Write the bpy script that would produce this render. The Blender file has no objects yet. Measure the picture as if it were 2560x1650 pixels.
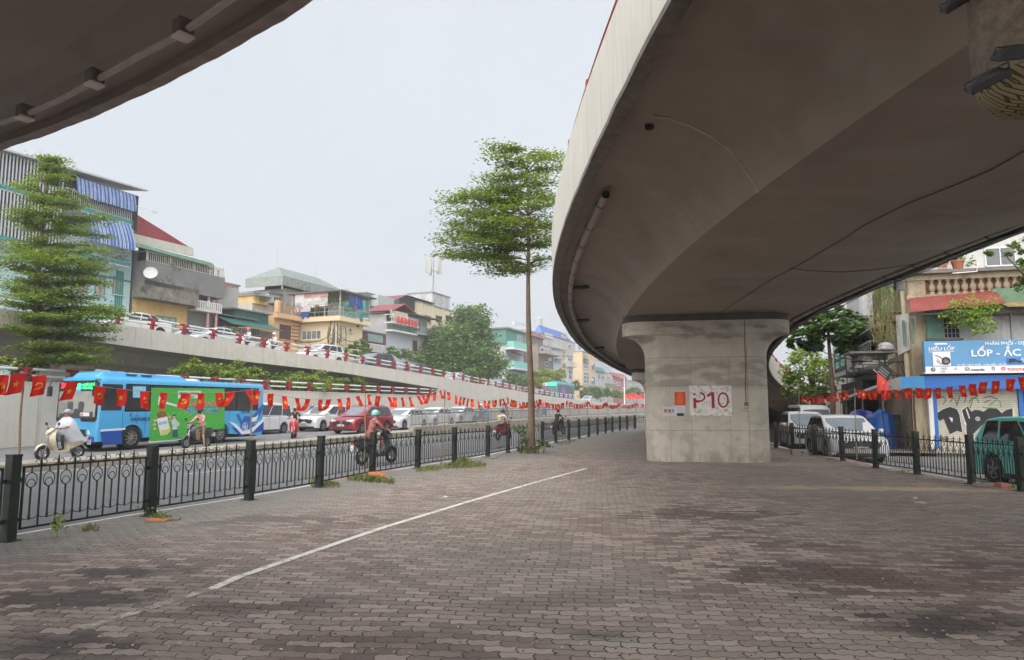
import bpy, bmesh, math, random
from mathutils import Vector, Matrix, noise as mnoise
random.seed(7)
S = bpy.context.scene
COL = S.collection
R = math.radians
# ------------------------------------------------------------------ camera
FPX = 1780.0; PITCH = math.atan(195/1780); CZ = 1.75
cd = bpy.data.cameras.new('camera'); cam = bpy.data.objects.new('camera', cd); COL.objects.link(cam)
cam.location = (0, 0, CZ); cam.rotation_euler = (R(90)+PITCH, 0, 0)
cd.sensor_fit = 'HORIZONTAL'; cd.sensor_width = 36; cd.lens = 36*FPX/2560
cd.clip_start = .05; cd.clip_end = 3000
S.camera = cam
# ------------------------------------------------------------------ sky, sun, exposure
SUN_EL, SUN_AZ = R(48), R(200)      # azimuth clockwise from +Y
w = bpy.data.worlds.new('World'); S.world = w; w.use_nodes = True
nt = w.node_tree; nt.nodes.clear()
wo = nt.nodes.new('ShaderNodeOutputWorld'); bg = nt.nodes.new('ShaderNodeBackground')
sk = nt.nodes.new('ShaderNodeTexSky'); sk.sky_type = 'NISHITA'; sk.sun_disc = False
sk.sun_elevation = SUN_EL; sk.sun_rotation = SUN_AZ; sk.air_density = 1.5; sk.dust_density = 5; sk.ozone_density = 2
tc = nt.nodes.new('ShaderNodeTexCoord')
nz = nt.nodes.new('ShaderNodeTexNoise'); nz.inputs['Scale'].default_value = 1.6; nz.inputs['Detail'].default_value = 4
cr = nt.nodes.new('ShaderNodeValToRGB')
cr.color_ramp.elements[0].position = .3; cr.color_ramp.elements[0].color = (2.9, 3.14, 3.46, 1)
cr.color_ramp.elements[1].position = .7; cr.color_ramp.elements[1].color = (3.34, 3.5, 3.72, 1)
mx = nt.nodes.new('ShaderNodeMix'); mx.data_type = 'RGBA'; mx.inputs['Factor'].default_value = .93
nt.links.new(tc.outputs['Generated'], nz.inputs['Vector']); nt.links.new(nz.outputs['Fac'], cr.inputs['Fac'])
nt.links.new(sk.outputs['Color'], mx.inputs['A']); nt.links.new(cr.outputs['Color'], mx.inputs['B'])
nt.links.new(mx.outputs['Result'], bg.inputs['Color']); nt.links.new(bg.outputs['Background'], wo.inputs['Surface'])
bg.inputs["Strength"].default_value = .0505
sd = bpy.data.lights.new('sun', 'SUN'); sun = bpy.data.objects.new('sun', sd); COL.objects.link(sun)
sd.energy = 1.5; sd.angle = R(110); sd.color = (1, .96, .9)
_sv = Vector((math.sin(SUN_AZ)*math.cos(SUN_EL), math.cos(SUN_AZ)*math.cos(SUN_EL), math.sin(SUN_EL)))
sun.rotation_euler = _sv.to_track_quat('Z', 'Y').to_euler(); sun.location = (0, 0, 60)
S.view_settings.view_transform = 'Standard'; S.view_settings.look = 'None'
S.view_settings.exposure = 2.25; S.view_settings.gamma = 1
S.render.engine = 'CYCLES'
cy = S.cycles
cy.use_adaptive_sampling = True; cy.adaptive_threshold = .02; cy.adaptive_min_samples = 16
cy.max_bounces = 6; cy.diffuse_bounces = 4; cy.glossy_bounces = 3; cy.transmission_bounces = 4; cy.transparent_max_bounces = 8
cy.caustics_reflective = False; cy.caustics_refractive = False
cy.use_denoising = True
try: cy.denoiser = 'OPENIMAGEDENOISE'
except Exception: pass
# ------------------------------------------------------------------ photo geometry
_cp, _sp = math.cos(PITCH), math.sin(PITCH)
def ray(x, y):
    a = (x-1280)/FPX; b = (825-y)/FPX
    return Vector((a, _cp-b*_sp, _sp+b*_cp))
def atz(x, y, z):
    r = ray(x, y); t = (z-CZ)/r.z
    return Vector((r.x*t, r.y*t, z))
def aty(x, y, Y):
    r = ray(x, y); t = Y/r.y
    return Vector((r.x*t, Y, CZ+r.z*t))
class Line:
    """vertical plane through O with horizontal heading d"""
    def __init__(s, O, d):
        s.O = Vector((O[0], O[1])); s.d = Vector((d[0], d[1])).normalized()
    def hit(s, x, y):
        r = ray(x, y); det = r.x*(-s.d.y)+s.d.x*r.y
        t = (s.O.x*(-s.d.y)+s.d.x*s.O.y)/det
        P = Vector((r.x*t, r.y*t, CZ+r.z*t))
        return P
    def u(s, x, y=1000):
        P = s.hit(x, y); return (Vector((P.x, P.y))-s.O).dot(s.d)
    def z(s, x, y): return s.hit(x, y).z
    def uz(s, x, y):
        P = s.hit(x, y); return (Vector((P.x, P.y))-s.O).dot(s.d), P.z
    def at(s, u): return s.O+s.d*u
# ------------------------------------------------------------------ mesh helpers
class MB:
    def __init__(s): s.v = []; s.f = []; s.m = []
    def add(s, vs, fs, mi=0):
        n = len(s.v); s.v += [tuple(p) for p in vs]
        for f in fs: s.f.append(tuple(i+n for i in f)); s.m.append(mi)
        return s
    def box(s, x0, x1, y0, y1, z0, z1, mi=0):
        if x0 > x1: x0, x1 = x1, x0
        if y0 > y1: y0, y1 = y1, y0
        if z0 > z1: z0, z1 = z1, z0
        return s.add([(x0,y0,z0),(x1,y0,z0),(x1,y1,z0),(x0,y1,z0),(x0,y0,z1),(x1,y0,z1),(x1,y1,z1),(x0,y1,z1)],
              [(3,2,1,0),(4,5,6,7),(0,1,5,4),(1,2,6,5),(2,3,7,6),(3,0,4,7)], mi)
    def bar(s, a, b, w, h=None, mi=0, up=(0,0,1)):
        a = Vector(a); b = Vector(b); h = h or w; d = (b-a)
        if d.length < 1e-6: return s
        d.normalize(); up = Vector(up)
        if abs(d.dot(up)) > .98: up = Vector((1,0,0))
        x = d.cross(up).normalized(); y = x.cross(d).normalized()
        P = []
        for c in (a, b):
            for sx, sy in ((-1,-1),(1,-1),(1,1),(-1,1)): P.append(c+x*(sx*w/2)+y*(sy*h/2))
        return s.add(P, [(3,2,1,0),(4,5,6,7),(0,1,5,4),(1,2,6,5),(2,3,7,6),(3,0,4,7)], mi)
    def tube(s, pts, r, n=8, mi=0, caps=True, closed=False):
        pts = [Vector(p) for p in pts]; N = len(pts)
        rs = r if isinstance(r, (list, tuple)) else [r]*N
        prev = None; V = []
        for i in range(N):
            if closed: t = pts[(i+1) % N]-pts[i-1]
            else: t = pts[min(i+1, N-1)]-pts[max(i-1, 0)]
            t = t.normalized() if t.length > 1e-9 else Vector((0,0,1))
            if prev is None:
                a = Vector((0,0,1)) if abs(t.z) < .9 else Vector((1,0,0))
                prev = t.cross(a).normalized()
            prev = (prev-t*prev.dot(t)).normalized(); q = t.cross(prev)
            for k in range(n):
                an = 2*math.pi*k/n; V.append(pts[i]+(prev*math.cos(an)+q*math.sin(an))*rs[i])
        F = []
        for i in range(N if closed else N-1):
            j = (i+1) % N
            for k in range(n):
                l = (k+1) % n; F.append((i*n+k, i*n+l, j*n+l, j*n+k))
        if caps and not closed:
            F.append(tuple(range(n-1, -1, -1))); F.append(tuple((N-1)*n+k for k in range(n)))
        return s.add(V, F, mi)
    def ring(s, c, rad, r, ax='y', n=12, m=4, mi=0, a0=0, a1=360, sx=1, sz=1):
        full = a1-a0 >= 360; P = []
        cnt = n if full else n+1
        for k in range(cnt):
            a = R(a0+(a1-a0)*k/n); u = rad*math.cos(a)*sx; v_ = rad*math.sin(a)*sz
            P.append((c[0]+u, c[1], c[2]+v_) if ax == 'y' else ((c[0], c[1]+u, c[2]+v_) if ax == 'x' else (c[0]+u, c[1]+v_, c[2])))
        return s.tube(P, r, m, mi, closed=full)
    def cyl(s, a, b, r, n=16, mi=0): return s.tube([a, b], r, n, mi)
    def prism(s, poly, fn, d0, d1, mi=0, side_mi=None):
        """poly: 2-D points; fn(p, q, d) -> xyz ; closed solid between d0 and d1"""
        n = len(poly)
        V = [fn(p, q, d0) for p, q in poly]+[fn(p, q, d1) for p, q in poly]
        s.add(V, [tuple(range(n-1, -1, -1)), tuple(range(n, 2*n))], mi)
        F = [(k, (k+1) % n, n+(k+1) % n, n+k) for k in range(n)]
        return s.add(V, F, mi if side_mi is None else side_mi)
    def loft(s, secs, mi=0, closed=True, caps=True):
        n = len(secs[0]); V = [p for sc_ in secs for p in sc_]; F = []
        for i in range(len(secs)-1):
            for k in range(n if closed else n-1):
                l = (k+1) % n; F.append((i*n+k, i*n+l, (i+1)*n+l, (i+1)*n+k))
        if caps and closed:
            F.append(tuple(range(n-1, -1, -1))); F.append(tuple((len(secs)-1)*n+k for k in range(n)))
        return s.add(V, F, mi)
    def lathe(s, prof, c=(0,0,0), n=16, mi=0, a0=0, a1=360):
        secs = []
        for r_, z_ in prof:
            secs.append([(c[0]+r_*math.cos(2*math.pi*k/n), c[1]+r_*math.sin(2*math.pi*k/n), c[2]+z_) for k in range(n)])
        return s.loft(secs, mi)
    def mesh(s, name, mats, smooth=False, ang=40):
        me = bpy.data.meshes.new(name); me.from_pydata(s.v, [], s.f)
        mats = mats if isinstance(mats, (list, tuple)) else [mats]
        for m_ in mats: me.materials.append(m_)
        if len(mats) > 1: me.polygons.foreach_set('material_index', s.m)
        me.validate(clean_customdata=False)
        bm = bmesh.new(); bm.from_mesh(me); bmesh.ops.recalc_face_normals(bm, faces=bm.faces)
        if smooth:
            for f in bm.faces: f.smooth = True
            ca = R(ang)
            for e in bm.edges:
                if len(e.link_faces) == 2 and e.calc_face_angle(0) > ca: e.smooth = False
        bm.to_mesh(me); bm.free(); me.update()
        return me
    def build(s, name, mats, parent=None, smooth=False, loc=None, bevel=0, ang=40):
        o = bpy.data.objects.new(name, s.mesh(name, mats, smooth, ang)); COL.objects.link(o)
        if parent is not None: o.parent = parent
        if loc is not None: o.location = loc
        if bevel:
            b = o.modifiers.new('bevel', 'BEVEL'); b.width = bevel; b.segments = 2; b.limit_method = 'ANGLE'; b.angle_limit = R(40)
        return o
def tag(o, label, cat, group=None):
    o['label'] = label; o['category'] = cat
    if group: o['group'] = group
    return o
def thing(name, label, cat, loc=(0,0,0), rz=0, group=None):
    o = bpy.data.objects.new(name, None); COL.objects.link(o); o.empty_display_size = .2
    o.location = loc; o.rotation_euler = (0, 0, rz)
    return tag(o, label, cat, group)
def struct(o): o['kind'] = 'structure'; return o
def kids(o): return [c for c in o.children]
def dup(root, loc=None, rz=None, label=None, group=None, swap=None):
    def cp(o, par):
        c = o.copy(); COL.objects.link(c)
        if par is not None: c.parent = par
        if swap and c.type == 'MESH' and any(m in swap for m in c.data.materials):
            c.data = c.data.copy()
            for i, m in enumerate(c.data.materials):
                if m in swap: c.data.materials[i] = swap[m]
        for ch in list(o.children): cp(ch, c)
        return c
    r = cp(root, None)
    if loc is not None: r.location = loc
    if rz is not None: r.rotation_euler = (0, 0, rz)
    if label: r['label'] = label
    if group: r['group'] = group
    return r
# ------------------------------------------------------------------ materials
_mc = {}
def _n(t, ty, **kw):
    n_ = t.nodes.new(ty)
    for k, v in kw.items(): setattr(n_, k, v)
    return n_
def M(name, rgb, rough=.8, var=.12, scale=4, bump=0, metal=0, streak=0, spots=0, alpha=1, emit=0, coat=0, spec=.5, dirt=None, trans=0):
    if name in _mc: return _mc[name]
    m = bpy.data.materials.new(name); m.use_nodes = True; t = m.node_tree; L = t.links
    p = t.nodes['Principled BSDF']; p.inputs['Roughness'].default_value = rough; p.inputs['Metallic'].default_value = metal
    p.inputs['Specular IOR Level'].default_value = spec
    if coat: p.inputs['Coat Weight'].default_value = coat; p.inputs['Coat Roughness'].default_value = .05
    if trans: p.inputs['Transmission Weight'].default_value = trans
    if alpha < 1: p.inputs['Alpha'].default_value = alpha
    tcn = _n(t, 'ShaderNodeTexCoord'); src = tcn.outputs['Object']
    nz = _n(t, 'ShaderNodeTexNoise'); nz.inputs['Scale'].default_value = scale; nz.inputs['Detail'].default_value = 6; nz.inputs['Roughness'].default_value = .65
    L.new(src, nz.inputs['Vector'])
    r_ = _n(t, 'ShaderNodeValToRGB'); e = r_.color_ramp.elements
    e[0].position = .3; e[1].position = .7
    e[0].color = (*[c*(1-var) for c in rgb], 1); e[1].color = (*[min(1, c*(1+var)) for c in rgb], 1)
    L.new(nz.outputs['Fac'], r_.inputs['Fac']); out = r_.outputs['Color']
    def mixin(fac, col, out):
        mm = _n(t, 'ShaderNodeMix', data_type='RGBA', blend_type='MIX')
        L.new(fac, mm.inputs['Factor']); L.new(out, mm.inputs['A']); mm.inputs['B'].default_value = (*col, 1)
        return mm.outputs['Result']
    if streak:
        mp = _n(t, 'ShaderNodeMapping'); mp.inputs['Scale'].default_value = (3.1, 3.1, .16); L.new(src, mp.inputs['Vector'])
        n2 = _n(t, 'ShaderNodeTexNoise'); n2.inputs['Scale'].default_value = 2.2; n2.inputs['Detail'].default_value = 8; n2.inputs['Roughness'].default_value = .7
        L.new(mp.outputs['Vector'], n2.inputs['Vector'])
        mr = _n(t, 'ShaderNodeMapRange'); mr.inputs['From Min'].default_value = .5; mr.inputs['From Max'].default_value = .78
        mr.inputs['To Max'].default_value = streak; L.new(n2.outputs['Fac'], mr.inputs['Value'])
        out = mixin(mr.outputs['Result'], dirt or tuple(c*.45 for c in rgb), out)
    if spots:
        n3 = _n(t, 'ShaderNodeTexNoise'); n3.inputs['Scale'].default_value = scale*.35; n3.inputs['Detail'].default_value = 10; n3.inputs['Roughness'].default_value = .75
        L.new(src, n3.inputs['Vector'])
        mr = _n(t, 'ShaderNodeMapRange'); mr.inputs['From Min'].default_value = .52; mr.inputs['From Max'].default_value = .66
        mr.inputs['To Max'].default_value = spots; L.new(n3.outputs['Fac'], mr.inputs['Value'])
        out = mixin(mr.outputs['Result'], dirt or tuple(c*.5 for c in rgb), out)
    L.new(out, p.inputs['Base Color'])
    if bump:
        b = _n(t, 'ShaderNodeBump'); b.inputs['Strength'].default_value = bump; b.inputs['Distance'].default_value = .02
        n4 = _n(t, 'ShaderNodeTexNoise'); n4.inputs['Scale'].default_value = scale*6; n4.inputs['Detail'].default_value = 4
        L.new(src, n4.inputs['Vector']); L.new(n4.outputs['Fac'], b.inputs['Height']); L.new(b.outputs['Normal'], p.inputs['Normal'])
    if emit: p.inputs['Emission Color'].default_value = (*rgb, 1); p.inputs['Emission Strength'].default_value = emit
    _mc[name] = m
    return m
def stripes(name, cols, width, axis='x', rough=.7, sharp=True, bump=0, wob=0):
    """repeating stripes along a local axis"""
    if name in _mc: return _mc[name]
    m = bpy.data.materials.new(name); m.use_nodes = True; t = m.node_tree; L = t.links
    p = t.nodes['Principled BSDF']; p.inputs['Roughness'].default_value = rough
    tcn = _n(t, 'ShaderNodeTexCoord'); sx = _n(t, 'ShaderNodeSeparateXYZ'); L.new(tcn.outputs['Object'], sx.inputs[0])
    a = _n(t, 'ShaderNodeMath', operation='DIVIDE'); L.new(sx.outputs['XYZ'.index(axis.upper())], a.inputs[0]); a.inputs[1].default_value = width
    fr = _n(t, 'ShaderNodeMath', operation='FRACT'); L.new(a.outputs[0], fr.inputs[0])
    r_ = _n(t, 'ShaderNodeValToRGB'); r_.color_ramp.interpolation = 'CONSTANT' if sharp else 'LINEAR'
    e = r_.color_ramp.elements
    while len(e) < len(cols): e.new(.5)
    for i, (pos, c) in enumerate(cols): e[i].position = pos; e[i].color = (*c, 1)
    L.new(fr.outputs[0], r_.inputs['Fac'])
    nz = _n(t, 'ShaderNodeTexNoise'); nz.inputs['Scale'].default_value = 2.5; nz.inputs['Detail'].default_value = 6; L.new(tcn.outputs['Object'], nz.inputs['Vector'])
    mr = _n(t, 'ShaderNodeMapRange'); mr.inputs['From Min'].default_value = .3; mr.inputs['From Max'].default_value = .7; mr.inputs['To Min'].default_value = .78; mr.inputs['To Max'].default_value = 1.1
    L.new(nz.outputs['Fac'], mr.inputs['Value'])
    hv = _n(t, 'ShaderNodeHueSaturation'); L.new(r_.outputs['Color'], hv.inputs['Color']); L.new(mr.outputs['Result'], hv.inputs['Value'])
    L.new(hv.outputs['Color'], p.inputs['Base Color'])
    if bump:
        s_ = _n(t, 'ShaderNodeMath', operation='PINGPONG'); L.new(a.outputs[0], s_.inputs[0]); s_.inputs[1].default_value = .5
        b = _n(t, 'ShaderNodeBump'); b.inputs['Strength'].default_value = bump; b.inputs['Distance'].default_value = width*.35
        L.new(s_.outputs[0], b.inputs['Height']); L.new(b.outputs['Normal'], p.inputs['Normal'])
    _mc[name] = m
    return m
def corr(name, rgb, width=.18, axis='x', rough=.5):
    d = tuple(c*.72 for c in rgb)
    return stripes(name, [(0, rgb), (.35, rgb), (.5, d), (.65, rgb)], width, axis, rough, sharp=False, bump=.6)
def worn_paint(name, rgb, wear=.5, scale=9):
    if name in _mc: return _mc[name]
    m = M(name, rgb, .8, .08, 12); t = m.node_tree; L = t.links; p = t.nodes['Principled BSDF']
    tcn = _n(t, 'ShaderNodeTexCoord'); nz = _n(t, 'ShaderNodeTexNoise'); nz.inputs['Scale'].default_value = scale; nz.inputs['Detail'].default_value = 9; nz.inputs['Roughness'].default_value = .75
    L.new(tcn.outputs['Object'], nz.inputs['Vector'])
    mr = _n(t, 'ShaderNodeMapRange'); mr.inputs['From Min'].default_value = wear-.12; mr.inputs['From Max'].default_value = wear+.06
    mr.inputs['To Min'].default_value = 1; mr.inputs['To Max'].default_value = .12
    L.new(nz.outputs['Fac'], mr.inputs['Value']); L.new(mr.outputs['Result'], p.inputs['Alpha'])
    return m
CONC = M('concrete_pale', (.56, .53, .47), .85, .08, 1.3, .15, streak=.45)
CONCF = M('concrete_fascia', (.6, .58, .52), .85, .06, 1.1, .1, streak=.55, dirt=(.33, .31, .27))
CONCP = M('concrete_pillar', (.47, .435, .37), .85, .09, 1.6, .2, streak=.25, spots=.35, dirt=(.2, .18, .15))
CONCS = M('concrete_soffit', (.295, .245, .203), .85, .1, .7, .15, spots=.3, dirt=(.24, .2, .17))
CONCD = M('concrete_dark', (.16, .145, .13), .9, .2, 2, .2)
REDP = M('red_rail_paint', (.27, .02, .03), .5, .15, 6, coat=.05)
WHITEP = M('white_rail_paint', (.68, .68, .68), .5, .1, 3, streak=.3)
BLACKP = M('black_iron_paint', (.012, .016, .014), .45, .3, 9, .1)
POSTG = M('dark_green_post_paint', (.014, .022, .017), .5, .35, 5, .2)
ASPH = M('asphalt', (.115, .118, .125), .9, .14, 1.2, .5)
KERBW = M('kerb_white_paint', (.7, .68, .65), .8, .2, 3, .3, spots=.4)
KERBR = M('kerb_red_paint', (.5, .2, .2), .8, .2, 3, .3, spots=.4)
RUBBER = M('rubber', (.02, .02, .02), .8, .2, 10)
GLASSD = M('dark_glass', (.018, .022, .026), .06, .1, 2, spec=.8)
PVC = M('pvc_pipe', (.3, .26, .22), .55, .15, 3, spots=.4)
BAMBOO = M('bamboo_cane', (.33, .23, .13), .6, .25, 8)
# ------------------------------------------------------------------ ground, roads, kerbs
def lerp_tab(tab, x):
    if x <= tab[0][0]:
        (a, b), (c, d) = tab[0], tab[1]
        return b+(x-a)*(d-b)/(c-a)
    for (a, b), (c, d) in zip(tab, tab[1:]):
        if x <= c: return b+(d-b)*(x-a)/(c-a)
    (a, b), (c, d) = tab[-2], tab[-1]
    return d+(x-c)*(d-b)/(c-a)
def offset_line(P, o):
    """offset a 2-D polyline to its left by o"""
    out = []
    for i in range(len(P)):
        a = Vector(P[max(i-1, 0)]); b = Vector(P[min(i+1, len(P)-1)]); d = (b-a).normalized()
        out.append((P[i][0]-d.y*o, P[i][1]+d.x*o))
    return out
def resample(P, step):
    out = []; P = [Vector(p) for p in P]
    for a, b in zip(P, P[1:]):
        n = max(1, int(round((b-a).length/step)))
        for k in range(n): out.append(tuple(a.lerp(b, k/n)))
    out.append(tuple(P[-1])); return out
LF = [(-9.6, -1.2), (-8.3, 2.6), (-6.8, 6.75)]+[tuple(atz(x, y, .15).xy) for x, y in
      [(20,1353),(375,1290),(622,1250),(798,1218),(930,1190),(1044,1171),(1136,1156),(1219,1143),(1270,1132),(1356,1115),(1390,1107),(1422,1101),(1448,1096.5),(1472,1092),(1494,1087),(1514,1083.3),(1531,1080.3),(1550,1077),(1568,1074),(1587,1071.8)]]+[(12.2, 56.6), (14.6, 57.2), (17, 56.4)]
RF = [(9.2, 3.1), (9.35, 5.2), (9.45, 7.3), (9.5, 9.4), (9.6, 11.4)]+[tuple(atz(x, y, .15).xy) for x, y in
      [(2556,1228),(2430,1210),(2293,1186),(2190,1170),(2107,1152),(2038,1137),(1982,1126),(1940,1120)]]+[(11.0, 31.2), (11.6, 33.4), (12.4, 35.5)]
RF = [p for i, p in enumerate(RF)]
MED = [(-20.5, -2)]+[tuple(atz(x, y, 0).xy) for x, y in [(0,1185),(363,1156),(610,1133),(1033,1093)]]
_m = MED[-1]
MED += [(-2.2, 52.5), (2.5, 64), (8, 74.5), (16, 86), (28, 98), (60, 118)]
HEAD = Vector((math.sin(R(21.7)), math.cos(R(21.7))))
_w0 = atz(0, 1121, .07)
WL = Line((_w0.x, _w0.y), HEAD)             # trench wall face
def busz(x, y):
    return max(0, .0105*(y-22)) if y < 90 else .714+.004*(y-90)
struct(MB().add([(-900,-300,-.06),(900,-300,-.06),(900,1500,-.06),(-900,1500,-.06)], [(0,1,2,3)]).build('ground', M('ground_grey', (.17,.165,.155), .95, .2, .4)))
# pavement island
def paving():
    m = bpy.data.materials.new('interlocking_pavers'); m.use_nodes = True; t = m.node_tree; L = t.links
    p = t.nodes['Principled BSDF']; p.inputs['Roughness'].default_value = .8
    tcn = _n(t, 'ShaderNodeTexCoord'); src = tcn.outputs['Object']
    mp = _n(t, 'ShaderNodeMapping'); mp.inputs['Rotation'].default_value = (0, 0, R(7)); L.new(src, mp.inputs['Vector'])
    # irregular settlement of the rows
    wn = _n(t, 'ShaderNodeTexNoise'); wn.inputs['Scale'].default_value = .9; wn.inputs['Detail'].default_value = 3; L.new(src, wn.inputs['Vector'])
    wv = _n(t, 'ShaderNodeVectorMath', operation='MULTIPLY_ADD'); L.new(wn.outputs['Color'], wv.inputs[0]); wv.inputs[1].default_value = (.2,.2,0); L.new(mp.outputs['Vector'], wv.inputs[2])
    sx = _n(t, 'ShaderNodeSeparateXYZ'); L.new(wv.outputs[0], sx.inputs[0])
    def sinw(sock, per, amp, ph=0):
        a = _n(t, 'ShaderNodeMath', operation='ADD'); L.new(sock, a.inputs[0]); a.inputs[1].default_value = ph
        b = _n(t, 'ShaderNodeMath', operation='PINGPONG'); L.new(a.outputs[0], b.inputs[0]); b.inputs[1].default_value = per/2
        c = _n(t, 'ShaderNodeMath', operation='MULTIPLY'); L.new(b.outputs[0], c.inputs[0]); c.inputs[1].default_value = amp*4/per
        return c.outputs[0]
    ax = _n(t, 'ShaderNodeMath', operation='ADD'); L.new(sx.outputs[0], ax.inputs[0]); L.new(sinw(sx.outputs[1], .115, .0105), ax.inputs[1])
    ay = _n(t, 'ShaderNodeMath', operation='ADD'); L.new(sx.outputs[1], ay.inputs[0]); L.new(sinw(sx.outputs[0], .115, .0125, .03), ay.inputs[1])
    cx = _n(t, 'ShaderNodeCombineXYZ'); L.new(ax.outputs[0], cx.inputs[0]); L.new(ay.outputs[0], cx.inputs[1])
    br = _n(t, 'ShaderNodeTexBrick'); L.new(cx.outputs[0], br.inputs['Vector'])
    br.inputs['Scale'].default_value = 1; br.inputs['Brick Width'].default_value = .23; br.inputs['Row Height'].default_value = .115
    br.inputs['Mortar Size'].default_value = .0065; br.inputs['Mortar Smooth'].default_value = .25; br.inputs['Bias'].default_value = 0
    br.inputs['Color1'].default_value = (0,0,0,1); br.inputs['Color2'].default_value = (1,1,1,1); br.inputs['Mortar'].default_value = (.5,.5,.5,1)
    r1 = _n(t, 'ShaderNodeValToRGB'); e = r1.color_ramp.elements
    e[0].position = 0; e[0].color = (.2,.143,.124,1); e[1].position = 1; e[1].color = (.47,.38,.335,1)
    x = e.new(.55); x.color = (.3,.232,.2,1)
    L.new(br.outputs['Color'], r1.inputs['Fac']); out = r1.outputs['Color']
    def mix(fac, A, B, bt='MIX'):
        mm = _n(t, 'ShaderNodeMix', data_type='RGBA', blend_type=bt)
        for s_, v in (('Factor', fac), ('A', A), ('B', B)):
            if isinstance(v, (int, float)): mm.inputs[s_].default_value = v
            elif isinstance(v, tuple): mm.inputs[s_].default_value = (*v, 1)
            else: L.new(v, mm.inputs[s_])
        return mm.outputs['Result']
    def rng(v, a, b, c=0, d=1):
        mr = _n(t, 'ShaderNodeMapRange'); L.new(v, mr.inputs['Value'])
        for k, q in (('From Min', a), ('From Max', b), ('To Min', c), ('To Max', d)): mr.inputs[k].default_value = q
        return mr.outputs['Result']
    def noi(sc, det=6, ro=.6, vec=None):
        nn = _n(t, 'ShaderNodeTexNoise'); nn.inputs['Scale'].default_value = sc; nn.inputs['Detail'].default_value = det; nn.inputs['Roughness'].default_value = ro
        L.new(vec or src, nn.inputs['Vector']); return nn.outputs['Fac']
    def mul(a, b):
        q = _n(t, 'ShaderNodeMath', operation='MULTIPLY'); L.new(a, q.inputs[0])
        if isinstance(b, (int, float)): q.inputs[1].default_value = b
        else: L.new(b, q.inputs[1])
        return q.outputs[0]
    # broad dusty / grey zones
    out = mix(rng(noi(.22, 5), .4, .62, 0, .65), out, (.37,.33,.285))
    # greenish grey strip along the left fence
    s2 = _n(t, 'ShaderNodeSeparateXYZ'); L.new(src, s2.inputs[0])
    q = _n(t, 'ShaderNodeMath', operation='MULTIPLY_ADD'); L.new(s2.outputs[1], q.inputs[0]); q.inputs[1].default_value = -.37; q.inputs[2].default_value = 9.55
    dist = _n(t, 'ShaderNodeMath', operation='ADD'); L.new(s2.outputs[0], dist.inputs[0]); L.new(q.outputs[0], dist.inputs[1])   # metres right of the fence
    nj = _n(t, 'ShaderNodeMath', operation='MULTIPLY_ADD'); L.new(noi(.7, 5), nj.inputs[0]); nj.inputs[1].default_value = 2.4; L.new(dist.outputs[0], nj.inputs[2])
    out = mix(rng(nj.outputs[0], 2.0, 3.4, .75, 0), out, (.25,.25,.23))
    # speckle of grit and light scuffs
    out = mix(rng(noi(60, 3, .7), .35, .7, .3, 0), out, (.07,.06,.055))
    out = mix(rng(noi(14, 8, .8), .56, .75, 0, .35), out, (.33,.31,.28))
    def blob(cx_, cy_, rx, ry, rot, col, st, soft=.5, ns=1.2, amp=.9):
        m2 = _n(t, 'ShaderNodeMapping', vector_type='TEXTURE'); m2.inputs['Location'].default_value = (cx_, cy_, 0); m2.inputs['Rotation'].default_value = (0,0,R(rot)); m2.inputs['Scale'].default_value = (rx, ry, 1)
        L.new(src, m2.inputs['Vector'])
        ln = _n(t, 'ShaderNodeVectorMath', operation='LENGTH'); L.new(m2.outputs['Vector'], ln.inputs[0])
        ad = _n(t, 'ShaderNodeMath', operation='MULTIPLY_ADD'); L.new(noi(ns, 8, .65), ad.inputs[0]); ad.inputs[1].default_value = amp*2; ad.inputs[2].default_value = -amp
        a2 = _n(t, 'ShaderNodeMath', operation='MULTIPLY_ADD'); L.new(br.outputs['Color'], a2.inputs[0]); a2.inputs[1].default_value = .7; L.new(ad.outputs[0], a2.inputs[2]); sm = _n(t, 'ShaderNodeMath', operation='ADD'); L.new(ln.outputs['Value'], sm.inputs[0]); L.new(a2.outputs[0], sm.inputs[1])
        return mul(rng(sm.outputs[0], 1-soft*.5, 1+soft*.5, 1, 0), st), col
    stains = []
    def px(x_, y_): v = atz(x_, y_, .15); return v.x, v.y
    for (x_, y_, rx, ry, rot, col, st, soft) in [
        (1740,1285,1.5,1.1,-20,(.1,.076,.068),.85,.5), (1900,1350,1.3,.6,-25,(.11,.085,.075),.7,.5), (2010,1440,1.2,1.0,0,(.085,.068,.06),.88,.6), (2350,1560,.9,.5,-10,(.05,.04,.04),.85,.7),
        (1430,1500,.8,.5,20,(.12,.1,.09),.45,.8), (330,1430,.75,.35,10,(.075,.06,.055),.85,.4), (180,1500,.9,.5,0,(.07,.056,.05),.85,.4), (120,1610,.9,.4,0,(.05,.044,.042),.85,.6),
        (640,1520,.9,.3,15,(.1,.08,.07),.7,.5), (1000,1600,1.2,.4,0,(.09,.07,.062),.5,.7), (1250,1400,1.5,1.0,0,(.16,.135,.12),.45,.8),
        (1520,1590,.3,.15,0,(.09,.085,.08),.6,.6), (2300,1450,1.6,.8,0,(.15,.09,.08),.6,.6), (700,1300,1.6,.5,15,(.13,.12,.11),.6,.5), (240,1270,1.2,.35,25,(.2,.19,.17),.7,.5),
        (2230,1222,3.4,.5,-8,(.56,.44,.29),.95,.6), (1960,1160,1.3,.9,0,(.42,.34,.23),.7,.8), (1150,1180,2.2,1.2,40,(.2,.155,.12),.5,.9),
        (1560,1610,.6,.15,0,(.36,.35,.33),.5,.6), (2560,1420,1.2,.5,0,(.12,.075,.07),.6,.6)]:
        a, b = px(x_, y_); stains.append(blob(a, b, rx, ry, rot, col, st, soft))
    for fac, col in stains: out = mix(fac, out, col)
    # joints
    jf = mul(br.outputs['Fac'], rng(noi(1.1, 6, .7), .35, .6, .5, 1))
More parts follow.
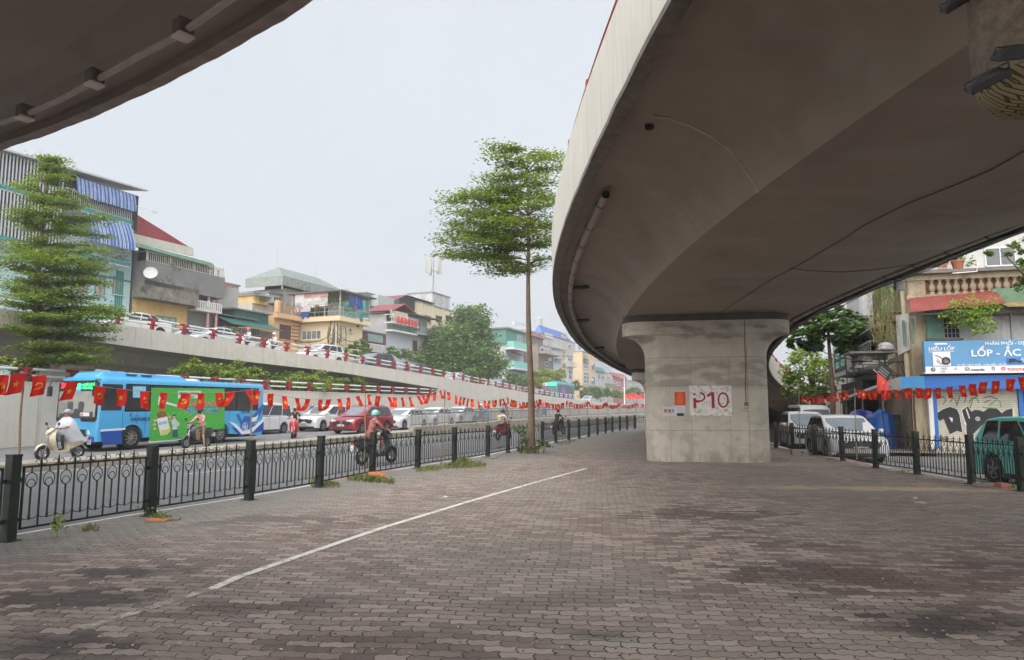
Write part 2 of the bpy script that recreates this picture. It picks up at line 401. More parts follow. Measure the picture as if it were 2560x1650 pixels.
    out = mix(jf, out, (.028,.022,.02))
    L.new(out, p.inputs['Base Color'])
    inv = _n(t, 'ShaderNodeMath', operation='SUBTRACT'); inv.inputs[0].default_value = 1; L.new(jf, inv.inputs[1])
    hh = _n(t, 'ShaderNodeMath', operation='ADD'); L.new(inv.outputs[0], hh.inputs[0]); L.new(mul(noi(35, 5), .35), hh.inputs[1])
    h2 = _n(t, 'ShaderNodeMath', operation='ADD'); L.new(hh.outputs[0], h2.inputs[0]); L.new(mul(br.outputs['Color'], .5), h2.inputs[1])
    b = _n(t, 'ShaderNodeBump'); b.inputs['Strength'].default_value = .8; b.inputs['Distance'].default_value = .012
    L.new(h2.outputs[0], b.inputs['Height']); L.new(b.outputs['Normal'], p.inputs['Normal'])
    return m
LK = offset_line(LF, .32)     # kerb edges
RK = offset_line(RF, -.3)
isl = [(-14, -14)]+LK+[(19.5, 52)]+[(15, 40)]+list(reversed(RK))+[(9, -14)]
struct(MB().add([(x, y, .15) for x, y in isl], [tuple(range(len(isl)))]).build('pavement', paving()))
def kerb(P, name, side):
    mb = MB(); k = 0; acc = 0; Q = resample(P, .5); O = offset_line(Q, side*.2)
    for (a, b), (c, d) in zip(zip(Q, Q[1:]), zip(O, O[1:])):
        mi = 1 if ((k//7) % 4) == 1 else 0; k += 1
        mb.add([(*a,.0),(*b,.0),(*b,.154),(*a,.154),(*c,-.02),(*d,-.02),(*d,.13),(*c,.13)], [(3,2,6,7),(7,6,5,4)], mi)
    return struct(mb.build(name, [KERBW, KERBR]))
kerb(LK, 'kerb_near_road', 1); kerb(RK, 'kerb_side_street', -1)
def strip(A, B, fz, name, mat, step=3):
    n = 60; A = [Vector(p) for p in A]; B = [Vector(p) for p in B]
    def par(P, t):
        L_ = [0]
        for a, b in zip(P, P[1:]): L_.append(L_[-1]+(b-a).length)
        s = t*L_[-1]
        for i in range(len(P)-1):
            if s <= L_[i+1]+1e-6: return P[i].lerp(P[i+1], (s-L_[i])/max(1e-6, L_[i+1]-L_[i]))
        return P[-1]
    V = []; F = []
    for i in range(n+1):
        a = par(A, i/n); b = par(B, i/n); V += [(a.x, a.y, fz(a.x, a.y)), (b.x, b.y, fz(b.x, b.y))]
        if i: F.append((2*i-2, 2*i-1, 2*i+1, 2*i))
    return struct(MB().add(V, F).build(name, mat))
strip(MED, offset_line(LF, .1)+[(30, 70), (60, 95)], lambda x, y: -.004, 'near_road', ASPH)
_wa = WL.at(-45); _wb = WL.at(150)
strip([tuple(_wa), tuple(WL.at(0)), tuple(WL.at(50)), tuple(_wb)], offset_line(MED, .3), busz, 'bus_road', M('asphalt_bus_road', (.16,.16,.168), .88, .15, 1.1, .4))
struct(MB().add([(9.3,-14,-.03),(60,-14,-.03),(60,110,-.03),(13,110,-.03),(12,36,-.03),(10.6,28,-.03),(9.8,15,-.03)], [tuple(range(7))]).build('side_street', M('asphalt_side', (.17,.165,.155), .9, .25, 1, .5)))
# painted markings
WP = worn_paint('road_white_paint', (.72,.71,.69), .52, 7)
def paint(pts, wd, name, z=None, mat=None):
    P = [tuple(p) for p in pts]; A = offset_line(P, wd/2); B = offset_line(P, -wd/2); V = []; F = []
    for i, (a, b) in enumerate(zip(A, B)):
        za = z if z is not None else busz(*a)+.006
        V += [(*a, za), (*b, za)]
        if i: F.append((2*i-2, 2*i-1, 2*i+1, 2*i))
    return struct(MB().add(V, F).build(name, mat or WP))
PW = worn_paint('pavement_white_paint', (.72,.7,.66), .62, 5)
PW2 = worn_paint('pavement_faded_paint', (.64,.61,.56), .5, 6)
paint([atz(x, y, .15).xy for x, y in [(1468,1171),(1340,1206),(1180,1252),(960,1319),(760,1387),(600,1442),(530,1473)]], .1, 'pavement_line', .156, PW)
paint([atz(x, y, .15).xy for x, y in [(530,1473),(440,1500),(340,1532),(200,1572)]], .1, 'pavement_line', .156, PW2)
for a in ([(1420,1169),(1482,1171)], [(1558,1136),(1600,1118),(1625,1108)], [(1558,1136),(1595,1136)], [(2015,1177),(2125,1200),(2190,1198)]):
    paint([atz(x, y, .15).xy for x, y in a], .07, 'pavement_line', .156, PW2)
ml = offset_line(MED, -.55); paint(resample(ml[:6], 4), .14, 'road_edge_line', .004, WP)
ll = offset_line(MED, -4.6)
def dashes(P, d, g, wd, name, zf=None):
    Q = [Vector(p) for p in resample(P, .5)]; i = 0; s = int(d*2); gg = int(g*2)
    while i+s < len(Q):
        paint([tuple(q) for q in Q[i:i+s+1]], wd, name, zf); i += s+gg
dashes(ll[:6], 3, 5, .13, 'lane_marking', .004)
dashes([tuple(WL.at(u)-Vector((-HEAD.y, HEAD.x))*6.2) for u in (-30, 10, 60, 100)], 3, 5, .13, 'lane_marking')
paint([tuple(WL.at(u)-Vector((-HEAD.y, HEAD.x))*.5) for u in (-30, 10, 60, 100)], .13, 'road_edge_line')
# ------------------------------------------------------------------ median with steel railing
NL = Vector((-HEAD.y, HEAD.x))           # points to the photo's left, away from us
md = thing('median', 'low concrete median between the two roads, mossy kerb growing into a wall', 'median')
MEDC = M('median_concrete', (.3,.275,.225), .9, .3, 2.5, .4, spots=.5, dirt=(.12,.12,.08))
def medwall(P, w, ztop, name, zb=-.05):
    A = P; B = offset_line(P, w); secs = []
    for a, b in zip(A, B):
        zt = ztop(*a); e = .05
        secs.append([(a[0], a[1], zb), (a[0], a[1], zt-e), (a[0]+(b[0]-a[0])*.1, a[1]+(b[1]-a[1])*.1, zt), (b[0]-(b[0]-a[0])*.1, b[1]-(b[1]-a[1])*.1, zt), (b[0], b[1], zt-e), (b[0], b[1], zb)])
    return MB().loft(secs).build(name, MEDC, md)
_i = 4
medwall(resample(MED[:_i+1], 2), .9, lambda x, y: .27+busz(x, y)*.6, 'kerb_block')
medwall(resample(MED[_i:], 2), .35, lambda x, y: .4+min(busz(x, y), .75), 'wall')
gr = thing('steel_railing', 'galvanised steel railing with thin bars on the median wall', 'railing')
GALV = M('galvanised_steel', (.2,.195,.185), .6, .25, 5)
Q = resample(offset_line(MED[_i:], .17), 2.2)
mb = MB(); zt = lambda p: .4+min(busz(*p), .75)
for a, b in zip(Q, Q[1:]):
    if a[1] > 90: break
    za, zb_ = zt(a), zt(b)
    pm = MB(); pm.box(a[0]-.03, a[0]+.03, a[1]-.03, a[1]+.03, za-.02, za+.98); pm.build('post', GALV, gr)
    rb = MB()
    for h in (.12, .78, .95): rb.tube([(*a, za+h), (*b, zb_+h)], .04, 5)
    for k in range(1, 14):
        t_ = k/14; x = a[0]+(b[0]-a[0])*t_; y = a[1]+(b[1]-a[1])*t_; z = za+(zb_-za)*t_
        rb.box(x-.02, x+.02, y-.02, y+.02, z+.12, z+.78)
    rb.build('bar_panel', GALV, gr)
# ------------------------------------------------------------------ curved overpass
OC = Vector((86, 17)); OR = 80.0
ZL = [(-30,6.6),(-17,6.45),(-9.7,6.15),(-7.4,5.98),(-4.2,5.82),(-1.2,5.72),(4,5.62),(9,5.52),(12.4,5.46),(17,5.12),(23.5,4.8),(31,4.35),(39,3.75),(46,2.95),(52,2.2),(60,1.2),(70,.2),(90,-1.5)]
ZS = [(-30,5.4),(-17,5.15),(-12,5.02),(-8,4.97),(-4,4.9),(0,4.78),(5,4.57),(12,4.31),(22.5,3.87),(31,3.35),(39,2.7),(46,1.9),(52,1.15),(60,.1),(90,-2.6)]
def sm_tab(tab, s): return sum(lerp_tab(tab, s+d) for d in (-2, -1, 0, 1, 2))/5
def opt(s, off, z):
    """station s (arc metres from Y=17), off>0 = towards the photo's left"""
    th = s/OR; r = OR+off
    return (OC.x-r*math.cos(th), OC.y+r*math.sin(th), z)
def zr(s): return sm_tab(ZL, s)-.25
stations = [-32+1.25*k for k in range(84)]
ov = thing('curved_overpass', 'curved concrete overpass sweeping overhead on the right and down beyond the P10 pillar', 'overpass')
secs = []
for s in stations:
    zl = sm_tab(ZL, s); zs = sm_tab(ZS, s); r_ = zr(s)
    sec = [(4.85, zl), (4.66, zl), (4.66, zl+.13), (4.5, zl+.16), (3.95, zl+.1), (3.6, zl-.02), (3.3, zl-.17), (3.05, zl-.36), (2.85, zl-.6), (2.72, (zs+zl-.6)/2), (2.62, zs), (1.3, zs+.004), (0, zs), (-1.3, zs),
           (-2.62, zs), (-2.75, (zs+r_-.55)/2), (-2.95, r_-.5), (-3.2, r_-.28), (-3.6, r_-.05), (-4.1, r_+.08), (-4.5, r_+.12), (-4.66, r_+.1), (-4.66, r_), (-4.85, r_), (-4.85, r_+.3), (0, zl+.45), (4.85, zl+.3)]
    secs.append([opt(s, o_, z_) for o_, z_ in sec])
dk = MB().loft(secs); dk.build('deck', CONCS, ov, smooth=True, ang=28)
for sgn, nm in ((1, 'left'), (-1, 'right')):
    secs = []
    for s in stations:
        zb_ = sm_tab(ZL, s) if sgn > 0 else zr(s)
        sec = [(4.875, zb_-.02), (4.9, zb_+1.33), (4.6, zb_+1.33), (4.6, zb_+.32), (4.82, zb_+.3), (4.82, zb_-.02)]
        secs.append([opt(s, sgn*o_, z_) for o_, z_ in sec])
    MB().loft(secs).build('parapet', CONCF, ov)
    # crumbling lower edge
    lip = MB(); secs = []
    for s in [-32+.5*k for k in range(200)]:
        zb_ = sm_tab(ZL, s) if sgn > 0 else zr(s); j = random.uniform(-.02, .02)
        secs.append([opt(s, sgn*o_, z_) for o_, z_ in [(4.88, zb_-.05+j), (4.885, zb_+.03+j), (4.65, zb_+.02), (4.65, zb_-.05)]])
    lip.loft(secs).build('edge_lip', M('edge_concrete_weathered', (.17,.15,.13), .9, .35, 5, .5), ov)
    rl = MB()
    pts = [opt(s, sgn*4.75, (sm_tab(ZL, s) if sgn > 0 else zr(s))+1.33+.38) for s in stations]
    pts2 = [opt(s, sgn*4.75, (sm_tab(ZL, s) if sgn > 0 else zr(s))+1.33+.17) for s in stations]
    rl.tube(pts, .045, 6); rl.tube(pts2, .035, 6); rl.build('guard_rail', REDP if sgn > 0 else M('red_white_rail', (.5,.1,.11), .5, .5, .9), ov)
    for k in range(0, 84, 2):
        if sgn > 0 and k > 60: break
        s = stations[k]; z_ = (sm_tab(ZL, s) if sgn > 0 else zr(s))+1.33
        a = Vector(opt(s, sgn*4.75, z_)); MB().bar(a, a+Vector((0,0,.42)), .16, .12).build('rail_post', REDP, ov)
# seams across the cove
def cove_strip(mb, s, wd, d=.006):
    zl = sm_tab(ZL, s); zs = sm_tab(ZS, s)
    sec = [(4.2, zl+.12), (3.95, zl+.1), (3.6, zl-.02), (3.3, zl-.17), (3.05, zl-.36), (2.85, zl-.6), (2.72, (zs+zl-.6)/2), (2.62, zs)]
    A = []; 
    for o_, z_ in sec: A.append([opt(s-wd, o_-d, z_-d), opt(s+wd, o_-d, z_-d), opt(s+wd, o_, z_), opt(s-wd, o_, z_)])
    mb.loft(A)
for s, wd, dd in ((-6.5, .03, .01), (-4.2, .012, .004), (.2, .01, .004), (4.6, .008, .004), (9, .008, .004)):
    sm = MB(); cove_strip(sm, s, wd, dd); sm.build('construction_joint', M('joint_plaster', (.36,.32,.28), .9, .2, 4), ov)
# crease fillet hole
h = opt(-6.2, 4.15, sm_tab(ZL, -6.2)+.1)
hb = MB(); hb.tube([(h[0], h[1], h[2]-.03), (h[0], h[1], h[2]+.04)], .07, 10); hb.build('weep_hole', M('hole_black', (.008,.008,.008), .9), ov)
# pipes
def pipe(s0, s1, off, dz, r, nm, src, lab, inner=None):
    t = thing(nm, lab, 'pipe')
    ss = [s0+(s1-s0)*k/50 for k in range(51)]
    mb = MB(); mb.tube([opt(s, off, src(s)+dz) for s in ss], r, 10); mb.build('pipe', PVC, t, smooth=True)
    for k in range(0, int((s1-s0)/1.5)):
        cl = MB(); s = s0+.5+k*1.5; a = opt(s, off, src(s)+dz); b = opt(s+.035, off, src(s)+dz); cl.tube([a, b], r*1.12, 10)
        cl.bar(a, (a[0], a[1], a[2]+.16), .02, .03)
        cl.build('pipe_clamp', M('clamp_dark', (.05,.045,.04), .7), t)
    return t
zlf = lambda s: sm_tab(ZL, s)
lp = pipe(-3.6, 40, 4.3, -.02, .085, 'drain_pipe', zlf, 'beige drain pipe with an open end hung under the left edge of the curved overpass')
a = opt(-3.6, 4.3, zlf(-3.6)-.02); b = opt(-3.58, 4.3, zlf(-3.6)-.02); a2 = opt(-3.64, 4.3, zlf(-3.6)-.02)
MB().tube([a2, b], .072, 12).build('pipe_opening', M('hole_black', (.008,.008,.008)), lp)
for s in (5.2, 12.2, 20.2, 28.5):
    q = MB(); z_ = zlf(s)-.02; q.tube([opt(s, 4.3, z_), opt(s, 3.95, z_), opt(s, 3.72, z_+.03)], .065, 8); q.build('branch_pipe', M('branch_pipe_dark', (.05,.042,.036), .6), lp, smooth=True)
rp = pipe(-16, 44, -4.32, -.02, .085, 'drain_pipe', zr, 'long beige drain pipe under the right edge of the curved overpass')
cb = MB()
cb.tube([opt(s, -4.55, zr(s)-.06-.03*math.sin(s*1.3)-.05*abs(math.sin(s*.43))) for s in [-14+.5*k for k in range(110)]], .018, 5)
cb.tube([opt(s, -4.62, zr(s)-.1-.05*math.sin(s*.9+1)-.1*max(0, math.sin(s*.31))) for s in [-14+.5*k for k in range(110)]], .014, 5)
tag(cb.build('cable', BLACKP), 'black cables sagging along the right edge of the curved overpass', 'cable')
jb = MB(); p = opt(2.7, -4.72, zr(2.7)-.22); jb.box(p[0]-.13, p[0]+.13, p[1]-.07, p[1]+.07, p[2]-.18, p[2]+.16)
tag(jb.build('junction_box', M('grey_plastic', (.3,.29,.28), .6), bevel=.03), 'grey junction box hanging from the right edge of the curved overpass', 'box')
# crack-like cable on the soffit
def soff(x, y, dz=-.015):
    # march a photo point onto the soffit
    r = ray(x, y); best = None
    for k in range(30, 900):
        t_ = k*.05; P = Vector((0,0,CZ))+r*t_; q_ = Vector((P.x, P.y))-OC; s = math.atan2(q_.y, -q_.x)*OR
        if P.z >= sm_tab(ZS, s): return (P.x, P.y, sm_tab(ZS, s)+dz)
    return tuple(P)
wr = MB(); wr.tube([soff(x, y) for x, y in [(2620,340),(2560,374),(2480,420),(2400,452),(2265,506),(2160,560),(2100,600),(1985,667),(1935,693),(1870,735),(1796,783)]], .009, 4)
tag(wr.build('wire', BLACKP), 'thin black wire stapled diagonally across the underside of the curved overpass', 'wire')
wr = MB(); wr.tube([soff(x, y, -.02) for x, y in [(1975,667),(2020,674),(2100,678),(2180,672),(2286,657)]], .007, 4)
tag(wr.build('wire', BLACKP), 'second thin wire branching sideways to the junction box under the curved overpass', 'wire')
# pillars
def stadium(L_, r, z, n=10):
    P = []
    for k in range(n+1):
        a = -math.pi/2+math.pi*k/n; P.append((L_-r+r*math.cos(a), r*math.sin(a), z))
    for k in range(n+1):
        a = math.pi/2+math.pi*k/n; P.append((-(L_-r)+r*math.cos(a), r*math.sin(a), z))
    return P
def pillar(s, zt, yaw, label, base=.1, off=0):
    c = opt(s, off, 0); t = thing('concrete_pillar', label, 'pillar', (c[0], c[1], 0), yaw)
    z3, z2, z1 = zt-.19, zt-.6, zt-1.3
    secs = [stadium(1.84, .72, base), stadium(1.83, .72, 1.1), stadium(1.83, .72, z1)]
    for k in range(1, 9):
        q_ = k/8*.985; secs.append(stadium(1.83+.66*(1-math.sqrt(1-q_*q_)), .72, z1+(z2-z1)*q_))
    secs.append(stadium(2.49, .72, z2-.003))
    MB().loft(secs).build('shaft', CONCP, t, smooth=True, ang=30)
    MB().loft([stadium(2.53, .76, z2), stadium(2.53, .76, z3)]).build('cap', CONCP, t, smooth=True, ang=30)
    MB().loft([stadium(2.5, .74, z3), stadium(2.5, .74, zt+.03)]).build('bearing_band', M('bearing_dark', (.07,.065,.06), .7, .3, 3), t, smooth=True, ang=30)
    gv = MB()
    for z_ in (1.08+.0, z1-.85, z1):
        gv.loft([[(p[0]*1.0015, p[1]*1.003, p[2]) for p in stadium(1.83, .72, z_-.006)], [(p[0]*1.0015, p[1]*1.003, p[2]) for p in stadium(1.83, .72, z_+.006)]])
    for x_ in (-1.12, -.5, .62, 1.15): gv.box(x_-.004, x_+.004, -.7225, -.7, base, z1+ (0 if abs(x_) < 1 else .3))
    gv.build('formwork_joint', M('joint_dark', (.2,.18,.155), .9), t)
    return t
P10 = pillar(5.1, 4.575, R(-10), off=.17, label='broad pale concrete pillar painted P10 with flared top carrying the curved overpass')
P11 = pillar(22.4, 3.87, R(-17), 'second concrete pillar of the curved overpass, half hidden behind the P10 pillar')
# soot bands and base grime, water marks on the concrete (marks of their own shape)
def grime(m, lo, hi, col, st, sc=(1, 1, 2.2), thr=(.42, .6), feather=.25):
    t = m.node_tree; L = t.links; p = t.nodes['Principled BSDF']; src = p.inputs['Base Color'].links[0].from_socket
    tcn = _n(t, 'ShaderNodeTexCoord'); sx = _n(t, 'ShaderNodeSeparateXYZ'); L.new(tcn.outputs['Object'], sx.inputs[0])
    mp = _n(t, 'ShaderNodeMapping'); mp.inputs['Scale'].default_value = sc; L.new(tcn.outputs['Object'], mp.inputs[0]); nz = _n(t, 'ShaderNodeTexNoise'); nz.inputs['Scale'].default_value = 1.3; nz.inputs['Detail'].default_value = 7; L.new(mp.outputs[0], nz.inputs[0])
    def mr(v, a, b, c, d): q = _n(t, 'ShaderNodeMapRange', interpolation_type='SMOOTHSTEP'); L.new(v, q.inputs[0]); q.inputs[1].default_value = a; q.inputs[2].default_value = b; q.inputs[3].default_value = c; q.inputs[4].default_value = d; return q.outputs[0]
    def mu(a, b): q = _n(t, 'ShaderNodeMath', operation='MULTIPLY'); L.new(a, q.inputs[0]); L.new(b, q.inputs[1]); return q.outputs[0]
    f = mu(mu(mr(sx.outputs[2], lo-feather, lo+feather, 0, 1), mr(sx.outputs[2], hi-feather, hi+feather, 1, 0)), mr(nz.outputs[0], thr[0], thr[1], 0, st))
    mm = _n(t, 'ShaderNodeMix', data_type='RGBA'); L.new(f, mm.inputs['Factor']); L.new(src, mm.inputs['A']); mm.inputs['B'].default_value = (*col, 1); L.new(mm.outputs['Result'], p.inputs['Base Color'])
grime(CONCP, 2.35, 3.2, (.17,.15,.125), .5, (1.2,1.2,3.6), (.36,.56), .12)
grime(CONCP, -.2, .42, (.22,.19,.14), .7, (3,3,1.5), (.4,.62), .2)
grime(CONCP, .2, 1.6, (.3,.28,.24), .5, (2,2,3), (.5,.62), .3)
grime(CONCP, 3.7, 4.3, (.16,.14,.12), .6, (1,1,3), (.45,.62), .1)
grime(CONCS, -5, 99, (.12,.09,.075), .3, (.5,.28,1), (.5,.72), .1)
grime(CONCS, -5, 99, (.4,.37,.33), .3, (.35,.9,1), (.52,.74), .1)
# ------------------------------------------------------------------ overpass above our left
lo = thing('near_overpass', 'dark underside of the overpass crossing the top left corner', 'overpass')
EP = [atz(x, y, 5.75).xy for x, y in [(0,362),(100,330),(200,292),(350,225),(500,150),(650,65),(757,0)]]
d0 = (EP[0]-EP[1]).normalized(); d1 = (EP[-1]-EP[-2]).normalized()
pre = []; q_ = EP[0].copy(); an = 0
for k in range(15):
    an -= R(1.1); c_, s_ = math.cos(an), math.sin(an); dd = Vector((d0.x*c_-d0.y*s_, d0.x*s_+d0.y*c_)); q_ = q_+dd*1.6; pre.insert(0, q_.copy())
post = []; q_ = EP[-1].copy(); an = 0
for k in range(9):
    an -= R(4.5); c_, s_ = math.cos(an), math.sin(an); dd = Vector((d1.x*c_-d1.y*s_, d1.x*s_+d1.y*c_)); q_ = q_+dd*1.4; post.append(q_.copy())
EP = [Vector(p) for p in pre+EP+post]
for _ in range(3): EP = [EP[0]]+[q for a, b in zip(EP, EP[1:]) for q in (a.lerp(b, .25), a.lerp(b, .75))]+[EP[-1]]
EP = [tuple(p) for p in resample([tuple(p) for p in EP], .4)]
prof = [(0,5.72),(.03,5.68),(.17,5.68),(.18,5.76),(.7,5.7),(1.05,5.52),(1.3,5.42),(4.6,5.4),(4.75,5.33),(7.3,5.33),(7.4,6.9),(7.1,6.9),(7.0,6.1),(.3,6.1),(.28,7.05),(0,7.05)]
cols = [offset_line(EP, -o_) for o_, z_ in prof]
secs = [[(*cols[j][i], prof[j][1]) for j in range(len(prof))] for i in range(len(EP))]
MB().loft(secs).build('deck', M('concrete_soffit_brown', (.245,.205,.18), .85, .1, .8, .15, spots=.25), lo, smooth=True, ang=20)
ft = [offset_line(EP, .01), offset_line(EP, -.16)]
MB().loft([[(*ft[0][i], 5.668+.006*math.sin(i*.7)+.004*math.sin(i*1.9)), (*ft[0][i], 5.8), (*ft[1][i], 5.8), (*ft[1][i], 5.66)] for i in range(len(EP))]).build('edge_lip', M('edge_concrete_pinkish', (.3,.25,.23), .9, .3, 3, .4), lo)
pp = [atz(x, y, 5.28) for x, y in [(-300,370),(-120,338),(0,308),(60,289),(150,249),(236,203),(350,139),(455,83),(560,8),(660,-60)]]
MB().tube(pp, .034, 8).build('conduit', M('conduit_grey', (.35,.31,.28), .6, .15, 4), lo, smooth=True)
for i, (x, y) in enumerate([(62,292),(236,207),(458,86)]):
    c = atz(x, y, 5.24); lt = thing('ceiling_light', ['square unlit lamp box nearest the left photo edge, under the near overpass', 'square unlit lamp box, middle one of three under the near overpass', 'square unlit lamp box nearest the sky, highest of three under the near overpass'][i], 'lamp', (c.x, c.y, c.z-.03), R(-28-5*i), 'lamp boxes under the near overpass')
    MB().box(-.075, .075, -.075, .075, .02, .17).build('housing', M('lamp_housing', (.12,.1,.09), .6), lt, bevel=.015)
    MB().box(-.08, .08, -.08, .08, -.01, .02).build('diffuser', M('lamp_diffuser', (.55,.5,.45), .5, .05), lt, bevel=.01)
# ------------------------------------------------------------------ iron fences
def panel_mesh():
    L_ = 1.9; mb = MB()
    mb.box(0, .025, -.01, .01, .1, .87); mb.box(L_-.025, L_, -.01, .01, .1, .87)
    mb.box(0, L_, -.012, .012, .845, .87); mb.box(0, L_, -.012, .012, .1, .125)
    n = 8; st = L_/n
    for k in range(n):
        x = st*(k+.5)
        mb.ring((x, 0, .69), .078, .0065, n=14, m=4, sz=1.18); mb.ring((x, 0, .65), .052, .006, n=12, m=4)
        mb.box(x-.006, x+.006, -.006, .006, .78, .85); mb.box(x-.008, x+.008, -.008, .008, .22, .6)
        mb.ring((x-.045, 0, .29), .075, .006, n=6, m=4, a0=200, a1=330); mb.ring((x+.045, 0, .29), .075, .006, n=6, m=4, a0=210, a1=340)
        mb.tube([(x, 0, .2), (x, 0, .25)], [.014, .007], 5)
        if k: 
            xb = st*k; mb.box(xb-.0085, xb+.0085, -.0085, .0085, .12, .9)
            mb.tube([(xb, 0, .9), (xb, 0, .93), (xb, 0, .99)], [.012, .013, .004], 5)
            for sg in (-1, 1): mb.ring((xb+sg*.043, 0, .905), .032, .0055, n=9, m=4, a0=(-60 if sg > 0 else 0)-90, a1=(-60 if sg > 0 else 0)+180)
    for x in (-.045, L_+.0):
        mb.box(x, x+.045, -.015, .015, .68, .73); mb.box(x, x+.045, -.015, .015, .2, .25)
    return mb.mesh('panel', BLACKP)
PM = panel_mesh()
_pm = MB(); _pm.box(-.06, .06, -.06, .06, -.05, 1.02); _pm.box(-.065, .065, -.065, .065, 1.01, 1.035); _pm.box(-.1, .1, -.1, .1, -.05, .012)
PostM = _pm.mesh('post', POSTG)
def fence(P, label, zb=.15, rnd=3):
    t = thing('iron_fence', label, 'fence', (P[0][0], P[0][1], zb)); rg = random.Random(rnd)
    off = Vector((P[0][0], P[0][1], zb)); i_ = t.matrix_world
    for i, p in enumerate(P):
        o = bpy.data.objects.new('post', PostM); COL.objects.link(o); o.parent = t
        o.location = Vector((p[0], p[1], zb))-off; a = P[min(i+1, len(P)-1)]; b = P[max(i-1, 0)]
        o.rotation_euler = (rg.uniform(-.015, .015), rg.uniform(-.02, .02), math.atan2(a[1]-b[1], a[0]-b[0]))
        if i+1 < len(P):
            q = P[i+1]; d = Vector((q[0]-p[0], q[1]-p[1])); ln = d.length; dn = d.normalized()
            pn = bpy.data.objects.new('panel', PM); COL.objects.link(pn); pn.parent = t
            pn.location = Vector((p[0]+dn.x*.12, p[1]+dn.y*.12, zb+rg.uniform(-.015, .02)))-off; pn.scale = ((ln-.24)/1.9, 1, 1)
            pn.rotation_euler = (rg.uniform(-.02, .02), rg.uniform(-.006, .006), math.atan2(d.y, d.x))
    return t
fence(LF, 'black iron ring-pattern fence between the brick pavement and the near road on the left')
fence(RF, 'black wrought iron fence with ring pattern along the side street on the right', rnd=5)
# ------------------------------------------------------------------ bamboo poles, strings and flags
def solve_x(P, px_, z=1.9):
    """point of plan polyline P seen at photo column px_"""
    def sx(p):
        d = p[1]*_cp+(z-CZ)*_sp; return 1280+FPX*p[0]/d
    for a, b in zip(P, P[1:]):
        if a[1] < .5: continue
        fa, fb = sx(a)-px_, sx(b)-px_
        if fa*fb <= 0:
            lo_, hi = 0, 1
            for _ in range(30):
                m = (lo_+hi)/2; c = (a[0]+(b[0]-a[0])*m, a[1]+(b[1]-a[1])*m)
                if (sx(c)-px_)*fa > 0: lo_ = m
                else: hi = m
            return Vector(c)
    return None
def pole(p, h, lean, label, grp):
    t = MB(); pts = []; n = 9
    for k in range(n+1): pts.append((lean[0]*k/n+.008*math.sin(k*1.7), lean[1]*k/n, h*k/n))
    t.tube(pts, [.017-.005*k/n for k in range(n+1)], 7)
    for k in range(1, n): t.tube([(pts[k][0], pts[k][1], pts[k][2]-.006), (pts[k][0], pts[k][1], pts[k][2]+.006)], .021-.005*k/n, 7)
    o = t.build('bamboo_pole', BAMBOO, None, smooth=True, loc=(p[0], p[1], .15)); return tag(o, label, 'pole', grp)
FRED = M('flag_red', (.85, .025, .02), .65, .12, 5); FYEL = M('flag_yellow', (.85, .55, .03), .6, .05, 9)
def flag_pair(kind, var):
    rg = random.Random(var*13+5); W_, H_ = .172, .25
    nar = [0, .25, .1, .45, .0, .3, .15, .5, .2, .05][var % 10]; sh = [-.02, .0, .05, .02, -.06, .08, -.03, .03, .11, -.1][var % 10]
    amp = rg.uniform(.012, .03); ph = rg.uniform(0, 6); kk = rg.uniform(4, 8); sw = rg.uniform(-.03, .08); skew = rg.uniform(-.03, .03)
    def P(u, v, off=0):
        ww = W_*(1-nar*math.sin(min(1, v*1.2)*1.5)*.8)
        x = (u-.5)*ww+sh*v**1.3; y = amp*math.sin(u*kk+v*3+ph)*min(1, v*2.2)*(1+nar*2)+sw*v*v
        return (x, y+off, -v*H_+skew*(u-.5)*v)
    mb = MB(); nu, nv = 8, 8
    V = [P(i/nu, j/nv) for j in range(nv+1) for i in range(nu+1)]
    F = [(j*(nu+1)+i, j*(nu+1)+i+1, (j+1)*(nu+1)+i+1, (j+1)*(nu+1)+i) for j in range(nv) for i in range(nu)]
    mb.add(V, F); cloth = mb.mesh('flag', FRED, True)
    em = MB(); cu, cv, ax, az = .5, .52, .27, .27*W_/H_
    def E(px_, pz_, off): return P(cu+px_*ax, cv-pz_*az, off)
    for off in (-.003, .003):
        if kind == 's':
            pts = [(math.cos(R(90+36*k))*(1 if k % 2 == 0 else .4), math.sin(R(90+36*k))*(1 if k % 2 == 0 else .4)) for k in range(10)]
            V = [E(0, 0, off)]+[E(a, b, off) for a, b in pts]
            em.add(V, [(0, k+1, (k+1) % 10+1) for k in range(10)])
        else:
            V = []; n = 9
            for k in range(n+1):
                a = R(100-235*k/n); wd = .04+.24*math.sin(math.pi*(k/n*.75+.12)); V += [E(.85*math.cos(a), .85*math.sin(a), off), E((.85-wd)*math.cos(a)+.05, (.85-wd)*math.sin(a)-.02, off)]
            em.add(V, [(2*k, 2*k+1, 2*k+3, 2*k+2) for k in range(n)])
            for q in ([(-.6,-.5),(-.45,-.6),(-.85,-.98),(-.98,-.85)], [(-.5,.62),(-.34,.78),(.82,-.62),(.68,-.78)], [(-.95,.3),(-.6,.05),(-.05,.75),(-.4,.95)]):
                em.add([E(a, b, off) for a, b in q], [(0, 1, 2, 3)])
    return cloth, em.mesh('emblem', FYEL)
FV = {(k, v): flag_pair(k, v) for k in 'sh' for v in range(10)}
def add_flag(P3, rz, kind, var, label, grp, sc=1):
    c, e = FV[(kind, var)]
    o = bpy.data.objects.new('flag', c); COL.objects.link(o); o.location = P3; o.rotation_euler = (random.uniform(-.15, .15), random.uniform(-.14, .14), rz); o.scale = (sc, sc, sc)
    q = bpy.data.objects.new('emblem', e); COL.objects.link(q); q.parent = o
    return tag(o, label, 'flag', grp)
ORD = ['first','second','third','fourth','fifth','sixth','seventh','eighth','ninth','tenth','eleventh','twelfth','thirteenth','fourteenth','fifteenth','sixteenth','seventeenth','eighteenth','nineteenth','twentieth']
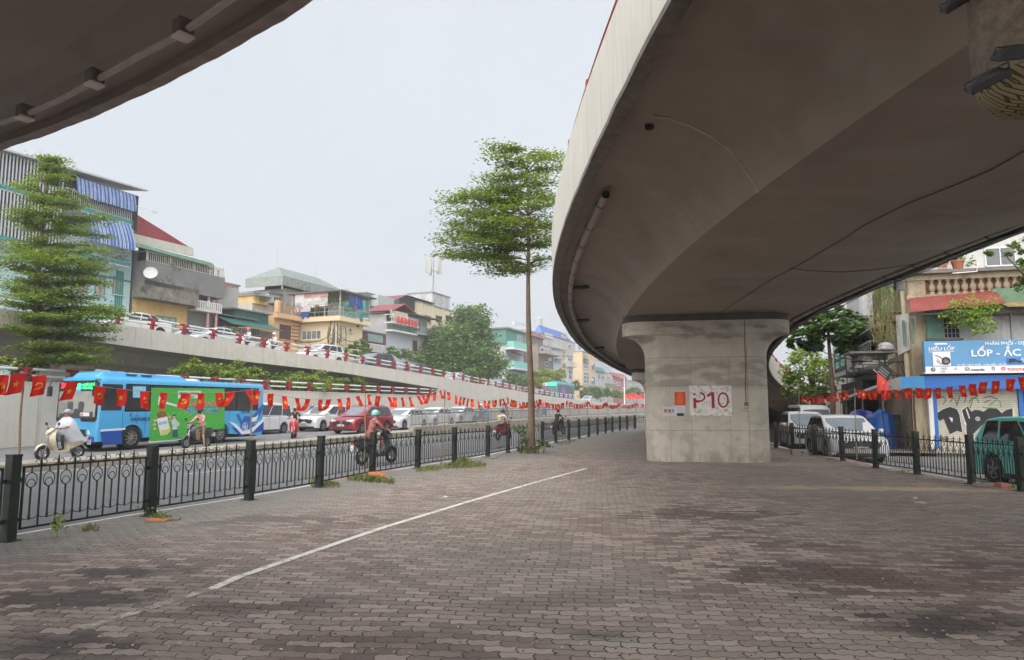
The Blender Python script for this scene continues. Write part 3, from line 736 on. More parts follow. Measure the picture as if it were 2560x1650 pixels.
def ordn(i):
    if i < 20: return ORD[i]
    tens = ['', '', 'twenty', 'thirty', 'forty', 'fifty', 'sixty', 'seventy', 'eighty', 'ninety', 'one hundred', 'one hundred and ten', 'one hundred and twenty']
    t_, u_ = divmod(i+1, 10)
    if t_ >= 10: return f'{i+1}th'
    if u_ == 0: return {20:'twentieth',30:'thirtieth',40:'fortieth',50:'fiftieth',60:'sixtieth',70:'seventieth',80:'eightieth',90:'ninetieth'}[i+1]
    return tens[t_]+'-'+ORD[u_-1]
FLN = offset_line(LF, .1)
poles_px = [62, 634, 917, 1106, 1269, 1349, 1420, 1470, 1514, 1549, 1588]
PP = []
where = ['at the photo\'s left edge beside the first post', 'in front of the rear of the blue bus', 'in front of the red car', 'in front of the white car behind the railing', 'just left of the tree trunk', 'right of the tree trunk beside the low bush', 'below the far bus on the ramp', 'below the rear of the far bus', 'among the farthest fence posts', 'third from the far end of the fence', 'last before the P10 pillar']
for i, x in enumerate(poles_px):
    p = solve_x(FLN, x, 2.0)
    if p is None: continue
    h = [2.06, 1.95, 1.95, 2.15, 2.0, 2.0, 2.0, 2.0, 2.0, 2.0, 2.0][i]
    pole(p, h, (random.uniform(-.06, .1), random.uniform(-.05, .05)), 'bamboo pole tied to the left fence, '+where[i], 'bamboo flag poles'); PP.append((p, h+.13))
PP = [(Vector(FLN[1]), 2.15)]+PP+[(Vector(FLN[-2]), 2.15)]
def string_pts(PP, sag=.16):
    out = []
    for (a, za), (b, zb_) in zip(PP, PP[1:]):
        n = 14; sg = sag*min(1.4, (b-a).length/4.5)
        for k in range(n): t_ = k/n; q = a.lerp(b, t_); out.append((q.x, q.y, za+(zb_-za)*t_-sg*4*t_*(1-t_)))
    b, zb_ = PP[-1]; out.append((b.x, b.y, zb_)); return out
SP = string_pts(PP)
tag(MB().tube(SP, .004, 4).build('flag_string', M('string_pink', (.45,.3,.28), .7)), 'thin string carrying the row of red flags above the left fence', 'string')
def on_string(SP, px_):
    for a, b in zip(SP, SP[1:]):
        if a[1] < 2: continue
        def sx(p): d = p[1]*_cp+(p[2]-CZ)*_sp; return 1280+FPX*p[0]/d
        fa, fb = sx(a), sx(b)
        if fa <= px_ < fb: t_ = (px_-fa)/(fb-fa); return Vector(a).lerp(Vector(b), t_), math.atan2(b[1]-a[1], b[0]-a[0])
    return None
z1 = [(2,'h',3),(44,'s',4),(97,'h',0),(181,'s',4),(252,'h',2),(304,'s',1),(362,'h',2),(408,'s',3),(465,'h',6),(503,'s',1),(547,'h',2),(577,'s',9),(623,'h',8),(643,'s',7)]
z2 = [(155,'h',2),(300,'s',7),(440,'h',8),(555,'s',9),(690,'h',2),(778,'s',9),(887,'h',1),(985,'s',3),(1085,'h',8),(1212,'s',5),(1308,'h',2),(1425,'s',8),(1482,'h',7),(1562,'s',8),(1648,'h',5),(1735,'s',8),(1790,'h',5),(1845,'s',9),(1915,'h',7),(1975,'s',5),(2020,'h',2)]
fl = z1+[(x*.2338+640, k, v) for x, k, v in z2]
desc = {4:'at the left photo edge beside the first bamboo pole',5:'',}
fcount = 0
spots = {2:'cut by the left photo edge',44:'just left of the first bamboo pole',97:'just left of the bus windscreen',181:'in front of the bus windscreen',252:'in front of the bus front corner',304:"in front of the bus driver's window",362:'in front of the second bus window',408:'at the left end of the green advert',465:'beside the green advert lettering',503:'over the middle of the green advert',547:'at the right end of the green advert',577:'twisted, in front of the rear bus windows',623:'touching the left side of the second bamboo pole',643:'touching the right side of the second bamboo pole'}
last = 0
for x, k, v in fl:
    r_ = on_string(SP, x)
    if not r_: continue
    P3, a = r_; kn = 'star' if k == 's' else 'hammer and sickle'
    lab = f'red {kn} flag, '+(spots[x] if x in spots else f'{ordn(fcount)} from the left on the long string')
    add_flag(P3, a+random.uniform(-.25, .1), k, v, lab, 'red flags strung along the left fence', random.uniform(.95, 1.05)); fcount += 1; last = x
# the rest of the string by distance
acc = 0; k_ = 0; started = False
for a, b in zip(SP, SP[1:]):
    A = Vector(a); B = Vector(b); d = A.y*_cp+(A.z-CZ)*_sp
    if not started:
        if A.y > 5 and 1280+FPX*A.x/d > last+4: started = True
        else: continue
    seg = (B-A).length; pos = acc
    while pos < seg:
        P3 = A.lerp(B, pos/seg); k = 'sh'[k_ % 2]; kn = 'star' if k == 's' else 'hammer and sickle'
        if fcount < 78: lab = f'red {kn} flag, {ordn(fcount)} from the left on the long string'
        else: lab = f'tiny far red {kn} flag near the far end of the long string'
        add_flag(P3, math.atan2(b[1]-a[1], b[0]-a[0])+random.uniform(-.4, .3), k, random.choice([1,3,5,7,8,2,6]), lab, 'red flags strung along the left fence' if fcount < 78 else f'tiny far red {kn} flags on the long string', random.uniform(.9, 1.1))
        fcount += 1; k_ += 1; pos += random.choice([.27, .33, .4, .46, .3, .55])
    acc = pos-seg
# right-hand string
FRN = offset_line(RF, -.12)
RPP = []
rp_px = [(1994, 2.15, 'beside the dark gap under the overpass'), (2133, 2.2, 'in front of the white crossover'), (2276, 2.15, 'beside the graffiti covered cabinet')]
allp = []
for x, h, wtxt in rp_px:
    p = solve_x(list(reversed(FRN)), x, 2.1)
    if p is None: continue
    pole(p, h, (.05, 0), 'bamboo pole tied to the right fence, '+wtxt, 'bamboo flag poles'); allp.append((p, h+.1))
RPP = [(Vector(FRN[-1]), 2.2)]+allp+[(Vector(solve_x(list(reversed(FRN)), 2470, 2.1)), 2.3), (Vector(FRN[5]), 2.35), (Vector(FRN[3]), 2.35)]
SPR = string_pts(RPP, .08)
tag(MB().tube(SPR, .004, 4).build('flag_string', M('string_pink', (.45,.3,.28), .7)), 'thin string carrying the row of red flags above the right fence', 'string')
rx = [2006,2018,2030,2042,2056,2072,2086,2100,2116,2146,2156,2172,2190,2207,2224,2238,2262,2272,2297,2321,2345,2374,2405,2432,2459,2490,2527,2555]
rk = 'shshshshshshhshshhhshhshhssh'; rv = [7,3,7,3,7,9,8,8,8,7,5,2,9,1,9,2,7,2,0,4,9,6,8,0,9,4,6,2]
for i, x in enumerate(rx):
    r_ = on_string(SPR, x)
    if not r_:
        for a, b in zip(SPR, SPR[1:]):
            def sx(p): d = p[1]*_cp+(p[2]-CZ)*_sp; return 1280+FPX*p[0]/d
            if a[1] < 3: continue
            fa, fb = sx(a), sx(b)
            if min(fa, fb) <= x <= max(fa, fb): t_ = (x-fa)/(fb-fa); r_ = (Vector(a).lerp(Vector(b), t_), math.atan2(b[1]-a[1], b[0]-a[0])); break
    if not r_: continue
    P3, a = r_; k = rk[i]; kn = 'star' if k == 's' else 'hammer and sickle'
    if a > 0: a -= math.pi
    add_flag(P3, a*.76+random.uniform(-.2, .2), k, rv[i], f'red {kn} flag, {ordn(i)} from the P10 pillar on the right-hand string', 'red flags strung along the right fence', 1)
# ------------------------------------------------------------------ trench wall with guard rail, viaduct and ramp
def rail_run(parent, pts, h, post_every, zt, hs=(.32, .62), first=0, tilt=.1, sleeves=True, pw=.16):
    """two white tubes on curved red posts along pts [(x,y,z)]"""
    P = [Vector(p) for p in pts]
    L_ = [0]
    for a, b in zip(P, P[1:]): L_.append(L_[-1]+(b-a).length)
    def at(s):
        for i in range(len(P)-1):
            if s <= L_[i+1]+1e-6: return P[i].lerp(P[i+1], (s-L_[i])/(L_[i+1]-L_[i])), (P[i+1]-P[i]).normalized()
        return P[-1], (P[-1]-P[-2]).normalized()
    s = first; posts = []
    while s < L_[-1]: posts.append(s); s += post_every
    for k, hh in enumerate(hs):
        mb = MB(); r_ = .055 if k == len(hs)-1 else .045
        mb.tube([tuple(p+Vector((0,0,hh))) for p in P], r_, 8); mb.build('rail', WHITEP, parent, smooth=True)
    for s in posts:
        p, d = at(s); n_ = Vector((d.y, -d.x, 0)).normalized()    # towards us
        mb = MB(); prof = [(.0, 0, .1), (.05, .2, .09), (.1, .4, .08), (.09, .55, .07), (.04, .68, .05)]
        secs = []
        for o_, z_, t_ in prof:
            c = p+n_*(o_-.03)+Vector((0,0,z_*h/.68)); secs.append([tuple(c+d*sx*pw/2*(1-.2*z_)+n_*sy*t_) for sx, sy in ((-1,-1),(1,-1),(1,1),(-1,1))])
        mb.loft(secs)
        if sleeves:
            for k, hh in enumerate(hs):
                c = p+Vector((0,0,hh)); mb.tube([tuple(c-d*.32), tuple(c+d*.32)], .062 if k == len(hs)-1 else .052, 8)
        mb.build('rail_post', REDP, parent)
tw = thing('retaining_wall', 'low concrete retaining wall behind the blue bus, topped by white rails on red posts', 'wall')
ztw = WL.z(0, 952); uA = WL.u(1145)
mb = MB(); pr = [(-.0,-.2),(.0,ztw-.06),(-.03,ztw-.06),(-.03,ztw),(.32,ztw),(.32,-.2)]
def wsec(u, off=0): c = WL.at(u); return [(c.x+NL.x*(o_+off), c.y+NL.y*(o_+off), z_) for o_, z_ in pr]
mb.loft([wsec(u) for u in (-45, -20, 0, 20, WL.u(1096))]).build('wall', CONC, tw)
for k in range(-12, 11):
    u = k*4+1.5
    if u > WL.u(1090): break
    c = WL.at(u); MB().add([tuple((c.x+HEAD.x*a-NL.x*.004, c.y+HEAD.y*a-NL.y*.004, z)) for a, z in ((-.008, .02), (.008, .02), (.008, ztw-.06), (-.008, ztw-.06))], [(0,1,2,3)]).build('wall_joint', M('joint_dark', (.2,.18,.155), .9), tw)
_c = [WL.at(u)+NL*.15 for u in (-20, WL.u(1086))]
_u0 = WL.u(668); _sp_ = (WL.u(1078)-WL.u(668))/10
st_ = _u0-_sp_*20; 
rail_run(tw, [(p.x, p.y, ztw) for p in [WL.at(st_)+NL*.15, WL.at(WL.u(1086))+NL*.15]], .62, _sp_, 0, hs=(.26, .56))
# viaduct
A_ = WL.hit(1096, 950); _b = WL.hit(0, 900); Bp = None
lo_ = Line((WL.O.x+NL.x*3, WL.O.y+NL.y*3), HEAD); Bp = lo_.hit(0, 900)
VL = Line((Bp.x, Bp.y), (A_.x-Bp.x, A_.y-Bp.y)); VN = Vector((-VL.d.y, VL.d.x))
topp = [(0,771),(300,811),(560,853),(844,900),(1096,941)]; botp = [(0,818),(286,861),(560,897.5),(844,930),(1096,971)]
VT = [VL.uz(*p) for p in topp]; VB = [VL.uz(*p) for p in botp]
RT = [WL.uz(*p) for p in [(1096,941),(1182,957),(1261,971),(1345,986.5),(1391,993),(1441,999)]]
print('viaduct top', VT, 'bot', VB, 'ramp', RT, 'railsp', _sp_)
va = thing('viaduct', 'long pale concrete viaduct ramp on the left carrying cars past the old houses', 'viaduct')
us = [-30]+[VT[0][0]+(VT[-1][0]-VT[0][0])*k/12 for k in range(13)]
uend = VT[-1][0]
secs = []
for u in us:
    zt_, zb2 = lerp_tab(VT, u), lerp_tab(VB, u); c = VL.at(u)
    pr = [(0, zt_),(0, zb2),(.3, zb2),(.32, zb2+.12),(2.2, zb2-.05),(2.9, zb2-.75),(7.5, zb2-.75),(8.2, zb2-.05),(10, zb2),(10, zt_),(9.7, zt_),(9.7, zt_-.3),(.35, zt_-.3),(.35, zt_)]
    secs.append([(c.x+VN.x*o_, c.y+VN.y*o_, z_) for o_, z_ in pr])
MB().loft(secs).build('deck', CONC, va)
j = MB()
for k in range(0, 20):
    u = k*3.1+.5
    if u > uend: break
    c = VL.at(u); zt_, zb2 = lerp_tab(VT, u), lerp_tab(VB, u)
    MB().add([(c.x+VL.d.x*a-VN.x*.004, c.y+VL.d.y*a-VN.y*.004, z) for a, z in ((-.008, zb2), (.008, zb2), (.008, zt_), (-.008, zt_))], [(0,1,2,3)]).build('face_joint', M('joint_dark', (.2,.18,.155), .9), va)
secs = []
uA = RT[0][0]
for u in [RT[0][0]+(RT[-1][0]-RT[0][0])*k/10 for k in range(11)]+[190, 240]:
    zt_ = max(lerp_tab(RT, u) if u < RT[-1][0] else RT[-1][1]-.02*(u-RT[-1][0]), busz(*WL.at(u))+.1); c = WL.at(u)
    pr = [(0,-.2),(0,zt_),(.35,zt_),(.35,zt_-.3),(9.7,zt_-.3),(9.7,zt_),(10,zt_),(10,-.2)]
    secs.append([(c.x+NL.x*o_, c.y+NL.y*o_, z_) for o_, z_ in pr])
MB().loft(secs).build('ramp_wall', CONC, va)
for k in range(1, 14):
    u = uA+k*4.2; c = WL.at(u); zt_ = lerp_tab(RT, u)
    if u > RT[-1][0]: break
    MB().add([(c.x+HEAD.x*a-NL.x*.004, c.y+HEAD.y*a-NL.y*.004, z) for a, z in ((-.012, .2), (.012, .2), (.012, zt_), (-.012, zt_))], [(0,1,2,3)]).build('face_joint', M('joint_dark', (.2,.18,.155), .9), va)
vpx = [x*.2845+560 for x in (130,355,560,750,925,1088,1235,1375,1505,1625,1745,1850)]
uv_ = [VL.u(x) for x in vpx]; vs = (uv_[-1]-uv_[0])/(len(uv_)-1); print('viaduct posts', uv_, vs)
pts = [(VL.at(u).x+VN.x*.17, VL.at(u).y+VN.y*.17, lerp_tab(VT, u)) for u in [uv_[0]-vs*14+k*3 for k in range(40)] if u < uend]+[(WL.at(u).x+NL.x*.17, WL.at(u).y+NL.y*.17, lerp_tab(RT, u)) for u in [uA+k*3 for k in range(1, 27)] if u < RT[-1][0]]
rail_run(va, pts, .66, vs, 0, hs=(.3, .6))
for u in (6, 26):
    c = VL.at(u)+VN*5.2; zb2 = lerp_tab(VB, u)-.7; pm = MB(); yaw = math.atan2(VL.d.y, VL.d.x)+math.pi/2
    P_ = [[(c.x+x*math.cos(yaw)-y*math.sin(yaw), c.y+x*math.sin(yaw)+y*math.cos(yaw), z) for x, y, z in stadium(L_, .7, zz)] for L_, zz in ((1.5,-.1),(1.5,zb2-1.6),(1.7,zb2-1.1),(2.3,zb2-.6),(2.5,zb2-.5),(2.5,zb2+.05))]
    pm.loft(P_).build('pier', CONCP, va, smooth=True, ang=30)
# ------------------------------------------------------------------ lettering
def text(body, h, mat, parent, mtx, bold=0, ext=.002, align='LEFT', name='lettering', sx=1, shear=0, fix=None):
    """mtx: local matrix; text lies in local XY, +Z towards the viewer ; h = cap height"""
    c = bpy.data.curves.new('t', 'FONT'); c.body = body; c.size = h/.7; c.extrude = ext; c.offset = min(bold, h*.035); c.align_x = align; c.shear = shear; c.resolution_u = 3
    o = bpy.data.objects.new('t', c); COL.objects.link(o)
    dg = bpy.context.evaluated_depsgraph_get(); me = bpy.data.meshes.new_from_object(o.evaluated_get(dg)); bpy.data.objects.remove(o); bpy.data.curves.remove(c)
    me.materials.clear(); me.materials.append(mat)
    for v in me.vertices: v.co.x *= sx
    q = bpy.data.objects.new(name, me); COL.objects.link(q); q.parent = parent; q.matrix_basis = mtx
    return q
def face_mtx(x, y, z, nx=0, ny=-1):
    """text plane vertical with outward normal (nx,ny), running so that it reads from outside"""
    n = Vector((nx, ny, 0)).normalized(); zax = n; yax = Vector((0,0,1)); xax = yax.cross(zax)
    m = Matrix((xax, yax, zax)).transposed().to_4x4(); m.translation = (x, y, z); return m
# ------------------------------------------------------------------ cars
CHROME = M('chrome', (.6,.6,.6), .2, .05, 3, metal=1); RIM = M('alloy_rim', (.42,.43,.45), .3, .1, 5, metal=.8)
LAMP = M('headlamp_glass', (.6,.63,.66), .1, .1, 6, coat=.5); TAILR = M('tail_lamp_red', (.4,.02,.02), .2, .1, 6, coat=.5)
PLASB = M('black_plastic', (.02,.02,.022), .5, .2, 6); PLATE = M('plate_white', (.72,.72,.7), .5, .03)
GLASSW = M('windscreen_glass', (.16,.2,.23), .05, .25, 1.2, spec=1)
def paintm(nm, rgb): return M('car_paint_'+nm, rgb, .28, .04, 1.5, coat=.6)
def wheel(parent, x, y, r, wd, sg, rim=RIM, spokes=5, name='wheel'):
    t = MB(); prof = [(r*.62, -wd/2), (r*.93, -wd/2), (r, -wd*.36), (r, wd*.36), (r*.93, wd/2), (r*.62, wd/2)]
    n = 22; secs = [[(rr*math.cos(2*math.pi*k/n), yy, r+rr*math.sin(2*math.pi*k/n)) for k in range(n)] for rr, yy in prof+[prof[0]]]
    t.loft(secs, caps=False); o = t.build(name, RUBBER, parent, smooth=True, ang=50); o.location = (x, y, 0)
    q = MB(); c = (0, 0, r); yo = sg*wd*.36
    q.tube([(0, yo-sg*.05, r), (0, yo-sg*.045, r)], r*.6, 20, 1); q.ring((0, yo, r), r*.6, .018, n=22, m=5)
    for k in range(spokes):
        a = 2*math.pi*k/spokes+.3
        for d_ in ((-.09, .09) if spokes <= 6 else (0,)):
            q.bar((0, yo+sg*.005, r), (r*.6*math.cos(a+d_), yo, r+r*.6*math.sin(a+d_)), .05*r/.33, .03)
    q.tube([(0, yo-sg*.03, r), (0, yo+sg*.02, r)], r*.13, 12)
    q.build('rim', [rim, PLASB], o, smooth=True, ang=30)
    return o
CARDEF = {
 # body top line rear->front, (x/L, z/H); cabin base/roof ; wheel radius, arch centres
 'suv':  dict(top=[(-.495,.36),(-.5,.5),(-.485,.63),(.2,.615),(.36,.57),(.455,.52),(.49,.44),(.5,.33)], cab=[(-.475,.62),(-.425,.86),(-.385,.955),(-.3,.985),(-.12,1),(-.01,.985),(.045,.95),(.29,.605)], r=.35, ax=(-.3,.305), clr=.2),
 'sedan':dict(top=[(-.49,.34),(-.5,.5),(-.49,.66),(-.36,.69),(.2,.64),(.38,.57),(.46,.5),(.495,.42),(.5,.3)], cab=[(-.41,.68),(-.27,.9),(-.17,.975),(-.05,1),(.05,.97),(.1,.92),(.27,.63)], r=.32, ax=(-.3,.32), clr=.15),
 'mpv':  dict(top=[(-.495,.33),(-.5,.5),(-.49,.58),(.24,.56),(.38,.52),(.46,.46),(.49,.38),(.5,.28)], cab=[(-.48,.57),(-.46,.88),(-.42,.965),(-.3,1),(-.05,1),(.1,.955),(.32,.56)], r=.33, ax=(-.29,.325), clr=.17),
 'pickup':dict(top=[(-.5,.4),(-.5,.62),(-.12,.62),(.2,.6),(.4,.56),(.47,.52),(.495,.42),(.5,.33)], cab=[(-.16,.61),(-.14,.9),(-.09,.985),(.0,1),(.08,.97),(.25,.6)], r=.38, ax=(-.29,.31), clr=.25),
 'van':  dict(top=[(-.5,.25),(-.5,.5),(.32,.5),(.43,.45),(.49,.38),(.5,.22)], cab=[(-.497,.49),(-.495,.94),(-.47,1),(.0,1),(.2,.97),(.27,.9),(.4,.48)], r=.33, ax=(-.3,.33), clr=.2)}
def make_car(kind, L_, W_, H_, paint, name, label, cat, plate=None, spokes=5, dark=False, rack=False):
    D = CARDEF[kind]; t = thing(name, label, cat); r = D['r']*1.0; half = W_/2
    top = [(x*L_, z*H_) for x, z in D['top']]; clr = D['clr']; ar = r+.055
    bot = []
    for c in reversed(D['ax']):
        cx = c*L_; a0 = math.asin(max(-1, min(1, (clr-r)/ar)))
        bot += [(cx+ar*math.cos(a0+(math.pi-2*a0)*k/9), r+ar*math.sin(a0+(math.pi-2*a0)*k/9)) for k in range(10)]
    poly = top+[(.48*L_, clr+.02), (.44*L_, clr)]+bot+[(-.46*L_, clr+.03), (-.49*L_, clr+.1)]
    nt_ = len(top); secs = []
    for f in (-1, -.965, -.88, -.6, 0, .6, .88, .965, 1):
        af = abs(f); tp = {1: .13, .965: .08, .88: .04, .6: .012, 0: 0}[af]; dr = {1: .075, .965: .03, .88: .012, .6: .0, 0: -.012}[af]
        sec = []
        for i, (x, z) in enumerate(poly):
            e = max(0, abs(x)/(L_/2)-.78)/.22; x2 = x*(1-tp*min(1, e)*.55)
            z2 = z-(dr if 1 < i < nt_-1 else 0); sec.append((x2, f*half, z2))
        secs.append(sec)
    b = MB().loft(secs); b.build('body', paint, t, smooth=True, ang=32)
    cab = [(x*L_, z*H_) for x, z in D['cab']]; zb = H_*.6; tum = .15
    def yc(z): return half-.055-tum*max(0, (z-zb)/(H_-zb))**1.3
    secs = []
    for f in (-1, -.9, -.5, 0, .5, .9, 1):
        af = abs(f); sec = []
        for i, (x, z) in enumerate(cab):
            edge = {1: .035, .9: .008, .5: 0, 0: -.012}[af]; inn = 0 < i < len(cab)-1
            bx = {1: .06, .9: .03, .5: .008, 0: 0}[af]; sgx = 1 if x < sum(c[0] for c in cab)/len(cab) else -1
            sec.append((x+sgx*bx*(1 if (i < 2 or i > len(cab)-3) else 0), f*yc(z), z-(edge if inn else -.02)))
        secs.append(sec)
    MB().loft(secs).build('cabin', paint, t, smooth=True, ang=32)
    # windscreen and rear glass from the roof line
    def gl(i, j, s0, s1, mat, nm, inset=.1):
        (xa, za), (xb, zb2) = cab[i], cab[j]; P = []
        for tt, ins in ((s0, .06), (s1, .06)):
            x = xa+(xb-xa)*tt; z = za+(zb2-za)*tt; y = yc(z)-inset; n = Vector((zb2-za, 0, -(xb-xa))).normalized()
            if n.x*(x-0) < 0: n = -n
            for f in (-1, -.5, 0, .5, 1): P.append((x+n.x*.014+(-.028*(abs(f) == 1)*(1 if x > 0 else -1)), f*y, z+abs(n.z)*.014-.03*(abs(f) == 1)*.5+.006*(f == 0)))
        MB().add(P, [(k, k+1, k+6, k+5) for k in range(4)]).build(nm, mat, t, smooth=True)
    m = len(cab)
    gl(m-1, m-2, .1, .93, GLASSW if not dark else GLASSD, 'windscreen'); 
    if kind != 'pickup': gl(0, 1, .15, .98, GLASSD, 'rear_window', .14)
    else: gl(0, 1, .1, .9, GLASSD, 'rear_window')
    # side windows
    xs0, xs1 = cab[1][0]+.12, cab[m-2][0]-.03; zlo, zhi = zb+.045*H_, H_*.93
    if kind in ('sedan',): zlo = H_*.68; zhi = H_*.925
    if kind in ('mpv', 'van'): zlo = H_*.6; zhi = H_*.92
    def xat(z, rear):
        pts = cab if not rear else cab
        if rear:
            (xa, za), (xb, zb2) = cab[0], cab[1]
        else: (xa, za), (xb, zb2) = cab[m-1], cab[m-2]
        return xa+(xb-xa)*(z-za)/(zb2-za)
    n = {'suv': 3, 'sedan': 3, 'mpv': 3, 'pickup': 2, 'van': 3}[kind]
    xr_lo, xr_hi = xat(zlo, True)+.2, xat(zhi, True)+.14; xf_lo, xf_hi = xat(zlo, False)-.17, xat(zhi, False)-.12
    cuts = {3: [0, .26, .62, 1], 2: [0, .45, 1]}[n]
    for sg in (-1, 1):
        for a, b_ in zip(cuts, cuts[1:]):
            g = .035
            xa_lo = xr_lo+(xf_lo-xr_lo)*a+(g if a else 0); xb_lo = xr_lo+(xf_lo-xr_lo)*b_-(g if b_ < 1 else 0)
            xa_hi = (xr_hi+(xf_hi-xr_hi)*a+(g if a else 0)); xb_hi = (xr_hi+(xf_hi-xr_hi)*b_-(g if b_ < 1 else 0))
            if kind == 'suv' and a == 0: xa_lo += .1
            y1, y2 = sg*(yc(zlo)+.006), sg*(yc(zhi)+.006)
            MB().add([(xa_lo, y1, zlo), (xb_lo, y1, zlo), (xb_hi, y2, zhi-.0), (xa_hi, y2, zhi-.02)], [(0,1,2,3)]).build('side_window', GLASSD, t)
        # door seams and handles
        for a in cuts[1:-1]+[1]:
            x = xr_lo+(xf_lo-xr_lo)*a+(.12 if a == 1 else 0)
            if abs(x-D['ax'][0]*L_) < ar: x = D['ax'][0]*L_+ar+.05
            MB().box(x-.006, x+.006, sg*half-.002 if sg < 0 else sg*half-.004, sg*half+.004 if sg > 0 else sg*half+.002, clr+.12, zb-.03).build('door_seam', PLASB, t)
        for a in cuts[1:-1] if n == 3 else [.45]:
            x = xr_lo+(xf_lo-xr_lo)*a+.18; MB().box(x-.09, x+.09, sg*half, sg*(half+.025), zb-.13, zb-.1).build('door_handle', paint, t)
        x = xf_lo+.06; y = sg*(half+.07); MB().loft([[(x-.09, y-sg*.06, zb+.02), (x-.09, y+sg*.1, zb+.03), (x-.09, y+sg*.1, zb+.16), (x-.09, y-sg*.06, zb+.15)], [(x+.07, y-sg*.04, zb+.04), (x+.05, y+sg*.06, zb+.05), (x+.05, y+sg*.06, zb+.13), (x+.07, y-sg*.04, zb+.13)]]).build('mirror', paint, t, bevel=.01)
        # sill cladding
        MB().box(D['ax'][0]*L_+ar, D['ax'][1]*L_-ar, sg*(half-.02), sg*(half+.008), clr-.02, clr+.1).build('side_skirt', PLASB if kind != 'sedan' else paint, t)
        # lamps
        hx = L_*.5; hz = H_*.455
        P = [(hx*.985-.0, sg*half*.42, hz-.05), (hx*.955, sg*half*.8, hz-.04), (hx*.86, sg*half*.965, hz+.02), (hx*.84, sg*half*.95, hz+.085), (hx*.93, sg*half*.8, hz+.09), (hx*.965, sg*half*.45, hz+.04)]
        Q = [(x*1.012+.012, y*1.01, z) for x, y, z in P]
        MB().add(P+Q, [(5,4,3,2,1,0),(6,7,8,9,10,11)]+[(k, (k+1) % 6, (k+1) % 6+6, k+6) for k in range(6)]).build('headlight', LAMP, t, smooth=False)
        MB().loft([[(-hx*.93, sg*half*.99, H_*.52), (-hx*1.005, sg*half*.8, H_*.52), (-hx*1.005, sg*half*.8, H_*.62), (-hx*.93, sg*half*.96, H_*.62)], [(-hx*.93, sg*half*.9, H_*.52), (-hx*1.0, sg*half*.6, H_*.52), (-hx*1.0, sg*half*.6, H_*.62), (-hx*.93, sg*half*.9, H_*.62)]]).build('tail_light', TAILR, t)
        for c in D['ax']:
            wheel(t, c*L_, sg*(half-.115), r, .22, sg, spokes=spokes)
    gx = L_*.5
    gp = [(-.42,.30),(.42,.30),(.5,.38),(.4,.455),(-.4,.455),(-.5,.38)]
    G = MB(); G.prism([(a*W_*.72, z*H_) for a, z in gp], lambda p, q, d: (gx*.985+d-(q-.3*H_)*.06, p, q), -.04, .03); G.build('grille', PLASB, t)
    G = MB(); G.ring((gx*.985+.03, 0, H_*.39), .07, .009, ax='x', n=14, m=4); G.bar((gx*.985+.032, -.05, H_*.4), (gx*.985+.032, 0, H_*.37), .012); G.bar((gx*.985+.032, .05, H_*.4), (gx*.985+.032, 0, H_*.37), .012); G.build('badge', CHROME, t)
    MB().box(gx*.93, gx*1.008, -half*.82, half*.82, clr, clr+.11).build('bumper', PLASB, t, bevel=.02)
    pm = MB(); pm.box(gx*1.0, gx*1.0+.02, -.235, .235, H_*.265, H_*.265+.11); pm.build('number_plate', PLATE, t)
    if plate: text(plate, .065, PLASB, t, face_mtx(gx*1.0+.024, 0, H_*.265+.022, 1, 0), .002, .001, 'CENTER')
    MB().box(-.44*L_, .44*L_, -half+.24, half-.24, clr-.02, clr+.3).build('underbody', PLASB, t)
    if rack:
        for sg in (-1, 1): MB().tube([(-.33*L_, sg*half*.66, H_*.985), (-.28*L_, sg*half*.66, H_+.03), (0, sg*half*.66, H_+.035), (.04*L_, sg*half*.66, H_*.99)], .018, 6).build('roof_rail', CHROME, t)
    return t
_cars = {}
def car(kind, paint, label, loc, rz, name='parked_car', cat='car', dims=None, grp='cars on the roads', **kw):
    dims = dims or {'suv': (4.5,1.82,1.68), 'sedan': (4.4,1.74,1.46), 'mpv': (4.7,1.8,1.78), 'pickup': (5.2,1.86,1.8), 'van': (5.2,1.9,2.1)}[kind]
    key = (kind, dims, kw.get('plate'), kw.get('dark'))
    if key in _cars:
        src_, sp = _cars[key]; o = dup(src_, loc, rz, label, grp, swap={sp: paint} if sp != paint else None); o.name = name; o['category'] = cat; return o
    o = make_car(kind, *dims, paint, name, label, cat, **kw); o.location = loc; o.rotation_euler = (0, 0, rz); o['group'] = grp
    _cars[key] = (o, paint); return o
PW_ = paintm('white', (.62,.63,.64)); PRED = paintm('dark_red', (.26,.012,.025)); PGRY = paintm('grey', (.06,.065,.075)); PSIL = paintm('silver', (.36,.39,.42)); PTEAL = paintm('teal', (.12,.62,.58)); PBLK = paintm('black', (.018,.018,.02)); PLGR = paintm('light_grey', (.45,.48,.5))
YAWB = math.atan2(-HEAD.y, -HEAD.x)      # bus-road traffic comes towards us
def onroad(px_, py_, zf=busz):
    z = .2
    for _ in range(6): p = atz(px_, py_, z); z = zf(p.x, p.y)
    return Vector((p.x, p.y, z))
def along(p, u, v):   # u forward of travel, v to the left of travel (towards us)
    f = -HEAD; l = Vector((-f.y, f.x)); return Vector((p.x+f.x*u+l.x*v, p.y+f.y*u+l.y*v, 0))
def placed(p, u=0, v=0, zf=busz):
    q = along(p, u, v); return (q.x, q.y, zf(q.x, q.y))
PITCHB = R(.6)
def settle(o): o.rotation_mode = 'XYZ'; o.rotation_euler = (0, PITCHB*-1 if False else 0, o.rotation_euler.z); return o
pr_ = onroad(906, 1085); 
car('suv', PRED, 'dark red crossover with silver alloy wheels, behind the rider in the floral shirt', placed(pr_, -1.35, -.9), YAWB, plate='30L-198.31', rack=True, dims=(4.55,1.84,1.68), name='red_car')
ps = onroad(1012, 1074.5); car('sedan', PW_, 'white sedan just behind the dark red crossover', placed(ps, -1.35, -.85), YAWB, name='white_car')
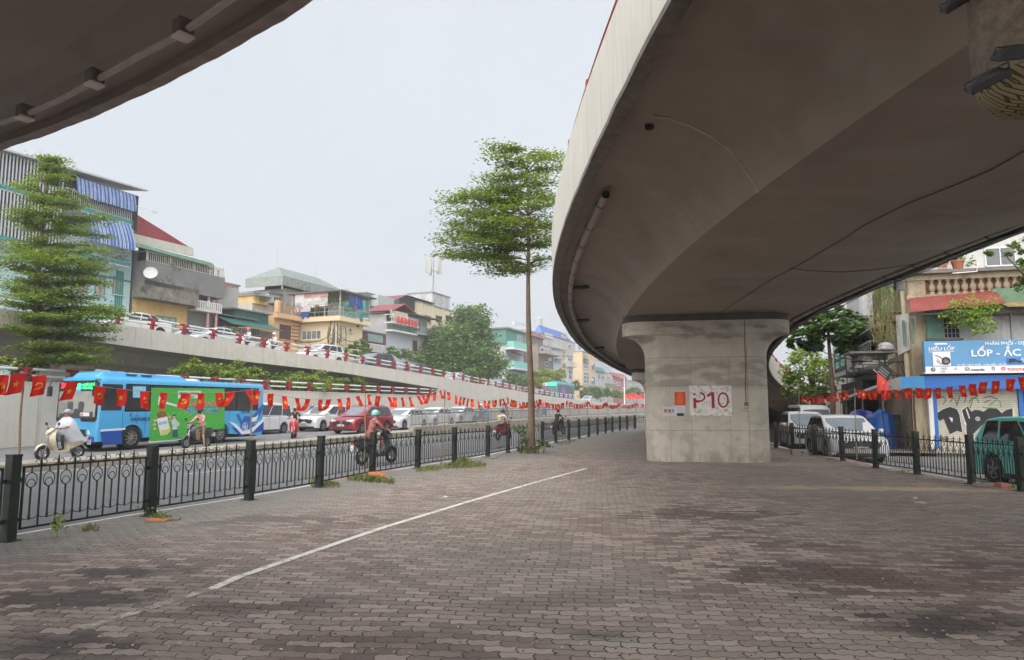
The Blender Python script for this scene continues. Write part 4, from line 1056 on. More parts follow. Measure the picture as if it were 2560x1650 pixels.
pc = onroad(787, 1077.5); car('suv', PW_, 'white crossover with chrome grille, left of the dark red crossover', placed(pc, -1.2, -.1), YAWB, name='white_car', plate='30A-138.76', dims=(4.5,1.8,1.7))
pm_ = onroad(717, 1083); car('mpv', PW_, 'white people carrier close behind the large blue bus', placed(pm_, 1.5, -1.0), YAWB, name='white_car', dims=(4.7,1.8,1.85))
pk = onroad(1120, 1066); car('sedan', PW_, 'white sedan behind the steel railing, below the viaduct abutment', placed(pk, 0, -1.2), YAWB, name='white_car')
pk = onroad(1205, 1058); car('sedan', PLGR, 'pale car behind the steel railing, left of the tree trunk', placed(pk, 0, -2.2), YAWB, name='pale_car')
pk = onroad(1010, 1066); tx = car('sedan', PLGR, 'pale taxi with a blue roof lamp, half hidden behind the dark red crossover', placed(pk, 1.0, -3.4), YAWB, name='taxi', cat='taxi', dims=(4.3,1.7,1.5))
MB().box(-.12,.12,-.28,.28,1.5,1.68).build('roof_lamp', M('taxi_lamp_blue', (.03,.08,.3), .4), tx, bevel=.02)
# cars on the viaduct and ramp
def deckz(x, y):
    p = Vector((x, y)); u = (p-VL.O).dot(VL.d)
    if u < uend: return lerp_tab(VT, u)-.3
    u = (p-WL.O).dot(WL.d); return (lerp_tab(RT, u) if u < RT[-1][0] else RT[-1][1]-.02*(u-RT[-1][0]))-.3
def ondeck(px_, off):
    L2 = VL if px_ < 1096 else WL; n_ = VN if L2 is VL else NL
    l3 = Line((L2.O.x+n_.x*off, L2.O.y+n_.y*off), L2.d); P = l3.hit(px_, 950); return (P.x, P.y, deckz(P.x, P.y))
YV = math.atan2(-VL.d.y, -VL.d.x)
for px_, kind, pt, lab, off, dims in [(318,'sedan',PW_,'white sedan on the viaduct beside the large tree',2.3,None),(452,'sedan',PSIL,'silver sedan on the viaduct, nose against the car ahead',4.6,None),(530,'sedan',PLGR,'light grey sedan on the viaduct in front of the grey plaster house',2.3,None),
        (795,'suv',PW_,'white crossover on the viaduct in front of the cream house',2.4,None),(930,'suv',PGRY,'dark grey off-roader on the viaduct below the red roofed house',2.4,(4.8,1.86,1.8)),(1025,'suv',PGRY,'dark grey off-roader on the viaduct behind a helmeted rider',3.9,(4.8,1.86,1.8)),
        (1135,'sedan',PSIL,'silver sedan on the ramp in front of the big bushy tree',2.4,None),(1246,'pickup',PGRY,'dark grey pickup truck on the ramp below the bushy tree',2.6,None),(1350,'sedan',PGRY,'grey sedan on the ramp just ahead of the far bus',2.4,None),(1470,'sedan',PSIL,'silver car right behind the far bus on the ramp',2.4,None)]:
    car(kind, pt, lab, ondeck(px_, off), YV if px_ < 1096 else YAWB, name='pickup_truck' if kind == 'pickup' else 'car', cat='pickup truck' if kind == 'pickup' else 'car', dims=dims, grp='vehicles on the viaduct')
pv = onroad(1520, 1021); car('van', PW_, 'white van far down the road under the overpass edge', (33, 128, .5), YAWB, name='van', cat='van')
# side street cars
YR = R(-101)
car('suv', PW_, 'white crossover facing us behind the right-hand fence', (11.78, 25.6, -.03), YR, name='white_car', dims=(4.3,1.8,1.54), dark=False, plate='30K-668.12')
car('mpv', PW_, 'white car under the overpass, behind the white crossover', (13.2, 32.5, -.03), YR-R(3), name='white_car', dims=(4.3,1.75,1.62))
car('suv', PTEAL, 'teal taxi crossover cut by the right photo edge', (12.2, 15.75, -.03), R(-90), name='teal_car', cat='car', dims=(4.2,1.8,1.6), dark=True)
car('sedan', PW_, 'white car parked behind the teal car in front of the shutter', (15.0, 19.6, -.03), R(-90), name='white_car')
car('van', PW_, 'white van parked on the far side of the side street by the blue tarpaulin', (16.0, 38.5, -.03), R(-100), name='van', cat='van', dims=(4.6,1.75,1.95))
# ------------------------------------------------------------------ buses
SKYB = M('bus_sky_blue', (.07,.36,.66), .35, .05, 1, coat=.4, streak=.22, dirt=(.16,.3,.4)); DKB = M('bus_dark_blue', (.012,.075,.36), .35, .06, 1, coat=.3); GRN = M('advert_green', (.07,.4,.06), .45, .12, 1.2)
WHT = M('white_vinyl', (.72,.73,.75), .5, .05); REDV = M('red_vinyl', (.55,.03,.05), .5, .05); BLUV = M('blue_vinyl', (.03,.16,.5), .5); NAVY = M('navy_vinyl', (.01,.03,.14), .5)
LEDG = M('led_green', (.02,.9,.15), .5, .02, 5, emit=1.3); LEDR = M('led_red', (.95,.02,.03), .5, .02, 5, emit=1.2); SKINM = M('skin', (.42,.23,.15), .6, .08, 6)
_f = onroad(335, 1124); BL = Line((_f.x, _f.y), HEAD)
uF, uW1, uW2, uR = BL.u(249), BL.u(335), BL.u(555), BL.u(661)
print('bus', uF, uW1, uW2, uR, 'len', uR-uF, 'wb', uW2-uW1)
BLEN = uR-uF; uc = (uF+uR)/2; bz = busz(*BL.at(uc)); BW = 2.35
_c = BL.at(uc); 
bus = thing('city_bus', 'large sky blue city bus with green advert on its side, behind the left fence', 'bus', (_c.x+NL.x*BW/2, _c.y+NL.y*BW/2, bz), YAWB)
def bp(px_, py_):   # photo point on the bus side -> local (x, z)
    u, z = BL.uz(px_, py_); return uc-u, z-bz
yS = BW/2
zr0 = (bp(300, 939)[1]+bp(600, 951)[1])/2; print('bus roof z', bp(300, 939), bp(600, 951), 'win', bp(312,943), bp(370,1028), bp(645,1023), 'skirt', bp(300,1110), bp(600,1092))
H0 = 2.86
def make_bus(bus, BL_, side_x=True):
    hx = BLEN/2; wx = [uc-uW1, uc-uW2]; r = .44; ar = .54
    top = [(-hx, .3), (-hx, 2.6), (-hx+.06, 2.8), (-hx+.2, H0), (hx-.25, H0+.04), (hx-.04, H0-.05), (hx, 2.55), (hx+.03, 1.5), (hx+.06, .9), (hx+.05, .35)]
    bot = []
    for cx in wx: bot += [(cx+ar*math.cos(math.pi*k/10), r+ar*math.sin(math.pi*k/10)*1.0) for k in range(11)]
    bot = [(x, max(z, .3)) for x, z in bot]
    poly = top+bot
    secs = []
    for f in (-1, -.97, -.9, -.5, 0, .5, .9, .97, 1):
        af = abs(f); dz = {1: .2, .97: .1, .9: .03, .5: .0, 0: -.01}[af]; dx = {1: .1, .97: .05, .9: .015, .5: 0, 0: -.02}[af]
        secs.append([(x-dx*(1 if x > 0 else -1)*(abs(x) > hx-.3), f*BW/2, z-dz*(z > 2.7)) for x, z in poly])
    MB().loft(secs).build('body', SKYB, bus, smooth=True, ang=32)
make_bus(bus, BL)
hx = BLEN/2
def side_panel(name, pts, mat, off=.006, parent=None, y0=None, px=True, thick=.004):
    P = [bp(*p) if px else p for p in pts]; mb = MB(); y0 = yS if y0 is None else y0
    mb.prism(P, lambda a, b, d: (a, d, b), y0-.01, y0+off); return mb.build(name, mat, parent or bus)
ZW0, ZW1 = 1.52, 2.62
xw = lambda px_: bp(px_, 1000)[0]
side_panel('window_band', [(xw(313), ZW0-.02), (xw(646), ZW0), (xw(646), ZW1), (xw(313), ZW1)], GLASSD, .004, px=False)
for i, (a, b) in enumerate([(254,305),(316,373),(384,455),(463,525),(533,588),(594,641)]):
    z0 = ZW0+.03; side_panel('window', [(xw(a), z0), (xw(b), z0), (xw(b), ZW1-(.04)), (xw(a), ZW1-.04)], M('bus_window_glass', (.04,.045,.05), .08, .5, .9, spec=.8), .008, px=False)
    if i: side_panel('window_bar', [(xw(a), 2.2), (xw(b), 2.2), (xw(b), 2.23), (xw(a), 2.23)], PLASB, .012, px=False)
side_panel('notice', [(332,966),(364,966),(364,994),(332,994)], M('notice_blue', (.25,.55,.75), .6, .2, 9), .014)
ad = side_panel('advert', [(378,969),(561,972),(561,1071),(520,1076),(516,1089),(510,1093),(373,1104)], GRN, .016)
side_panel('skirt_white', [(372,1101),(509,1090),(509,1094),(372,1107)], WHT, .012)
for nm, pts in (('skirt', [(251,1079),(305,1077),(305,1110),(256,1113)]), ('skirt', [(556+22,1068),(600,1090),(659,1077),(659,1050),(620,1078)])):
    side_panel(nm, [(p[0], p[1]) for p in pts], DKB, .008)
side_panel('stripe', [(251,1074),(313,1070),(313,1074),(251,1079)], WHT, .014)
side_panel('mural_bird', [(590,1037),(597,1034),(604,1052),(612,1040),(628,1042),(640,1030),(658,1008),(659,1020),(645,1046),(628,1062),(648,1060),(600,1082),(601,1060)], M('mural_blue', (.02,.12,.42), .4, .2, 2), .012)
side_panel('mural_wave', [(570,1052),(590,1060),(607,1078),(625,1074),(659,1046),(659,1053),(628,1083),(604,1086),(586,1066)], WHT, .016)
side_panel('mural_wave', [(628,1044),(640,1042),(646,1036),(640,1052),(626,1056)], WHT, .018)
q = MB(); x_, z_ = bp(612, 1067); q.ring((x_, yS+.02, z_), .17, .012, n=18, m=4, sz=1.15); 
for dz, wd in ((.08,.07),(0,.12),(-.07,.06)): q.box(x_-wd, x_+wd, yS+.012, yS+.022, z_+dz-.015, z_+dz+.015)
q.box(x_-.04, x_-.02, yS+.012, yS+.022, z_-.16, z_+.05); q.box(x_+.02, x_+.04, yS+.012, yS+.022, z_-.16, z_+.05); q.build('emblem', WHT, bus)
def btext(s, px0, py0, h, mat, bold=0, sx=1, shear=0, off=.024):
    x_, z_ = bp(px0, py0); return text(s, h, mat, bus, face_mtx(x_, yS+off, z_, 0, 1), bold, .002, sx=sx, shear=shear)
btext('HANOIBUS', 325, 1052, .13, NAVY, .004, 1.0, .3); btext('29B-153.80', 602, 1032, .11, NAVY, .003, .82)
btext('TRANSERCO', 334, 1040, .035, BLUV)
q = MB(); x_, z_ = bp(328, 1037); q.ring((x_, yS+.012, z_), .07, .01, n=10, m=4, a0=-90, a1=110); q.ring((x_, yS+.012, z_), .04, .01, n=10, m=4, a0=-90, a1=110); q.build('emblem', NAVY, bus)
side_panel('advert_label', [(444,977),(502,977),(502,996),(444,996)], M('pale_label', (.5,.68,.5), .5), .02)
btext('XỊT HỌNG', 446, 986, .1, NAVY, .003, .75, off=.03); btext('OTOSAN', 474, 986, .1, REDV, .004, .85, off=.03); btext('SỐ 1 TỪ Ý', 466, 994.5, .07, NAVY, .002, .8, off=.03)
for s, x0, y0, h, mt in (('GIẢM ĐAU RÁT', 475, 1014, .19, REDV), ('HỌNG THANH MÁT', 463, 1031, .19, BLUV)):
    btext(s, x0-.6, y0+.6, h, WHT, .022, .82, off=.024); btext(s, x0, y0, h, mt, .006, .82, off=.032)
# advert pictures: bottle in a hand, small figure, sunburst
side_panel('picture_spray', [(396,990),(403,993),(405,1001),(455,1016),(453,1020),(403,1007),(402,1016),(394,1012)], M('pale_spray', (.6,.72,.7), .5), .02)
side_panel('picture_cap', [(392,1034),(400,1028),(414,1030),(417,1042),(392,1046)], M('amber', (.25,.1,.03), .3, .3, 8), .022)
side_panel('picture_bottle', [(391,1047),(417,1041),(425,1078),(417,1086),(401,1089)], WHT, .024)
side_panel('picture_bottle_band', [(400,1076),(424,1071),(425,1078),(417,1085),(402,1088)], M('label_yellow', (.6,.55,.15), .5, .3, 20), .028)
side_panel('picture_label', [(395,1056),(416,1051),(418,1058),(397,1063)], M('label_blue', (.3,.5,.7), .5, .3, 20), .028)
fm = MB()
for x_, z_ in [bp(387,1052), bp(385,1062), bp(386,1072), bp(423,1044), bp(426,1052)]: fm.ring((x_, yS+.016, z_), .03, .035, n=8, m=6, sx=1.3)
fm.build('picture_fingers', M('print_skin', (.6,.35,.28), .5), bus)
side_panel('picture_figure', [(431,1047),(434,1044),(438,1046),(441,1052),(448,1058),(446,1066),(442,1064),(443,1092),(431,1092),(430,1060),(427,1060),(429,1052)], M('print_shirt', (.55,.58,.6), .5, .2, 12), .022)
side_panel('picture_jeans', [(431,1074),(443,1073),(444,1093),(430,1093)], M('print_jeans', (.05,.09,.14), .5), .026)
q = MB(); x_, z_ = bp(434.5, 1043); q.ring((x_, yS+.02, z_), .02, .04, n=8, m=6); q.build('picture_head', M('print_skin', (.6,.35,.28), .5), bus)
q = MB(); x_, z_ = bp(434.5, 1040); q.ring((x_, yS+.024, z_+.03), .02, .03, n=8, m=6, sx=1.6); q.build('picture_hair', PLASB, bus)
rays = MB(); x0_, z0_ = bp(440, 1062)
for k in range(14):
    a = R(-15+14*k); ln = 1.5; P = [(x0_-.5*math.cos(a), z0_+.3*math.sin(a)), (x0_-ln*math.cos(a-.035), z0_+.55*math.sin(a-.035)), (x0_-ln*math.cos(a+.035), z0_+.55*math.sin(a+.035))]
    rays.prism(P, lambda p, q_, d: (p, d, q_), yS+.0, yS+.0185)
    if k > 11: break
rays.build('picture_rays', M('light_green', (.16,.55,.08), .45), bus)
# front face (local +x)
fr = MB(); zf0, zf1 = 1.1, 2.76
fr.prism([(-1.1,1.18),(-1.02,1.12),(1.02,1.12),(1.1,1.18),(1.1,2.6),(.98,2.72),(-.98,2.72),(-1.1,2.6)], lambda p, q_, d: (hx+.04-(q_-1.3)*.03+d, p, q_), -.06, .012); fr.build('front_mask', PLASB, bus)
MB().prism([(-1.02,1.3),(1.02,1.3),(1.04,2.3),(-1.04,2.3)], lambda p, q_, d: (hx+.04-(q_-1.3)*.03+d, p, q_), -.02, .02).build('windscreen', M('bus_windscreen', (.3,.31,.29), .06, .35, .8, spec=.9), bus)
MB().prism([(-.95,1.25),(.95,1.25),(.9,1.5),(.4,1.48),(.3,1.62),(-.1,1.62),(-.15,1.45),(-.9,1.42)], lambda p, q_, d: (hx+.04-(q_-1.3)*.03+d, p, q_), .018, .026).build('dashboard', M('dash_dark', (.06,.06,.062), .3, .2, 4), bus)
for y_ in (-.35,.25): MB().prism([(y_-.14,1.55),(y_+.14,1.55),(y_+.16,1.82),(y_+.1,1.9),(y_-.1,1.9),(y_-.16,1.82)], lambda p, q_, d: (hx+.04-(q_-1.3)*.03+d, p, q_), .018, .028).build('seat', M('seat_grey', (.07,.075,.08), .5), bus)
text('24', .2, LEDR, bus, face_mtx(hx+.03, -.96, 2.44, 1, 0), .02, .004)
text('LONG BIÊN ▸ NGÃ TƯ SỞ', .085, LEDG, bus, face_mtx(hx+.03, -.52, 2.51, 1, 0), .008, .004, sx=1.05)
text('CẦU GIẤY - YÊN PHỤ', .075, LEDG, bus, face_mtx(hx+.03, -.5, 2.39, 1, 0), .008, .004, sx=1.25)
MB().box(hx+.04, hx+.075, .25, .75, 1.33, 1.47).build('route_card', WHT, bus); text('24', .1, REDV, bus, face_mtx(hx+.08, .27, 1.35, 1, 0), .008)
for y0, y1 in ((-.95,-.35),(.3,.95)): MB().tube([(hx+.09, y0, 1.18), (hx+.1, (y0+y1)/2, 1.24), (hx+.09, y1, 1.15)], .016, 5).build('wiper', PLASB, bus)
for sg in (-1, 1):
    MB().loft([[(hx+.08, sg*.72, .62), (hx-.02, sg*1.12, .66), (hx-.04, sg*1.13, .84), (hx+.07, sg*.7, .8)], [(hx-.05, sg*.72, .62), (hx-.1, sg*1.1, .66), (hx-.1, sg*1.1, .84), (hx-.05, sg*.7, .8)]]).build('headlight', LAMP, bus, bevel=.01)
MB().box(hx+.0, hx+.085, -1.05, 1.05, .32, .56).build('front_bumper', DKB, bus, bevel=.03)
MB().box(hx+.02, hx+.07, -.6, .6, .62, .82).build('front_grille', PLASB, bus)
for sg in (-1, 1):
    mm = MB(); mm.tube([(hx-.1, sg*1.05, 2.75), (hx+.25, sg*1.22, 2.72), (hx+.3, sg*1.25, 2.5)], .02, 6); mm.box(hx+.24, hx+.32, sg*1.25-.1, sg*1.25+.1, 2.1, 2.5); mm.build('mirror', PLASB, bus)
_cl = Line((BL.O.x+NL.x*BW/2, BL.O.y+NL.y*BW/2), HEAD)
for px_ in (309, 345, 366, 575, 652):
    x_ = xw(px_); MB().box(x_-.008, x_+.008, yS+.001, yS+.006, 1.0 if px_ in (345,) else .62, 1.48).build('panel_seam', DKB, bus)
xa, xb = uc-_cl.u(207), uc-_cl.u(438)
ac = MB().loft([[(x, -ww, H0-.02), (x, -ww+.1, H0+h_), (x, ww-.1, H0+h_), (x, ww, H0-.02)] for x, h_, ww in ((xb-.0,.02,.75),(xb+.35,.17,.8),(xa-.55,.24,.82),(xa-.25,.2,.8),(xa,.03,.72))]); ac.build('roof_air_conditioner', SKYB, bus, bevel=.02)
for k in range(2): MB().box(xw(330+38*k), xw(356+38*k), .6, .805, H0+.12, H0+.16).build('roof_vent', PLASB, bus)
MB().lathe([(0,.0),(.45,0),(.42,.09),(.2,.12),(0,.12)], (xw(520), 0, H0), 16).build('roof_hatch', WHT, bus)
STEEL = M('bus_rim_grey', (.3,.29,.28), .5, .2, 6, metal=.4)
for cx in (uc-uW1, uc-uW2):
    for sg in (-1, 1): 
        wh = wheel(bus, cx, sg*(BW/2-.16), .46, .26, sg, rim=STEEL, spokes=10)
        MB().tube([(cx, sg*(BW/2-.3), .46), (cx, sg*(BW/2-.28), .46)], .54, 20).build('wheel_well', M('well_black', (.01,.01,.01)), bus)
MB().box(-hx+.2, hx-.2, -BW/2+.3, BW/2-.3, .25, .5).build('underbody', PLASB, bus)
# far bus on the ramp: simplified copy of the same build
b2c = WL.hit(1406, 990); l3 = Line((WL.O.x+NL.x*2.6, WL.O.y+NL.y*2.6), HEAD); P1 = l3.hit(1368, 990); P2 = l3.hit(1449, 990); cc = (P1+P2)/2
bus2 = thing('city_bus', 'distant turquoise city bus with purple advert on the ramp', 'bus', (cc.x+NL.x*.9, cc.y+NL.y*.9, deckz(cc.x, cc.y)), YAWB)
TQ = M('bus_turquoise', (.05,.28,.34), .4, .05, 1, coat=.3)
f2 = MB(); L2_ = 9.0
f2.loft([[(-L2_/2+dx, -1.2, .3),(-L2_/2+dx,-1.2,2.8),(-L2_/2+dx,-1.05,3.0),(-L2_/2+dx,1.05,3.0),(-L2_/2+dx,1.2,2.8),(-L2_/2+dx,1.2,.3)] for dx in (0, L2_-.1)]+[[(L2_/2, -1.15, .35),(L2_/2,-1.15,2.7),(L2_/2,-1,2.9),(L2_/2,1,2.9),(L2_/2,1.15,2.7),(L2_/2,1.15,.35)]]); f2.build('body', TQ, bus2, bevel=.04)
MB().box(-L2_/2+.5, L2_/2-1.1, 1.19, 1.21, 1.3, 2.6).build('window_band', GLASSD, bus2); MB().box(L2_/2-1.0, L2_/2-.15, 1.19, 1.21, 1.2, 2.6).build('window', GLASSD, bus2)
MB().box(L2_/2-.01, L2_/2+.02, -1.08, 1.08, 1.2, 2.45).build('windscreen', GLASSW, bus2); MB().box(L2_/2-.01, L2_/2+.03, -1.0, 1.0, 2.5, 2.78).build('route_display', LEDG, bus2)
MB().box(L2_/2+.0, L2_/2+.035, -1.0, -.6, 2.5, 2.78).build('route_number', LEDR, bus2)
MB().prism([(.3,.6),(2.4,.55),(2.3,2.2),(1.7,2.4),(1.2,1.7),(.9,2.5),(.5,2.3)], lambda p, q_, d: (p, d, q_), 1.2, 1.22).build('advert', M('advert_purple', (.25,.12,.42), .5, .8, 3), bus2)
MB().box(-2.5, 2, -.8, .8, 2.98, 3.2).build('roof_air_conditioner', TQ, bus2, bevel=.06)
for x_ in (L2_/2-2, -L2_/2+2.2):
    for sg in (-1, 1): wheel(bus2, x_, sg*1.08, .45, .25, sg, rim=STEEL, spokes=8)
# ------------------------------------------------------------------ scooters and riders
def scooter(col, label, loc, rz, seat=PLASB, name='scooter', cubby=False, spd=1):
    key = 'scooter'; t = thing(name, label, 'motorbike', loc, rz, 'motorbikes and scooters')
    SIL = M('fork_silver', (.4,.4,.4), .3, .1, 5, metal=.8)
    for x, r in ((.66, .25), (-.6, .25)):
        w_ = MB(); w_.ring((0, 0, r), r-.055, .058, n=20, m=8); o = w_.build('wheel', RUBBER, t, smooth=True); o.location = (x, 0, 0)
        q = MB(); q.ring((0, 0, r), r-.105, .02, n=18, m=5)
        for k in range(6): a = k*math.pi/3; q.bar((0,0,r), ((r-.1)*math.cos(a), 0, r+(r-.1)*math.sin(a)), .035, .035)
        q.tube([(0,-.05,r),(0,.05,r)], .035, 10); q.build('rim', SIL, o)
    MB().loft([[(x, -w_, z), (x, 0, z+.03), (x, w_, z), (x, w_*.9, z-.03), (x, -w_*.9, z-.03)] for x, z, w_ in ((.9,.36,.035),(.84,.47,.06),(.7,.54,.065),(.52,.5,.06),(.42,.38,.05))]).build('front_mudguard', col, t, smooth=True)
    f = MB()
    for sg in (-1, 1): f.tube([(.66, sg*.07, .25), (.53, sg*.07, .62)], .018, 6)
    f.tube([(.56,0,.5),(.4,0,1.0)], .03, 8); f.build('fork', SIL, t)
    # front apron
    secs = []
    for z, xf, wd in ((.3,.3,.13),(.42,.42,.17),(.6,.5,.22),(.78,.52,.21),(.9,.48,.16),(.98,.4,.1)):
        secs.append([(xf-.02, 0, z), (xf-.02-.02, -wd*.6, z), (xf-.13, -wd, z), (xf-.16, -wd*.9, z), (xf-.1, 0, z), (xf-.16, wd*.9, z), (xf-.13, wd, z), (xf-.04, wd*.6, z)])
    MB().loft(secs).build('leg_shield', col, t, smooth=True, ang=45)
    MB().loft([[(x, -w_, z0), (x, w_, z0), (x, w_*1.05, z1), (x, -w_*1.05, z1)] for x, w_, z0, z1 in ((.34,.15,.27,.33),(.1,.17,.24,.31),(-.1,.16,.24,.34),(-.2,.14,.26,.5))]).build('floorboard', col, t)
    MB().loft([[(x, -w_, z0), (x, -w_*.95, z1), (x, w_*.95, z1), (x, w_, z0), (x, w_*.5, z0-.04), (x, -w_*.5, z0-.04)] for x, w_, z0, z1 in ((-.1,.1,.36,.62),(-.25,.15,.36,.7),(-.5,.16,.45,.72),(-.75,.13,.56,.74),(-.93,.06,.68,.76))]).build('tail_body', col, t, smooth=True, ang=45)
    MB().loft([[(x, -w_, z), (x, -w_*.8, z+h_), (x, w_*.8, z+h_), (x, w_, z)] for x, w_, z, h_ in ((-.02,.08,.68,.05),(-.12,.13,.69,.08),(-.4,.15,.71,.08),(-.52,.14,.72,.11),(-.78,.1,.74,.09),(-.85,.06,.75,.05))]).build('seat', seat, t, smooth=True)
    MB().loft([[(x, -w_, z), (x, 0, z+h_), (x, w_, z), (x, w_*.7, z-.06), (x, -w_*.7, z-.06)] for x, w_, z, h_ in ((.56,.05,.9,.03),(.5,.12,.96,.06),(.4,.13,1.02,.05),(.3,.08,1.03,.03))]).build('handlebar_cowl', col, t, smooth=True)
    hb = MB(); hb.tube([(.3, -.34, 1.03), (.36, -.2, 1.05), (.4, 0, 1.0), (.36, .2, 1.05), (.3, .34, 1.03)], .014, 6)
    for sg in (-1, 1): hb.tube([(.3, sg*.34, 1.03), (.34, sg*.24, 1.045)], .02, 8)
    hb.build('handlebar', PLASB, t)
    MB().lathe([(0,0),(.05,.0),(.075,.02),(.07,.05),(0,.05)], (0,0,0), 12).build('headlight', LAMP, t).matrix_basis = Matrix.Translation((.5, 0, .9)) @ Matrix.Rotation(R(75), 4, 'Y')
    for sg in (-1, 1):
        MB().tube([(.35, sg*.2, 1.04), (.36, sg*.3, 1.18)], .008, 5).build('mirror_stem', PLASB, t)
        MB().tube([(.36, sg*.3, 1.2), (.375, sg*.3, 1.2)], .055, 10).build('mirror', PLASB, t)
    MB().box(-.95, -.9, -.08, .08, .66, .72).build('tail_light', TAILR, t)
    MB().tube([(-.1,-.13,.24),(-.45,-.17,.27),(-.85,-.19,.38)], [.03,.05,.055], 8).build('exhaust', SIL, t, smooth=True)
    MB().box(-.5, -.15, -.08, .08, .22, .45).build('engine', M('engine_grey', (.1,.1,.1), .5), t, bevel=.02)
    MB().box(-1.0, -.985, -.09, .09, .45, .62).build('number_plate', PLATE, t)
    return t
def skin_body(J, E_, cls, name='tmp'):
    """J: {name:(pos, radius)}, E_: [(a,b,class)]"""
    keys = list(J); me = bpy.data.meshes.new(name); me.from_pydata([J[k][0] for k in keys], [(keys.index(a), keys.index(b)) for a, b, c in E_], [])
    o = bpy.data.objects.new(name, me); COL.objects.link(o); sk_ = o.modifiers.new('s', 'SKIN'); sk_.use_smooth_shade = True
    sv = me.skin_vertices[0].data
    for i, k in enumerate(keys):
        r_ = J[k][1]; sv[i].radius = r_ if isinstance(r_, tuple) else (r_, r_); sv[i].use_root = (i == 0)
    ss = o.modifiers.new('u', 'SUBSURF'); ss.levels = 1; ss.render_levels = 1
    dg = bpy.context.evaluated_depsgraph_get(); dg.update(); out = bpy.data.meshes.new_from_object(o.evaluated_get(dg)); bpy.data.objects.remove(o)
    segs = [(Vector(J[a][0]), Vector(J[b][0]), cls.index(c)) for a, b, c in E_]
    for _ in cls: out.materials.append(None)
    for p in out.polygons:
        c = p.center; best = 9; bi = 0
        for a, b, ci in segs:
            ab = b-a; tt = max(0, min(1, (c-a).dot(ab)/max(1e-9, ab.dot(ab)))); d = (c-(a+ab*tt)).length
            if d < best: best = d; bi = ci
        p.material_index = bi; p.use_smooth = True
    return out
def seated(lean=0, look=0, legdown=False, sleeve='skin', leg='pants'):
    J = {}; E_ = []
    def j(n, p, r): J[n] = (p, r)
    lx = lean
    j('pelvis', (-.3, 0, .86), (.125, .15)); j('waist', (-.27+lx*.3, 0, 1.02), (.105, .13)); j('chest', (-.2+lx, 0, 1.2), (.115, .15)); j('upper', (-.17+lx*1.15, 0, 1.32), (.085, .11)); j('neck', (-.14+lx*1.25, 0, 1.41), .052)
    j('jaw', (-.11+lx*1.3, 0, 1.485), (.066, .062)); j('skull', (-.13+lx*1.3, 0, 1.565), (.098, .083)); j('crown', (-.135+lx*1.3, 0, 1.62), (.07, .062)); j('nose', (-.02+lx*1.3, 0, 1.515), .016)
    E_ += [('pelvis','waist','shirt'),('waist','chest','shirt'),('chest','upper','shirt'),('upper','neck','skin'),('neck','jaw','skin'),('jaw','skull','skin'),('skull','crown','skin'),('jaw','nose','skin')]
    for s, n in ((1,'l'),(-1,'r')):
        j('sho'+n, (-.17+lx, s*.17, 1.31), .058); j('elb'+n, (.02+lx*.7, s*.27, 1.1), .042); j('wri'+n, (.23, s*.275, 1.06), .028); j('pal'+n, (.29, s*.275, 1.055), (.036, .022))
        E_ += [('upper','sho'+n,'shirt'),('sho'+n,'elb'+n,'shirt'),('elb'+n,'wri'+n,sleeve),('wri'+n,'pal'+n,'skin')]
        for k, dy in enumerate((-.03,-.01,.01,.03)):
            ln = (.9, 1, .95, .8)[k]; j(f'f{n}{k}a', (.325, s*.275+dy, 1.05+.01), .0095); j(f'f{n}{k}b', (.345*1, s*.275+dy, 1.05-.022*ln), .0085); j(f'f{n}{k}c', (.31, s*.275+dy, 1.05-.045*ln), .0075)
            E_ += [('pal'+n, f'f{n}{k}a','skin'),(f'f{n}{k}a',f'f{n}{k}b','skin'),(f'f{n}{k}b',f'f{n}{k}c','skin')]
        j(f't{n}a', (.285, s*.235, 1.04), .011); j(f't{n}b', (.315, s*.225, 1.02), .009); E_ += [('pal'+n, f't{n}a','skin'),(f't{n}a',f't{n}b','skin')]
        down = legdown and s > 0
        j('hip'+n, (-.26, s*.1, .84), .088); j('kne'+n, (.12 if not down else -.02, s*(.15 if not down else .26), .8 if not down else .55), .06); j('cal'+n, (.1 if not down else -.06, s*(.15 if not down else .28), .6 if not down else .35), .052)
        j('ank'+n, (.06 if not down else -.08, s*(.14 if not down else .29), .4 if not down else .1), .036); j('heel'+n, (.03 if not down else -.1, s*(.14 if not down else .29), .36 if not down else .05), .034); j('toe'+n, (.22 if not down else .08, s*(.14 if not down else .3), .35 if not down else .035), (.03, .04))
        E_ += [('pelvis','hip'+n,'pants'),('hip'+n,'kne'+n,'pants'),('kne'+n,'cal'+n,leg),('cal'+n,'ank'+n,leg),('ank'+n,'heel'+n,'shoe'),('heel'+n,'toe'+n,'shoe')]
    return skin_body(J, E_, ['skin','shirt','pants','shoe'])
_poses = {}
